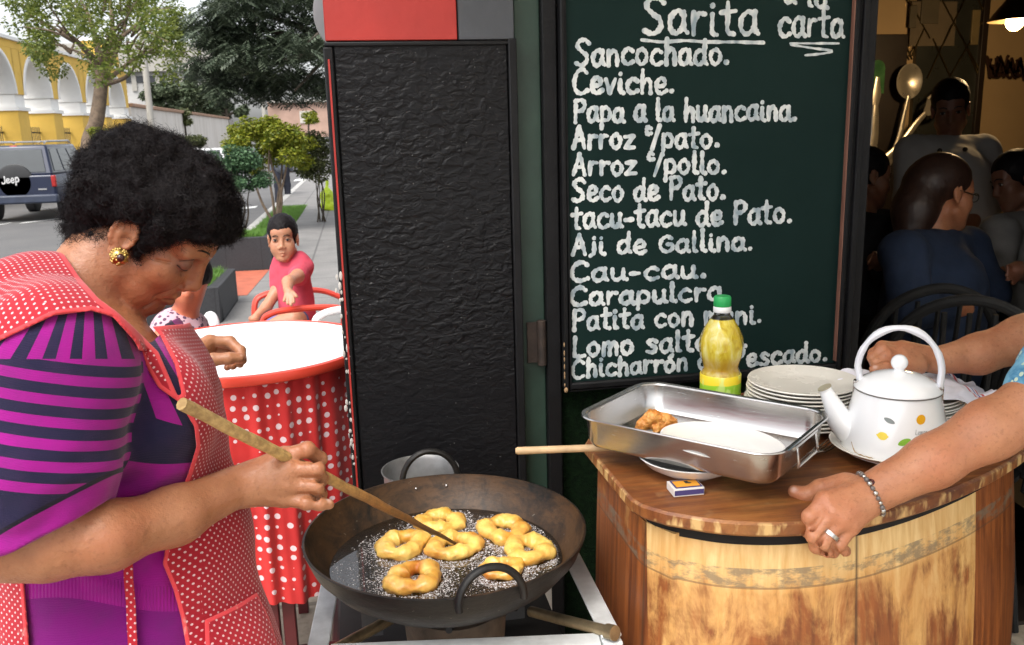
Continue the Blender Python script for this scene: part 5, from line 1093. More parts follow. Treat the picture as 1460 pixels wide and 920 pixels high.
# right arm: shoulder, elbow, wrist
sk.chain([P(85, 530, 1.0), P(45, 725, .975), P(12, 772, .965)], [.055, .050, .042], .02)
sk.chain([P(8, 772, .965), P(70, 774, .975), P(150, 765, 1.0), P(250, 735, 1.07), P(330, 697, 1.138)], [.036, .0385, .0375, .033, .0275], .02)
def hand(s, wrist, mc, fingers, radii, thumb, trad, wr=.026, k=.005, dors=None):
    """wrist point, four knuckles, four finger chains (knuckle -> tip), thumb chain"""
    for i, m_ in enumerate(mc):
        w_ = wrist + (np.mean(mc, 0)-wrist)*.12 + (m_-np.mean(mc, 0))*.38; s.cap(w_, m_, wr*.52, radii[i][0]*1.22, .013)
    s.cap(wrist + (np.mean(mc, 0)-wrist)*.25, np.mean(mc, 0)-(np.mean(mc, 0)-wrist)*.2, wr*.72, wr*.62, .015)
    for m_, f, r in zip(mc, fingers, radii):
        pts = [m_]+list(f); s.chain(pts, r, .002, k0=k)
        for j in range(1, len(pts)-1): s.ell(pts[j], V(1, 1, 1)*r[j]*1.07, None, .004)
    if dors is not None: # the clefts between neighbouring fingers
        for i in range(len(mc)-1):
            A = [mc[i]]+list(fingers[i]); B = [mc[i+1]]+list(fingers[i+1]); q = []
            for j in range(len(A)):
                ax = nrm(A[min(j+1, len(A)-1)]-A[max(j-1, 0)]); dd = nrm(dors-ax*(dors@ax)); rr = (radii[i][j]+radii[i+1][j])/2; q.append((A[j]+B[j])/2+dd*rr*(.95 if j == 0 else .80))
            q[0] = q[0]*.45+q[1]*.55; s.chain(q, [.0012, .0034, .0034, .003], .0045, 's')
    s.chain(thumb, trad, .005, k0=.016)
MC = [P(405, 651, 1.162), P(412, 670, 1.153), P(412, 692, 1.151), P(405, 711, 1.155)]
FG = [[P(438, 641, 1.163), P(456, 654, 1.186), P(450, 670, 1.204)], [P(452, 669, 1.153), P(458, 683, 1.178), P(446, 690, 1.198)], [P(451, 694, 1.153), P(456, 705, 1.176), P(442, 707, 1.196)], [P(437, 717, 1.151), P(457, 719, 1.156), P(469, 719, 1.162)]]
RD = [[.0112, .0100, .0092, .0082], [.0112, .0100, .0092, .0082], [.0106, .0095, .0088, .0078], [.0098, .0088, .0080, .0070]]
hand(sk, P(338, 694, 1.146), MC, FG, RD, [P(362, 676, 1.165), P(398, 668, 1.197), P(425, 672, 1.212), P(440, 680, 1.215)], [.014, .013, .0115, .009], .029, dors=RT*.45-FW+UU*.1)
for a, b in ((.0, 0),): pass
for i in range(4): sk.cap(P(352, 682+i*6, 1.132), MC[i]-FW*.008, .0035, .0042, .006)
# left arm, mostly hidden behind the apron
sk.chain([P(140, 505, 1.31), P(150, 575, 1.50), P(200, 545, 1.68), P(262, 517, 1.845)], [.055, .045, .04, .029], .02)
LM = [P(299, 487, 1.905), P(301, 487, 1.93), P(301, 493, 1.95), P(298, 500, 1.965)]
LF = [[P(328, 487, 1.915), P(343, 500, 1.905), P(346, 514, 1.888)], [P(331, 491, 1.94), P(343, 505, 1.93), P(342, 519, 1.905)], [P(328, 499, 1.958), P(338, 512, 1.94), P(332, 522, 1.915)], [P(322, 507, 1.97), P(330, 517, 1.955), P(324, 524, 1.93)]]
hand(sk, P(266, 516, 1.855), LM, LF, [[.0125, .0115, .0105, .0092], [.0125, .0115, .0105, .009], [.012, .011, .010, .0085], [.011, .010, .009, .0075]], [P(278, 519, 1.862), P(304, 513, 1.862), P(327, 511, 1.866), P(342, 510, 1.876)], [.017, .014, .0125, .0105], .030)
lo, hi = sk.box()
nails = [(FG[3][2]+UU*.006-FW*.004, .005), (P(345, 505, 1.866), .0065)]
lipf = lipattr(h, HQ); hh_ = lambda x, y, z: HO + HM@(V(x, y, z)*HQ)
sdfmesh('body', lambda X: sk(X)+vnoise(X, 300, 1)*.00035, lo, hi, .0019, SKW, wt_, {'lip': lipf, 'lid': lambda X: np.max([np.clip(1.7-np.linalg.norm(((X-hh_(.082, .034*y, .006))@HM)/(V(.015, .019, .015)*HQ), axis=1), 0, 1) for y in (-1, 1)], 0), 'nail': lambda X: np.clip(1.6-np.min([np.linalg.norm(X-c, axis=1)/r for c, r in nails], 0)*1.6+.0, 0, 1)})
# eyebrows, lash lines, earring
hh = lambda x, y, z: HO + HM@(V(x, y, z)*HQ)
for y in (-1, 1):
    tubemesh('eyebrow', smoothpts([hh(.1005, .009*y, .031), hh(.0985, .020*y, .038), hh(.090, .036*y, .041), hh(.079, .047*y, .035)], 5), [.0009]*4+[.0014]*6+[.0012]*4+[.0006]*2, LASH, wt_, 6)
    tubemesh('eyelash', smoothpts([hh(.083, .021*y, .003), hh(.0882, .028*y, -.0008), hh(.0882, .036*y, -.001), hh(.083, .045*y, .002), hh(.077, .051*y, .005)], 5), [.0006]*4+[.0012]*11+[.0008]*6, LASH, wt_, 6)
    tubemesh('eye_shadow_line', smoothpts([hh(.086, .021*y, .0165), hh(.088, .032*y, .0195), hh(.083, .044*y, .0175), hh(.076, .052*y, .012)], 5), .0007, M('lid_crease', (.10, .045, .03), .6), wt_, 6)
GOLD = M('gold', (.55, .38, .12), .3, 1.0, var=.3, vs=200)
ec = P(170, 366, 1.13); g = G(); g.ball(ec, .0112, 18, 12)
for i in range(60): d = nrm(rng.normal(size=3)); g.ball(ec+d*.0108, .0019, 6, 4)
ea = g.mk('earring', GOLD, wt_); g = G(); g.ball(ec+RT*.0055-FW*.0085-UU*.002, .0052, 14, 10); g.mk('earring_stone', M('brown_stone', (.05, .015, .012), .12), ea)
# hair
hs = SDF(); He = lambda c, r, k=.03, op='u': hs.ell(hh(*c), V(*r)*HQ, HM, k, op)
He((-.006, 0, .060), (.102, .090, .066)); He((.042, 0, .074), (.042, .072, .032)); He((-.078, 0, .015), (.044, .075, .062)); He((-.050, 0, -.045), (.040, .064, .050)); He((-.060, 0, .066), (.066, .085, .056)); He((.024, 0, .080), (.068, .08, .040)); He((0, 0, .050), (.098, .078, .084))
He((.100, 0, -.004), (.080, .14, .070), .010, 's'); He((-.002, -.10, -.004), (.030, .045, .042), .006, 's')
for y in (-1, 1): hs.cap(hh(.024, .064*y, .04), hh(.026, .066*y, -.012), .016*HQ, .008*HQ, .012)
hv = hairmesh('hair', hs, DKH, wt_, .0030, .0095, 48)
strands('hair_curls', hv, 34000, .018, .00040, DKH, hv, 1.5)
# jumper
jp = SDF(); A_ = P(84, 518, .985); B_ = P(46, 726, .985); C_ = P(16, 770, .998)
tor = SDF(); tor.ell(P(128, 598, 1.20), (.155, .205, .150), CR, .05); tor.ell(P(95, 508, 1.19), (.118, .105, .19), CR, .05); tor.ell(P(30, 482, 1.19), (.10, .078, .15), CR, .04); tor.ell(P(66, 456, 1.19), (.075, .078, .11), CR, .04); tor.ell(P(205, 592, 1.10), (.080, .088, .075), CR, .05); tor.ell(P(222, 587, 1.27), (.080, .090, .075), CR, .05); tor.ell(P(178, 790, 1.19), (.160, .195, .150), CR, .06); tor.ell(P(200, 990, 1.19), (.168, .21, .155), CR, .06)
tor.cap(V(gx, gy, .75), V(gx, gy, .45), .17, .19, .06)
slv = SDF(); slv.chain([A_, P(62, 640, .985), B_], [.072, .079, .074], .03); slv.cap(B_, P(30, 775, .97), .070, .060, .03); slv.cap(P(140, 505, 1.31), P(158, 575, 1.46), .07, .06, .03); slv.cap(P(75, 500, 1.06), A_, .085, .073, .05)
ax_s = nrm(B_-A_)
def wrink(X):
    t_ = (X-A_)@ax_s; return .0022*np.sin(t_*95+6*vnoise(X, 14, 2))*np.clip((t_-.06)/.06, 0, 1)*np.clip((.30-t_)/.05, 0, 1) + vnoise(X, 20, 4)*.0045
cut_d = nrm(P(132, 883, .985)-P(57, 753, .985)); cut_o = P(57, 770, .985)
def slv_(X):
    near = (X-CAMP)@FW < 1.12
    return np.where(near, np.maximum(slv(X), np.where((X-A_)@ax_s > .12, (X-cut_o)@cut_d, -1)), slv(X))
def smin(a, b, k): h_ = np.clip(.5+.5*(b-a)/k, 0, 1); return b*(1-h_)+a*h_-k*h_*(1-h_)
neckp = [(40, 250), (62, 316), (89, 360), (114, 398), (141, 429), (167, 449), (196, 474), (214, 490), (226, 480), (236, 462), (300, 430), (300, 250)]
def jump(X):
    d = smin(tor(X), slv_(X), .022); m = np.abs(d) < .05
    if m.any():
        q = X[m]; px, py, z = proj(q); d[m] = np.maximum(d[m] + wrink(q)*.9, -poly_sd(px, py, neckp)*z/FOC)
    return d
jl = np.minimum(tor.box()[0], slv.box()[0]); jh = np.maximum(tor.box()[1], slv.box()[1])
k = NT('purple_jumper'); px_, py_, sl, ts, fan = (k.attr(a) for a in ('px', 'py', 'sleeve', 'ts', 'fan')); kn = k.noise(k.obj(), 900, 2, .5)
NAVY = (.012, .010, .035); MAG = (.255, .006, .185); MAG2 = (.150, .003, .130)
st = lambda v, off, w_: k.math('LESS_THAN', k.math('FRACT', k.math('ADD', v, off)), w_)
s1 = k.mix(st(ts, .0, .48), NAVY, MAG); s1 = k.mix(k.math('GREATER_THAN', ts, 5.98), s1, NAVY); s1 = k.mix(k.math('GREATER_THAN', k.attr('cuff'), -.022), s1, MAG); s1 = k.mix(k.math('LESS_THAN', k.math('ABSOLUTE', k.math('ADD', k.attr('cuff'), .023)), .0022), s1, (.006, .005, .012))
top_ = k.mix(st(fan, .2, .52), NAVY, MAG); wob = py_
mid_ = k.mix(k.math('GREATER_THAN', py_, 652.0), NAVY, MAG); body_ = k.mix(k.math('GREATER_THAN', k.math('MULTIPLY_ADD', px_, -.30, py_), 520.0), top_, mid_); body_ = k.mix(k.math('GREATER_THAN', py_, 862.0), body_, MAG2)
c = k.mix(k.math('GREATER_THAN', sl, .5), body_, s1); c = k.mix(k.math('MULTIPLY', k.ramp(k.noise(k.obj(), 35, 4), [(.4, 0), (.7, 1)]), .22), c, (.05, .02, .07))
rib = k.math('MULTIPLY', k.math('SINE', k.math('MULTIPLY', px_, 1.25)), k.math('MULTIPLY', k.math('GREATER_THAN', py_, 826.0), k.math('LESS_THAN', py_, 862.0))); knit = k.math('SINE', k.math('MULTIPLY', py_, 2.6))
hgt_ = k.math('ADD', k.math('MULTIPLY', rib, 1.2), k.math('ADD', k.math('MULTIPLY', knit, .18), k.math('MULTIPLY', kn, .8))); k.B(color=c, rough=.92, sheen=.15, spec=.15, normal=k.bump(hgt_, .35, .0018))
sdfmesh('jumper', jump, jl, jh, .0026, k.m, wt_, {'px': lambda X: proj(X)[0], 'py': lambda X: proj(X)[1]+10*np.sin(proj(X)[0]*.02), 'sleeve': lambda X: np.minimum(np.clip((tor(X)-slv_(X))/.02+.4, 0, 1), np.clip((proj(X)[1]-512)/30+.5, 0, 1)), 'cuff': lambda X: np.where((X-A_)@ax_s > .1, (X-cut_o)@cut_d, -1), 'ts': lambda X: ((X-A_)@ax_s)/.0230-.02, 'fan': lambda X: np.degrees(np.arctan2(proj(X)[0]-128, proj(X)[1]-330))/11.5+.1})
# apron
front = [(-400, 505), (-60, 492), (0, 486), (76, 450), (130, 443), (161, 452), (192, 487), (212, 530), (226, 553), (257, 575), (277, 609), (280, 637), (268, 676), (250, 720), (238, 770), (232, 804), (247, 840), (258, 880), (266, 925), (285, 1150), (285, 1500), (700, 1500), (700, 300), (265, 462), (192, 468), (167, 445), (141, 426), (114, 396), (89, 359), (60, 300), (-400, 300)]
sliver = [(150, 400), (190, 466), (226, 502), (254, 566), (259, 562), (249, 520), (228, 478), (205, 452), (190, 400)]
backp = [(-400, 822), (34, 826), (42, 925), (60, 1150), (60, 1500), (-400, 1500)]
def apreg(X):
    px, py, z = proj(X); m = z/FOC
    d = np.minimum(poly_sd(px, py, front), poly_sd(px, py, backp)); d = np.maximum(d, -poly_sd(px, py, sliver)); return d*m
def apron(X):
    d0 = smin(tor(X), slv(X), .022); px, py, z = proj(X); d = np.where(py < 500, d0, tor(X)) - .0075; m = np.abs(d) < .05
    if m.any(): q = X[m]; d[m] = np.maximum(d[m] + vnoise(q, 22, 7)*.0035, apreg(q))
    return np.maximum(d, .40-X[:, 2])
axis0 = P(150, 590, 1.20); axd = nrm(P(200, 990, 1.19)-axis0)
def uv(X):
    q = X-axis0; hgt = q@axd; rad = q-np.outer(hgt, axd); ang = np.arctan2(rad@FW, rad@RT); rho = np.linalg.norm(rad, axis=1); return ang*.165, hgt+.75*rho
k = NT('dotted_apron'); e_ = k.attr('edge'); sp = 1/.0098
def vdot(v, c): n_ = k.n('VectorMath', operation='DOT_PRODUCT'); k.l(v, n_.inputs[0]); n_.inputs[1].default_value = tuple(c); return n_.outputs['Value']
gpos = k.obj(); gnor = k.n('NewGeometry').outputs['Normal']; pa, pb, pc_ = (vdot(gpos, ax) for ax in (RT, UU, FW)); na, nb_, nc_ = (k.math('ABSOLUTE', vdot(gnor, ax)) for ax in (RT, UU, FW))
selF = k.math('GREATER_THAN', k.math('MULTIPLY', nc_, 1.25), k.math('MAXIMUM', na, nb_)); selR = k.math('GREATER_THAN', na, nb_)
u2 = k.mix(selR, pa, pc_); u_ = k.mix(selF, u2, pa); v2 = k.mix(selR, pc_, pb); v_ = k.mix(selF, v2, pb)
a_ = k.math('SUBTRACT', k.math('FRACT', k.math('MULTIPLY', k.math('ADD', u_, v_), sp)), .5); b_ = k.math('SUBTRACT', k.math('FRACT', k.math('MULTIPLY', k.math('SUBTRACT', u_, v_), sp)), .5)
rr_ = k.math('SQRT', k.math('ADD', k.math('MULTIPLY', a_, a_), k.math('MULTIPLY', b_, b_))); dot = k.math('LESS_THAN', rr_, .19)
red = k.mix(k.ramp(k.noise(k.obj(), 7, 4), [(.3, 0), (.7, 1)]), (.27, .006, .016), (.38, .013, .024)); c = k.mix(dot, red, (.60, .40, .42)); c = k.mix(k.math('GREATER_THAN', e_, -.0052), c, (.58, .05, .06)); fl = k.ramp(k.noise(k.obj((1, 1, .4)), 26, 5, .7), [(.63, 0), (.72, .4)]); c = k.mix(k.math('MULTIPLY', fl, k.math('LESS_THAN', k.sep(k.obj())[2], 1.0)), c, (.62, .50, .42))
k.B(color=c, rough=.8, sheen=.15, spec=.2, normal=k.bump(k.noise(k.obj(), 600, 2), .2, .001)); APR = k.m
sdfmesh('apron', apron, jl-.02, jh+.02, .0026, APR, wt_, {'u': lambda X: uv(X)[0], 'v': lambda X: uv(X)[1], 'edge': apreg})
pockp = [(292, 884), (318, 872), (342, 860), (364, 846), (420, 830), (420, 1010), (296, 1010)]
def preg(X): px, py, z = proj(X); return np.maximum(poly_sd(px, py, pockp)*z/FOC, (z-1.18))
sdfmesh('apron_pocket', lambda X: np.maximum(tor(X)-.0135+vnoise(X, 22, 7)*.0035-.004*np.sin(np.clip((proj(X)[1]-850)/150, 0, 1)*3.14), preg(X)), P(280, 1010, 1.05)-.12, P(380, 830, 1.25)+.16, .0026, APR, wt_, {'u': lambda X: uv(X)[0]+.004, 'v': lambda X: uv(X)[1]+.003, 'edge': lambda X: preg(X)})
def onto(fn, p, off, d=None):
    d = nrm(p-CAMP) if d is None else d  # walk along d from p until the surface fn is reached
    t_ = np.linspace(-.3, .3, 601); X = p[None]+np.outer(t_, d); f = fn(X); i = np.argmax(f < off); return X[i]
pts = [onto(tor, P(x, y, 1.1), .009) for x, y in ((183, 800), (184, 830), (187, 860), (188, 890), (190, 925), (194, 960))]
g = G(); L = [p-RT*.0055 for p in pts]; R_ = [p+RT*.0055 for p in pts]; L2 = [p-FW*.0015 for p in L]; R2 = [p-FW*.0015 for p in R_]; n_ = len(pts); g._add(L+R_+R2+L2, [(r*n_+i, r*n_+i+1, ((r+1) % 4)*n_+i+1, ((r+1) % 4)*n_+i) for i in range(n_-1) for r in range(4)])
o = g.mk('apron_tie', APR, wt_); co = np.array([v.co for v in o.data.vertices])+wloc(wt_); fattr(o, 'u', (co@RT)); fattr(o, 'v', (co@UU)); fattr(o, 'edge', np.full(len(co), -1.))
# ------------------------------------------------------------------ the server at the right end of the counter
sv_ = thing('person', 'person in a blue shirt at the right reaching both bare arms over the counter', 'person', V(*P(1680, 600, 1.55)[:2], 0))
ss = SDF(); h2 = head(ss, P(1660, 215, 1.55), hrot(180, 15, 0), .92, P(1680, 330, 1.55), (.052, .06))
ss.ell(P(1690, 470, 1.55), (.14, .2, .17), CR, .05); ss.cap(P(1690, 600, 1.55), P(1710, 760, 1.55), .13, .14, .05)
bx, by = P(1700, 700, 1.55)[:2]
for s_ in (-1, 1): ss.chain([V(bx, by+.085*s_, .8), V(bx-.02, by+.09*s_, .45), V(bx+.01, by+.09*s_, .07)], [.09, .055, .038], .03); ss.cap(V(bx+.02, by+.09*s_, .035), V(bx-.13, by+.095*s_, .03), .036, .028, .02)
EL = P(1478, 578, 1.30); ss.chain([P(1640, 350, 1.42), P(1530, 535, 1.31), EL], [.058, .050, .046], .02)
WR = P(1238, 706, 1.312); ss.chain([EL, P(1410, 613, 1.30), P(1330, 658, 1.305), WR], [.044, .0420, .0365, .0300], .02)
MC = [P(1177, 714, 1.292), P(1187, 730, 1.282), P(1200, 742, 1.280), P(1214, 751, 1.285)]
FG = [[P(1155, 737, 1.288), P(1152, 756, 1.298), P(1158, 766, 1.310)], [P(1160, 764, 1.279), P(1164, 779, 1.292), P(1172, 784, 1.304)], [P(1174, 774, 1.279), P(1180, 785, 1.292), P(1188, 788, 1.304)], [P(1196, 776, 1.285), P(1200, 784, 1.295), P(1206, 786, 1.306)]]
hand(ss, WR, MC, FG, [[.0128, .0115, .0104, .0094], [.0122, .0108, .0100, .0090], [.0114, .0103, .0096, .0086], [.0106, .0097, .0090, .0080]], [P(1205, 690, 1.335), P(1170, 697, 1.357), P(1150, 706, 1.366), P(1133, 701, 1.374)], [.0175, .0145, .0125, .0105], .0315, dors=-FW-RT*.25)
for i in range(4): ss.cap(P(1226-2*i, 694+i*7, 1.296), MC[i]-FW*.009+UU*.004, .004, .0045, .006)
# veins
ss.chain([P(1215, 706, 1.283), P(1206, 716, 1.278), P(1208, 728, 1.276)], [.0022, .0022, .002], .004); ss.chain([P(1212, 700, 1.288), P(1196, 712, 1.281)], [.0022, .002], .004)
ss.chain([P(1590, 350, 1.72), P(1540, 455, 1.77), P(1460, 484, 1.76), P(1395, 505, 1.75), P(1336, 514, 1.738)], [.055, .050, .046, .038, .027], .02)
MC2 = [P(1288, 512, 1.705), P(1284, 503, 1.715), P(1284, 497, 1.73), P(1286, 495, 1.748)]
FG2 = [[P(1264, 508, 1.695), P(1250, 517, 1.695), P(1254, 525, 1.70)], [P(1258, 499, 1.705), P(1245, 510, 1.705), P(1247, 520, 1.71)], [P(1258, 495, 1.722), P(1246, 504, 1.724), P(1246, 514, 1.726)], [P(1262, 494, 1.742), P(1250, 502, 1.744), P(1249, 510, 1.745)]]
hand(ss, P(1330, 514, 1.737), MC2, FG2, [[.0125, .0118, .0105, .009]]*3+[[.0112, .0102, .009, .008]], [P(1310, 522, 1.70), P(1284, 525, 1.685), P(1264, 525, 1.678), P(1247, 527, 1.676)], [.017, .0138, .012, .010], .029)
lo, hi = ss.box(); nails = [(P(1131, 697, 1.366), .0068), (P(1248, 523, 1.668), .006)]
sdfmesh('body', lambda X: ss(X)+vnoise(X, 260, 1)*.0003+vnoise(X, 60, 3)*.0004, lo, hi, .0021, SKS, sv_, {'lip': lambda X: np.zeros(len(X)), 'nail': lambda X: np.clip(1.6-np.min([np.linalg.norm(X-c, axis=1)/r for c, r in nails], 0)*1.6, 0, 1)})
k = NT('blue_print_shirt'); n = k.noise(k.obj(), 42, 4, .6); v_ = k.voro(k.obj(), 60); c = k.mix(k.ramp(n, [(.35, 0), (.6, 1)]), (.04, .19, .36), (.18, .43, .58)); c = k.mix(k.math('LESS_THAN', v_, .26), c, (.55, .66, .50)); k.B(color=c, rough=.85, normal=k.bump(k.noise(k.obj(), 500, 2), .2, .001)); BLUS = k.m
sh = SDF(); sh.ell(P(1690, 470, 1.55), (.165, .22, .19), CR, .05); sh.cap(P(1690, 600, 1.55), P(1715, 800, 1.55), .155, .17, .05); sh.chain([P(1640, 350, 1.42), P(1540, 520, 1.315), P(1490, 560, 1.305)], [.078, .062, .058], .04); sh.chain([P(1590, 340, 1.70), P(1560, 430, 1.76)], [.075, .068], .04)
cd_ = nrm(P(1440, 585, 1.30)-P(1500, 520, 1.31)); co_ = P(1446, 556, 1.30)
lo, hi = sh.box(); sdfmesh('shirt', lambda X: np.maximum(sh(X)+vnoise(X, 26, 1)*.004+vnoise(X, 70, 2)*.0018, np.where((X-CAMP)@FW < 1.45, (X-co_)@cd_, -1)), lo, hi, .004, BLUS, sv_)
skt = SDF(); skt.cap(V(bx, by, .85), V(bx, by, .45), .17, .20, .05); lo, hi = skt.box(); sdfmesh('skirt', lambda X: skt(X), lo, hi, .012, M('dark_skirt', (.03, .03, .04), .9), sv_)
hs2 = SDF(); h2e = lambda c, r: hs2.ell(P(1660, 215, 1.55)+hrot(180, 15, 0)@(V(*c)*.92), V(*r)*.92, hrot(180, 15, 0), .02); h2e((-.02, 0, .08), (.105, .085, .08)); h2e((-.07, 0, .0), (.05, .075, .09)); hairmesh('hair', hs2, BRH, sv_, .006)
def loopbeads(name, c, d, rad, r, n, mats):
    a = nrm(np.cross(d, UPZ)); b = np.cross(d, a); out = []
    for j, m_ in enumerate(mats):
        g = G()
        for i in range(j, n, len(mats)): an = 6.283*i/n; g.ball(c+a*rad*math.cos(an)+b*rad*math.sin(an), r*(.85+.3*((i*7) % 5)/5), 10, 7)
        out.append(g.mk(name, m_, sv_))
ad = nrm(P(1330, 664, 1.305)-WR); wc1 = WR+ad*.004
loopbeads('bracelet', wc1, ad, .0330, .0040, 26, [M('silver_bead', (.55, .53, .50), .25, 1.0), M('grey_bead', (.16, .14, .13), .3)])
pr_ = WR+UU*.022-FW*.020-RT*.004; g = G(); g.ball(pr_, .0058, 14, 10); g.mk('bracelet_stone', M('garnet', (.05, .006, .010), .1), sv_)
rc = (MC[2]+FG[2][0])/2 + (FG[2][0]-MC[2])*.12; rd_ = nrm(FG[2][0]-MC[2]); g = G(); g.tube([rc-rd_*.0028, rc+rd_*.0028], .0139, 20); g.mk('ring', M('silver_ring', (.6, .58, .55), .25, 1.0), sv_)
# ------------------------------------------------------------------ the boy in pink
def clothes(name, s, cell, mat, parent, nz=.003, fr=30):
    lo, hi = s.box(); return sdfmesh(name, lambda X: s(X)+vnoise(X, fr, 3)*nz, lo-.005, hi+.005, cell, mat, parent)
def eyes(O, Mx, q, parent, white=(.7, .68, .66)):
    f = lambda x, y, z: O+Mx@(V(x, y, z)*q)
    for y in (-1, 1):
        g = G(); g.ball(f(.0835, .033*y, .008), .0098*q, 14, 10, (1, 1.25, .62), R=Mx); e = g.mk('eye', M('eye_white', white, .2, var=.02), parent)
        g = G(); g.ball(f(.0905, .033*y, .008), .0068*q, 12, 8, (.6, 1, 1), R=Mx); g.mk('iris', LASH, e)
        tubemesh('eyebrow', smoothpts([f(.103, .014*y, .030), f(.099, .03*y, .036), f(.082, .047*y, .030)], 4), .0026*q, LASH, parent, 6)
        tubemesh('eyelash', smoothpts([f(.093, .020*y, .012), f(.0955, .033*y, .0165), f(.085, .047*y, .011)], 4), .0014*q, LASH, parent, 6)
def bowlcut(O, Mx, q, mat, parent, cell=.006, fringe=.045, back=0.):
    s = SDF(); f = lambda x, y, z: O+Mx@(V(x, y, z)*q)
    s.ell(f(-.006, 0, .062), V(.102, .083, .090)*q, Mx, .01); s.ell(f(-.045, 0, .02-back), V(.062, .078, .07+back)*q, Mx, .02)
    s.ell(f(.115, 0, fringe-.062), V(.075, .12, .066)*q, Mx, .008, 's'); s.ell(f(.01, .095, -.035), V(.05, .035, .055)*q, Mx, .01, 's'); s.ell(f(.01, -.095, -.035), V(.05, .035, .055)*q, Mx, .01, 's')
    return hairmesh('hair', s, mat, parent, cell, .0025, 110)
BO = P(404, 343, 4.2); BM = hrot(-82, 10, 4); bq = .86
seat = P(425, 458, 4.25)
by_ = thing('person', 'boy in a pink t-shirt and blue shorts sitting sideways and looking at the camera', 'person', (seat[0], seat[1], 0))
b = SDF(); head(b, BO, BM, bq, P(412, 374, 4.24), (.036, .038), kid=1); b.cap(P(416, 386, 4.25), P(424, 452, 4.26), .072, .075, .03)
b.chain([P(432, 380, 4.22), P(424, 394, 4.10), P(411, 402, 3.98), P(410, 413, 3.92)], [.034, .030, .026, .02], .015)
b.ell(P(412, 418, 3.90), (.022, .024, .016), CR, .01)
for i, (x, y) in enumerate(((405, 429), (410, 433), (415, 435), (419, 431))): b.cap(P(408+3*i, 420, 3.89), P(x, y, 3.87), .0085, .007, .004)
b.cap(P(418, 417, 3.89), P(423, 423, 3.88), .008, .007, .004)
b.chain([P(398, 382, 4.28), P(396, 412, 4.25), P(380, 438, 4.2), P(366, 451, 4.15)], [.034, .030, .025, .019], .015); b.ell(P(362, 455, 4.14), (.026, .018, .02), CR, .01)
hipz = seat[2]
for dy in (-.07, .07):
    kx = seat + RT*-.25 + FW*dy - UU*.09; b.chain([seat+FW*dy, kx, V(seat[0]+.02, seat[1]+dy, .53)], [.062, .050, .034], .02); b.cap(V(seat[0]+.03, seat[1]+dy, .52), V(seat[0]+.13, seat[1]+dy*.9, .515), .032, .024, .015)
lo, hi = b.box(); bl = lipattr(lambda x, y, z: BO+BM@(V(x, y, z)*bq), bq); sdfmesh('body', b, lo, hi, .0036, SKC, by_, {'lip': bl})
eyes(BO, BM, bq, by_, (.38, .36, .34)); bowlcut(BO, BM, bq, DKH, by_, .004, .022)
ts_ = SDF(); ts_.cap(P(417, 388, 4.25), P(425, 452, 4.26), .082, .088, .04); ts_.cap(P(403, 375, 4.27), P(427, 373, 4.23), .050, .052, .04); ts_.cap(P(432, 382, 4.22), P(425, 393, 4.13), .047, .046, .02); ts_.cap(P(398, 384, 4.28), P(397, 405, 4.26), .045, .043, .02)
clothes('t_shirt', ts_, .006, M('pink_cotton', (.55, .06, .10), .9, var=.25, vs=12), by_, .006, 24)
so_ = SDF()
for dy in (-.07, .07): so_.cap(seat+FW*dy*.8+UU*.0, seat+RT*-.20+FW*dy*.8-UU*.06, .066, .058, .03)
clothes('shorts', so_, .008, M('blue_denim', (.10, .15, .36), .9, var=.4, vs=25), by_)
# chairs
a0 = armchair('red plastic armchair the pink shirted boy sits on', (seat[0]+.03, seat[1]+.02, 0), math.radians(-80), REDP)
a0.scale = (1, 1, 1.12)
wl = P(478, 452, 3.55); armchair('white plastic armchair half hidden by the black pillar', (wl[0]+.16, wl[1]+.05, 0), math.radians(-78), WPC).scale = (1, 1, 1.16)
wr_ = P(283, 455, 3.15); armchair('white plastic chair behind the second child at the table', (wr_[0]-.24, wr_[1], 0), math.radians(-75), WPC)
# second child, face hidden by the cook
KO = P(269, 400, 2.9); KM = hrot(172, 24, -6); kq = .80
ch = thing('person', 'small child with short dark hair half hidden behind the woman\'s face at the table', 'person', (*P(262, 500, 2.95)[:2], 0))
b = SDF(); head(b, KO, KM, kq, P(262, 452, 2.94), (.036, .042), kid=1); b.cap(P(255, 475, 2.95), P(258, 560, 2.95), .08, .09, .03)
b.chain([P(235, 480, 2.85), P(215, 530, 2.8), P(190, 520, 2.75)], [.035, .03, .022], .02)
ks = P(262, 575, 2.95)
for dy in (-.06, .06): kx = ks-RT*.26+FW*dy; b.chain([ks+FW*dy, kx, V(kx[0], kx[1], .06)], [.06, .045, .03], .02); b.cap(V(kx[0], kx[1], .03), V(kx[0]-.11, kx[1], .026), .03, .024, .015)
lo, hi = b.box(); sdfmesh('body', b, lo, hi, .005, SKR, ch, {'lip': lambda X: np.zeros(len(X))}); bowlcut(KO, KM, kq, DKH, ch, .005, .05); eyes(KO, KM, kq, ch)
sc_ = SDF(); sc_.cap(P(255, 476, 2.95), P(258, 575, 2.95), .092, .10, .03); sc_.cap(P(240, 472, 2.9), P(275, 468, 3.0), .05, .05, .03); k = NT('floral_cotton'); v_ = k.voro(k.obj(), 55); c = k.mix(k.math('LESS_THAN', v_, .35), (.55, .35, .40), (.10, .05, .09)); k.B(color=c, rough=.9); clothes('shirt', sc_, .006, k.m, ch)
st_ = SDF()
for dy in (-.06, .06): st_.cap(ks+FW*dy, ks-RT*.25+FW*dy, .073, .058, .03); st_.cap(ks-RT*.25+FW*dy, V(*(ks-RT*.26+FW*dy)[:2], .12), .056, .042, .02)
clothes('trousers', st_, .009, M('child_trousers', (.05, .06, .11), .9), ch)
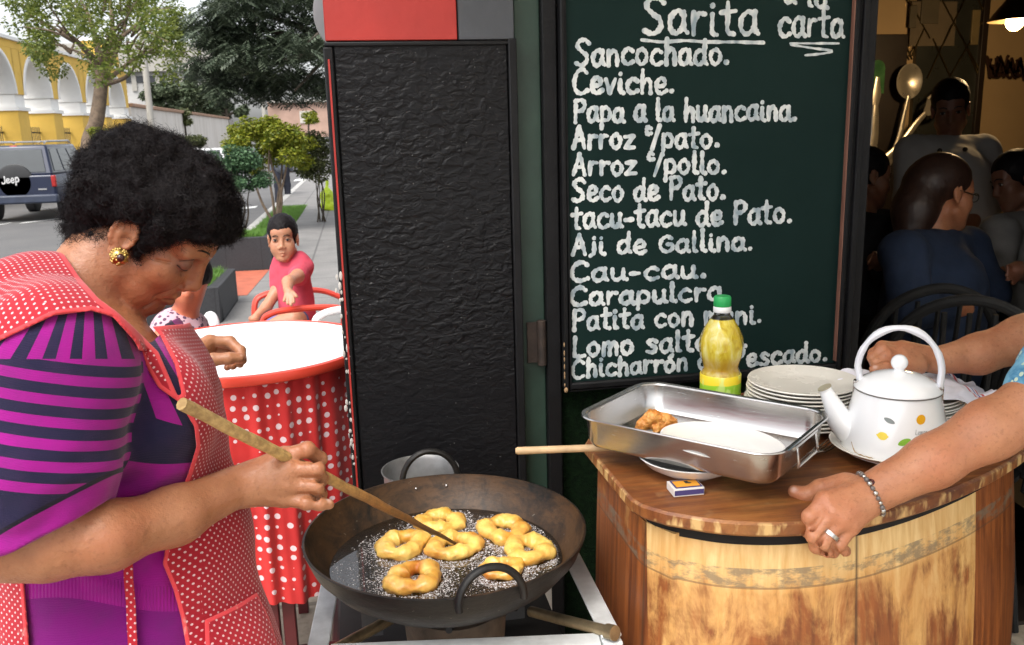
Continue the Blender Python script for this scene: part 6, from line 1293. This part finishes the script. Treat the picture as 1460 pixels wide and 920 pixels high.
g = G(); g.lathe([(.040, 0), (.050, .012), (.046, .03), (.043, .03), (.045, .012), (.036, 0)], P(260, 462, 2.94)-UPZ*.012, 24); g.mk('collar', M('white_cotton', (.75, .72, .74), .9), ch)
# man walking on the far pavement
mp = PZ(405, 291, -.25); mp = V(mp[0], mp[1], -.25)
mn = thing('person', 'man in dark trousers walking far off behind the small yellow green tree', 'person', mp)
b = SDF(); q_ = lambda x, y, z: mp+_r0*x+_f0*y+UPZ*z; head(b, q_(0, 0, 1.60), hrot(60, 0, 0), .98, q_(0, 0, 1.42), (.055, .06)); b.cap(q_(0, 0, 1.32), q_(0, 0, 1.0), .15, .15, .05); b.chain([q_(-.2, 0, 1.38), q_(-.25, .03, 1.1), q_(-.24, -.1, .86)], [.055, .045, .035], .03); b.chain([q_(.2, 0, 1.38), q_(.25, -.03, 1.1), q_(.24, .1, .86)], [.055, .045, .035], .03)
for s_ in (-1, 1): b.chain([q_(.09*s_, 0, .9), q_(.1*s_, .10*s_, .5), q_(.1*s_, .16*s_-.06, .08)], [.09, .065, .045], .03); b.cap(q_(.1*s_, .16*s_-.08, .04), q_(.11*s_, .16*s_+.1, .035), .04, .035, .02)
lo, hi = b.box(); sdfmesh('body', b, lo, hi, .014, SKD, mn, {'lip': lambda X: np.zeros(len(X))})
tr_ = SDF()
for s_ in (-1, 1): tr_.chain([q_(.09*s_, 0, .95), q_(.1*s_, .10*s_, .5), q_(.1*s_, .16*s_-.06, .08)], [.115, .09, .075], .05)
clothes('trousers', tr_, .016, M('navy_trousers', (.02, .022, .035), .9), mn); jk = SDF(); jk.cap(q_(0, 0, 1.36), q_(0, 0, .95), .18, .175, .05); jk.chain([q_(-.2, 0, 1.38), q_(-.25, .03, 1.1), q_(-.245, -.07, .9)], [.075, .065, .055], .04); jk.chain([q_(.2, 0, 1.38), q_(.25, -.03, 1.1), q_(.245, .07, .9)], [.075, .065, .055], .04); clothes('jacket', jk, .016, M('grey_jacket', (.10, .11, .13), .9), mn)
bowlcut(q_(0, 0, 1.60), hrot(60, 0, 0), .98, DKH, mn, .012)
# ------------------------------------------------------------------ people in the dining room
def diner(label, hp, yaw, pitch, q, z, neck, shoulders, bottom, tw, mats, arms, hair='bowl', cell=.008, sk_=None, fy=None):
    O = P(*hp, z); Mx = hrot(yaw, pitch, 0); bt = P(*bottom, z); t = thing('person', label, 'person', (bt[0], bt[1], 0)); b = SDF(); head(b, O, Mx, q, P(*neck, z+.02), (.045, .052)); sh0, sh1 = [P(x, y, z+dz) for x, y, dz in shoulders]
    b.cap((sh0+sh1)/2-UU*.10, bt, tw*.7, tw*.8, .04); b.cap(sh0, sh1, .05, .05, .04); c = SDF(); c.cap((sh0+sh1)/2-UU*(tw-.03), bt, tw, tw*1.05, .05); c.cap(sh0, sh1, .072, .072, .05)
    for ar in arms:
        pts = [P(x, y, zz) for x, y, zz, _ in ar]; rs = [r for *_, r in ar]; b.chain(pts, rs, .02); d = nrm(pts[-1]-pts[-2]); s_ = nrm(np.cross(d, FW)) 
        for f in range(4): b.cap(pts[-1]+s_*(.024-.016*f), pts[-1]+d*.065+s_*(.022-.015*f)-UU*.012, .009, .007, .004)
        b.ell(pts[-1]+d*.015, (.03, .026, .03), CR, .012); b.cap(pts[-1]+s_*.02, pts[-1]+s_*.045+d*.03, .010, .008, .006); c.chain(pts[:-1]+[pts[-2]+(pts[-1]-pts[-2])*.55], [r+.02 for r in rs], .03)
    lg = V(bt[0], bt[1], 0)
    for s_ in (-1, 1): b.cap(V(bt[0]+.09*s_, bt[1], max(.5, bt[2])), V(bt[0]+.09*s_, bt[1], .06), .08, .05, .03)
    lo, hi = b.box(); sdfmesh('body', b, lo, hi, cell, sk_ or SKD, t, {'lip': lipattr(lambda x, y, zz: O+Mx@(V(x, y, zz)*q), q)}); clothes('top', c, cell, mats, t); eyes(O, Mx, q, t, (.4, .38, .36))
    if hair == 'bowl': bowlcut(O, Mx, q, DKH, t, .007)
    return t, O, Mx
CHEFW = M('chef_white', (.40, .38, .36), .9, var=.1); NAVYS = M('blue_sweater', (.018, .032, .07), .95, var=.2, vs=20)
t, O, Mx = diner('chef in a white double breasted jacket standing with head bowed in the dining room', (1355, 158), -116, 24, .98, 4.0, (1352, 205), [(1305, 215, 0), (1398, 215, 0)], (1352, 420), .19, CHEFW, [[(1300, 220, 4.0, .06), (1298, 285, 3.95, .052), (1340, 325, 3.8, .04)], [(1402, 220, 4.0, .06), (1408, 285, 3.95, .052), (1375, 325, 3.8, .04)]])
g = G()
for x, y in ((1340, 215), (1376, 213), (1341, 240), (1376, 238)): g.ball(P(x, y, 3.805), .011, 8, 6)
for i in range(4): x, y = ((1340, 215), (1376, 213), (1341, 240), (1376, 238))[i]; g = G(); g.ball(P(x, y, 3.805), .011, 8, 6); g.mk('button', LASH, t)
t, O, Mx = diner('woman with long brown hair, glasses and blue jumper seated in the dining room', (1346, 282), 12, 6, .95, 3.05, (1330, 335), [(1285, 360, -.12), (1375, 352, .1)], (1320, 520), .17, NAVYS, [[(1290, 365, 2.9, .055), (1300, 440, 2.85, .048), (1370, 440, 2.9, .036)], [(1380, 355, 3.15, .055), (1410, 420, 3.1, .045), (1420, 390, 3.2, .034)]], None, sk_=SKS)
hs3 = SDF(); f = lambda x, y, z: O+Mx@(V(x, y, z)*.95)
hs3.ell(f(-.022, 0, .07), V(.105, .088, .088), Mx, .02); hs3.chain([f(-.085, 0, .03), f(-.115, 0, -.06), f(-.13, 0, -.16)], [.075, .07, .05], .04); hairmesh('hair', hs3, BRH, t, .006, .0014, 150)
for y in (-1, 1): g = G(); g.tube([f(.103, .033*y+.019*math.cos(a), .008+.015*math.sin(a)) for a in np.linspace(0, 6.283, 20)], .0018, 6); gl = g.mk('glasses_rim', LASH, t)
tubemesh('glasses_temple', [f(.10, -.052, .012), f(.0, -.082, .014)], .0018, LASH, t, 6)
diner('boy in a white and dark shirt leaning on the dining table at the right edge', (1452, 262), 176, 12, .92, 3.5, (1462, 300), [(1425, 330, -.05), (1500, 322, .1)], (1470, 470), .15, M('white_dark_shirt', (.30, .29, .28), .9), [[(1430, 335, 3.4, .045), (1420, 385, 3.3, .04), (1400, 380, 3.15, .03)], [(1505, 330, 3.3, .045), (1500, 390, 3.05, .042), (1452, 386, 2.95, .032)]], sk_=SKD)
diner('dimly lit person in dark clothes seated just inside the door jamb', (1234, 258), 5, 5, .95, 3.6, (1230, 305), [(1200, 325, -.05), (1262, 322, .1)], (1232, 450), .16, M('black_clothes', (.018, .018, .022), .95), [[(1265, 330, 3.55, .05), (1268, 390, 3.4, .042), (1250, 372, 3.3, .03)]], sk_=SKD)
# ================================================================== DINING ROOM FURNITURE
BENT = M('black_bentwood', (.003, .003, .003), .8, var=.3)
def bentchair(label, loc, rz):
    t = thing('dining_chair', label, 'chair', loc, 'dark dining chairs', rz)
    g = G(); g.lathe([(0, .43), (.19, .43), (.21, .44), (.21, .455), (0, .46)], (0, 0, 0), 32); g.mk('seat', BENT, t, local=True)
    g = G(); g.tube(smoothpts([V(-.20, .17, .44), V(-.215, .22, .75), V(-.15, .26, .95), V(0, .28, 1.02), V(.15, .26, .95), V(.215, .22, .75), V(.20, .17, .44)], 6), .016, 10)
    for i in range(5): x = -.12+.06*i; g.tube([V(x, .18, .45), V(x, .24, .70), V(x*1.05, .27, .98)], .008, 6)
    g.mk('backrest', BENT, t, local=True)
    for sx in (-1, 1):
        for sy in (-1, 1): g = G(); g.tube([V(.15*sx, .15*sy, .44), V(.20*sx, .20*sy, .01)], [.018, .013], 8); g.mk('leg', BENT, t, local=True)
    return t
p = P(1350, 520, 2.75); bentchair('dark arch backed chair of the woman with glasses', (p[0]-.02, p[1]-.05, 0), math.radians(150))
p = P(1275, 520, 2.9); bentchair('dark arch backed chair nearest the door jamb', (p[0], p[1], 0), math.radians(170))
p = P(1460, 520, 2.7); bentchair('dark arch backed chair at the right edge of the dining room', (p[0]+.1, p[1], 0), math.radians(160))
p = P(1410, 430, 3.2); t = thing('dining_table', 'dark square dining table between the seated guests', 'table', (p[0], p[1], 0))
g = G(); g.box((p[0], p[1], .74), (.8, .8, .035)); g.mk('tabletop', BENT, t, bevel=.006); g = G(); g.cyl((p[0], p[1], .01), (p[0], p[1], .72), .045); g.lathe([(0, .012), (.24, .012), (.2, .04), (.05, .06)], (p[0], p[1], 0), 24); g.mk('pedestal', BENT, t)
p = P(1452, 392, 2.96); g = G(); g.lathe([(0, .002), (.05, .0), (.055, .004), (.095, .02), (.097, .024), (.05, .008), (0, .007)], (0, 0, 0), 40); o = g.mk('plate', CER, None, local=True); o.location = (p[0]+.05, p[1], .76); tag(o, 'white plate on the dining table under the hand at the right edge', 'plate')
# giant cutlery on the wall
CHROME = M('polished_metal', (.62, .57, .48), .30, .75, var=.1)
Yw = 5.06
def Wp(px, py): return PY(px, py, Yw)
t = thing('wall_spoon', 'giant polished spoon hanging on the dining room wall', 'wall ornament', Wp(1290, 160)); c = Wp(1297, 116); g = G(); R0 = np.stack([V(1, 0, 0), V(0, 1, 0), V(0, 0, 1)], 1)
g.lathe([(.001, -.045), (.05, -.035), (.085, -.005), (.090, .0), (.083, .0), (.05, -.026), (.001, -.036)], c, 32, sx=.98, sy=1.18, R=np.array([[1, 0, 0], [0, 0, -1], [0, 1, 0]])); g.tube(smoothpts([Wp(1296, 137), Wp(1289, 165), Wp(1281, 200), Wp(1266, 235)], 5), [.014, .013, .012, .012, .012, .012, .013, .015, .017, .018, .019, .02, .022, .024, .024, .02], 10, flat=.5, upv=V(0, 1, 0)); g.mk('spoon', CHROME, t)
t = thing('wall_fork', 'giant polished fork hanging crosswise over the spoon on the dining room wall', 'wall ornament', Wp(1310, 170)); g = G(); a = Wp(1312, 162); d = nrm(Wp(1340, 132)-Wp(1308, 165)); s_ = nrm(np.cross(d, V(0, 1, 0))); Yo = V(0, -.05, 0)
g.tube([a+Yo-d*.02, a+Yo+d*.06, a+Yo+d*.075], [.02, .062, .062], 14, flat=1.0, upv=s_) if False else g.hexa([a+Yo-s_*.022-V(0, .008, 0), a+Yo+s_*.022-V(0, .008, 0), a+Yo+s_*.022, a+Yo-s_*.022, a+Yo+d*.07-s_*.062-V(0, .008, 0), a+Yo+d*.07+s_*.062-V(0, .008, 0), a+Yo+d*.07+s_*.062, a+Yo+d*.07-s_*.062])
for i in range(4): q = a+Yo+d*.066+s_*(-.052+.035*i); g.tube([q, q+d*.06-V(0, .012, 0), q+d*.13], [.011, .010, .006], 8)
g.tube(smoothpts([a+Yo, Wp(1298, 178)+Yo, Wp(1278, 205)+Yo, Wp(1256, 226)+Yo], 5), list(np.linspace(.016, .026, 16)), 10, flat=.5, upv=V(0, 1, 0)); g.mk('fork', CHROME, t)
t = thing('wall_knife', 'giant polished knife handle hanging at the left of the spoon on the dining room wall', 'wall ornament', Wp(1246, 190)); g = G(); g.tube([Wp(1248, 150), Wp(1247, 165), Wp(1246, 190), Wp(1243, 214)], [.02, .028, .032, .036], 12, flat=.45, upv=V(0, 1, 0)); g.tube([Wp(1252, 110), Wp(1250, 135), Wp(1248, 150)], [.012, .03, .022], 10, flat=.2, upv=V(0, 1, 0)); g.mk('knife', CHROME, t)
# wall lettering and lamp
g = G(); r2 = random.Random(4)
for i in range(22):
    cx = 1412+i*2.3; base = 98+r2.uniform(-4, 4); pts = [PY(cx+5*math.cos(a+i)+r2.uniform(-2, 2), base+9*math.sin(a*1.3+i*2)*(1 if i % 4 else 1.7)+r2.uniform(-2, 2)-(6 if i % 5 == 2 else 0), 5.17) for a in np.linspace(0, 5, 7)]; g.tube(smoothpts(pts, 3), .009, 6)
tag(g.mk('metal_wall_ornament', M('rusty_ornament', (.045, .018, .010), .6, .4)), 'tangled brown metal ornament on the ochre wall under the lamp', 'wall ornament')
lp = P(1447, 30, 4.35); t = thing('pendant_lamp', 'lit pendant lamp with a conical shade at the top right corner', 'lamp', lp)
g = G(); g.lathe([(.012, .14), (.03, .13), (.05, .10), (.10, .035), (.125, .0), (.121, -.001), (.096, .033), (.045, .095), (.01, .12)], lp, 40); g.mk('lamp_shade', M('brass_shade', (.22, .16, .08), .35, .8), t)
k = NT('bulb'); k.B(color=(1, .8, .5), emit=(1.0, .62, .25), emits=14.0); g = G(); g.ball(lp+V(0, 0, -.005), .042, 16, 12); g.mk('bulb', k.m, t)
g = G(); g.cyl(lp+V(0, 0, .13), V(lp[0], lp[1], 3.0), .005, n=8); g.mk('cord', SOOT, t)
L = bpy.data.lights.new('bulb_light', 'POINT'); L.energy = 13; L.color = (1.0, .68, .34); L.shadow_soft_size = .05; lo_ = bpy.data.objects.new('bulb_light', L); COL.objects.link(lo_); lo_.parent = t; lo_.location = (0, 0, -.06)
# ================================================================== STREET THINGS
def suv():
    x1 = PZ(69, 300, -.25); 
    W_, L_, x0 = 1.80, 4.4, -8.55; y0 = 21.75; z0 = -.25
    t = thing('parked_car', 'dark blue off road car with a covered spare wheel parked across the street', 'car', (x0+W_/2, y0+L_/2, z0)); C_ = lambda x, y, z: V(x0+W_/2+x, y0+y, z0+z)
    BLUE = M('blue_car_paint', (.005, .011, .038), .35, .05, var=.15, vs=1, coat=.35); GLS = M('car_glass', (.022, .03, .034), .06, var=.3, vs=2, spec=.6); BK = M('black_plastic', (.018, .018, .02), .55); RL = M('tail_red', (.38, .02, .018), .2); CHR = M('car_grey', (.45, .45, .46), .35, .6)
    def sec(y, pts): return [C_(x, y, z) for x, z in pts]
    lower = [(-.86, .42), (-.90, .60), (-.895, .98), (-.84, 1.06), (.84, 1.06), (.895, .98), (.90, .60), (.86, .42)]
    g = G(); n = len(lower); secs = [(.0, .97, 0), (.06, 1, 0), (3.0, 1, 0), (3.4, .99, -.04), (4.2, .95, -.10), (4.38, .88, -.14)]
    vs = [C_(x*s_, y, z+(dz if z > .9 else 0)) for y, s_, dz in secs for x, z in lower]; g._add(vs, [(i*n+j, (i+1)*n+j, (i+1)*n+(j+1) % n, i*n+(j+1) % n) for i in range(len(secs)-1) for j in range(n)]+[tuple(range(n)), tuple((len(secs)-1)*n+j for j in range(n))[::-1]])
    gh = [(.03, .84, 1.06), (.26, .73, 1.70), (2.35, .72, 1.72), (3.05, .83, 1.05)]
    vs = []; 
    for y, hw, z in gh: vs += [C_(-hw, y, z), C_(hw, y, z)]
    b0 = [C_(-.84, .03, 1.05), C_(.84, .03, 1.05), C_(.84, 3.05, 1.04), C_(-.84, 3.05, 1.04)]; tp = [C_(-.70, .27, 1.72), C_(.70, .27, 1.72), C_(.70, 2.3, 1.73), C_(-.70, 2.3, 1.73)]; g.hexa(b0+tp); g.mk('body', BLUE, t, bevel=.05, seg=3)
    q = lambda u, v: C_(-.84+1.68*u*(1-.0)+(0 if True else 0), 0, 0)
    def rear(u, v, off=.012): # u across -1..1, v height 0..1 on the sloping back
        hw = .84-(.14)*v; y = .03+.24*v; return C_(hw*u, y-off, 1.05+.67*v)
    def quadmesh(name, f, mat, us, vs_, off): 
        g = G(); g.hexa([f(us[0], vs_[0], 0.0), f(us[1], vs_[0], 0.0), f(us[1], vs_[1], 0.0), f(us[0], vs_[1], 0.0), f(us[0], vs_[0], off), f(us[1], vs_[0], off), f(us[1], vs_[1], off), f(us[0], vs_[1], off)]); return g.mk(name, mat, t, bevel=.008)
    quadmesh('rear_window', rear, GLS, (-.84, .84), (.10, .86), .014)
    def side(sx):
        def f(u, v, off=.012): hw = .84-.14*v; y = .03+.24*v+(3.02-.72*v-.24*v)*u*(1); return C_(sx*(hw+off), y, 1.05+.67*v)
        return f
    for sx in (-1, 1):
        for us in ((.05, .26), (.30, .56), (.60, .88)): quadmesh('side_window', side(sx), GLS, us, (.12, .86), .013)
        g = G(); g.b2(C_(sx*.90-.10*(sx > 0), -.03, .78), C_(sx*.90+.10*(sx < 0), .06, 1.04)) ; g.mk('tail_light', RL, t, bevel=.02)
        g = G(); g.tube([C_(sx*.64, .35, 1.76), C_(sx*.64, .45, 1.80), C_(sx*.64, 2.1, 1.81), C_(sx*.64, 2.2, 1.76)], .022, 8); g.mk('roof_rail', CHR, t)
        g = G(); g.ball(C_(sx*1.0, 2.75, 1.12), .10, 12, 8, (1, .6, .8)); g.mk('mirror', BK, t)
        for y in (.85, 3.45):
            g = G(); g.tube([C_(sx*.68, y, .35), C_(sx*.70, y, .35), C_(sx*.90, y, .35), C_(sx*.91, y, .35)], [.30, .35, .35, .31], 28); wl_ = g.mk('wheel', BK, t); g = G(); g.tube([C_(sx*.912, y, .35), C_(sx*.925, y, .35)], [.21, .19], 20); g.mk('rim', CHR, wl_)
    g = G(); g.b2(C_(-.92, -.10, .42), C_(.92, .04, .62)); g.mk('bumper', M('bumper_blue_grey', (.03, .04, .07), .45), t, bevel=.04)
    g = G()
    for x in (-.5, 0, .5): g.b2(C_(x-.04, .4, 1.78), C_(x+.04, 1.9, 1.80))
    g.b2(C_(-.66, .6, 1.795), C_(.66, .64, 1.815)); g.b2(C_(-.66, 1.6, 1.795), C_(.66, 1.64, 1.815)); g.mk('roof_rack', CHR, t)
    Rr = np.array([[1, 0, 0], [0, 0, 1], [0, -1, 0]]) # lathe axis to -Y
    g = G(); g.lathe([(.34, -.02), (.405, .0), (.41, .04), (.41, .20), (.395, .235), (.34, .25), (0, .255)], C_(.02, .02, .90), 40, R=Rr); sw = g.mk('spare_wheel_cover', M('black_vinyl', (.014, .014, .015), .35), t)
    g = G(); cc = C_(.02, -.238, .93); write(g, 'Jeep', (0, 0), (46, -4), 22, lambda x, y, l: V(cc[0]-.18+x*.0082, cc[1]-.003-.0006*l-.0, cc[2]-.05-y*.0082), 2.2, 3); g.mk('lettering', M('cover_print', (.62, .62, .62), .5), sw, smooth=False)
    g = G(); g.b2(C_(.50, -.012, .72), C_(.68, .01, .75)); g.mk('badge', CHR, t)
    g = G(); g.ball(C_(0, .30, 1.70), .05, 10, 6, (2.2, .6, .5)); g.mk('brake_light', RL, t)
    return t
GLY['J'] = (.5, [[(.45, 1), (.45, .25), (.3, 0), (.08, .05), (.04, .2)]])
suv()
def farcar(label, px, py, z, col, mname):
    c = P(px, py, z); zg = -.25; t = thing('parked_car', label, 'car', (c[0], c[1], zg)); f = lambda x, y, zz: V(c[0]+x, c[1]+y, zg+zz); m_ = M(mname, col, .3, var=.1, coat=.5)
    g = G(); g.b2(f(-.85, -2, .3), f(.85, 2.1, .85)); g.hexa([f(-.8, -1.5, .85), f(.8, -1.5, .85), f(.8, 1.2, .85), f(-.8, 1.2, .85), f(-.62, -1.0, 1.42), f(.62, -1.0, 1.42), f(.62, .5, 1.42), f(-.62, .5, 1.42)]); g.mk('body', m_, t, bevel=.08)
    g = G(); g.hexa([f(-.68, -1.46, .90), f(.68, -1.46, .90), f(.68, -1.35, .90), f(-.68, -1.35, .90), f(-.56, -1.06, 1.36), f(.56, -1.06, 1.36), f(.56, -.9, 1.36), f(-.56, -.9, 1.36)]); g.mk('rear_window', M('car_glass', (.05, .065, .07), .06), t)
    for sx in (-1, 1):
        g = G(); g.b2(f(sx*.7-.12, -2.02, .6), f(sx*.7+.12, -1.98, .72)); g.mk('tail_light', M('tail_red', (.38, .02, .018), .2), t)
        for y in (-1.3, 1.4): g = G(); g.tube([f(sx*.66, y, .31), f(sx*.86, y, .31)], .31, 20); g.mk('wheel', M('black_plastic', (.018, .018, .02), .55), t)
farcar('white car parked far down the street behind the hedge', 297, 212, 33, (.72, .72, .72), 'white_car_paint'); farcar('pale silver car seen through the trunk of the small tree far off', 424, 216, 46, (.55, .58, .62), 'silver_car_paint')
# round white sign on the pillar's street side, lime bag
p = PY(459, 18, 1.99); t = thing('round_sign', 'round white sign sticking out from the top left of the black pillar', 'sign', p); Rx = np.array([[1, 0, 0], [0, 0, 1], [0, -1, 0]])
g = G(); g.lathe([(0, 0), (.07, 0), (.076, .004), (.076, .016), (.07, .02), (0, .02)], V(p[0]+.048, 2.03, p[2]+.004), 48, R=Rx, sx=.85); g.mk('disc', WHT, t); g = G(); g.lathe([(.070, -.002), (.080, .0), (.080, .020), (.070, .023)], V(p[0]+.048, 2.03, p[2]+.004), 48, R=Rx, sx=.85); g.mk('rim', M('sign_grey', (.2, .2, .21), .4), t)
p = PZ(468, 300, 0); s = SDF(); s.ell(p+V(0, 0, .26), (.14, .10, .2), None, .03); s.cap(p+V(-.05, 0, .1), p+V(.06, 0, .08), .1, .1, .05); s.cap(p+V(0, 0, .42), p+V(.02, 0, .6), .05, .02, .04); lo, hi = s.box(); sdfmesh('carrier_bag', lambda X: s(X)+vnoise(X, 14, 2)*.02, lo-.02, hi+.02, .012, M('lime_plastic', (.50, .66, .03), .4, var=.2)); tag(bpy.data.objects['carrier_bag'], 'lime yellow plastic bag standing on the pavement beside the pillar edge', 'bag')
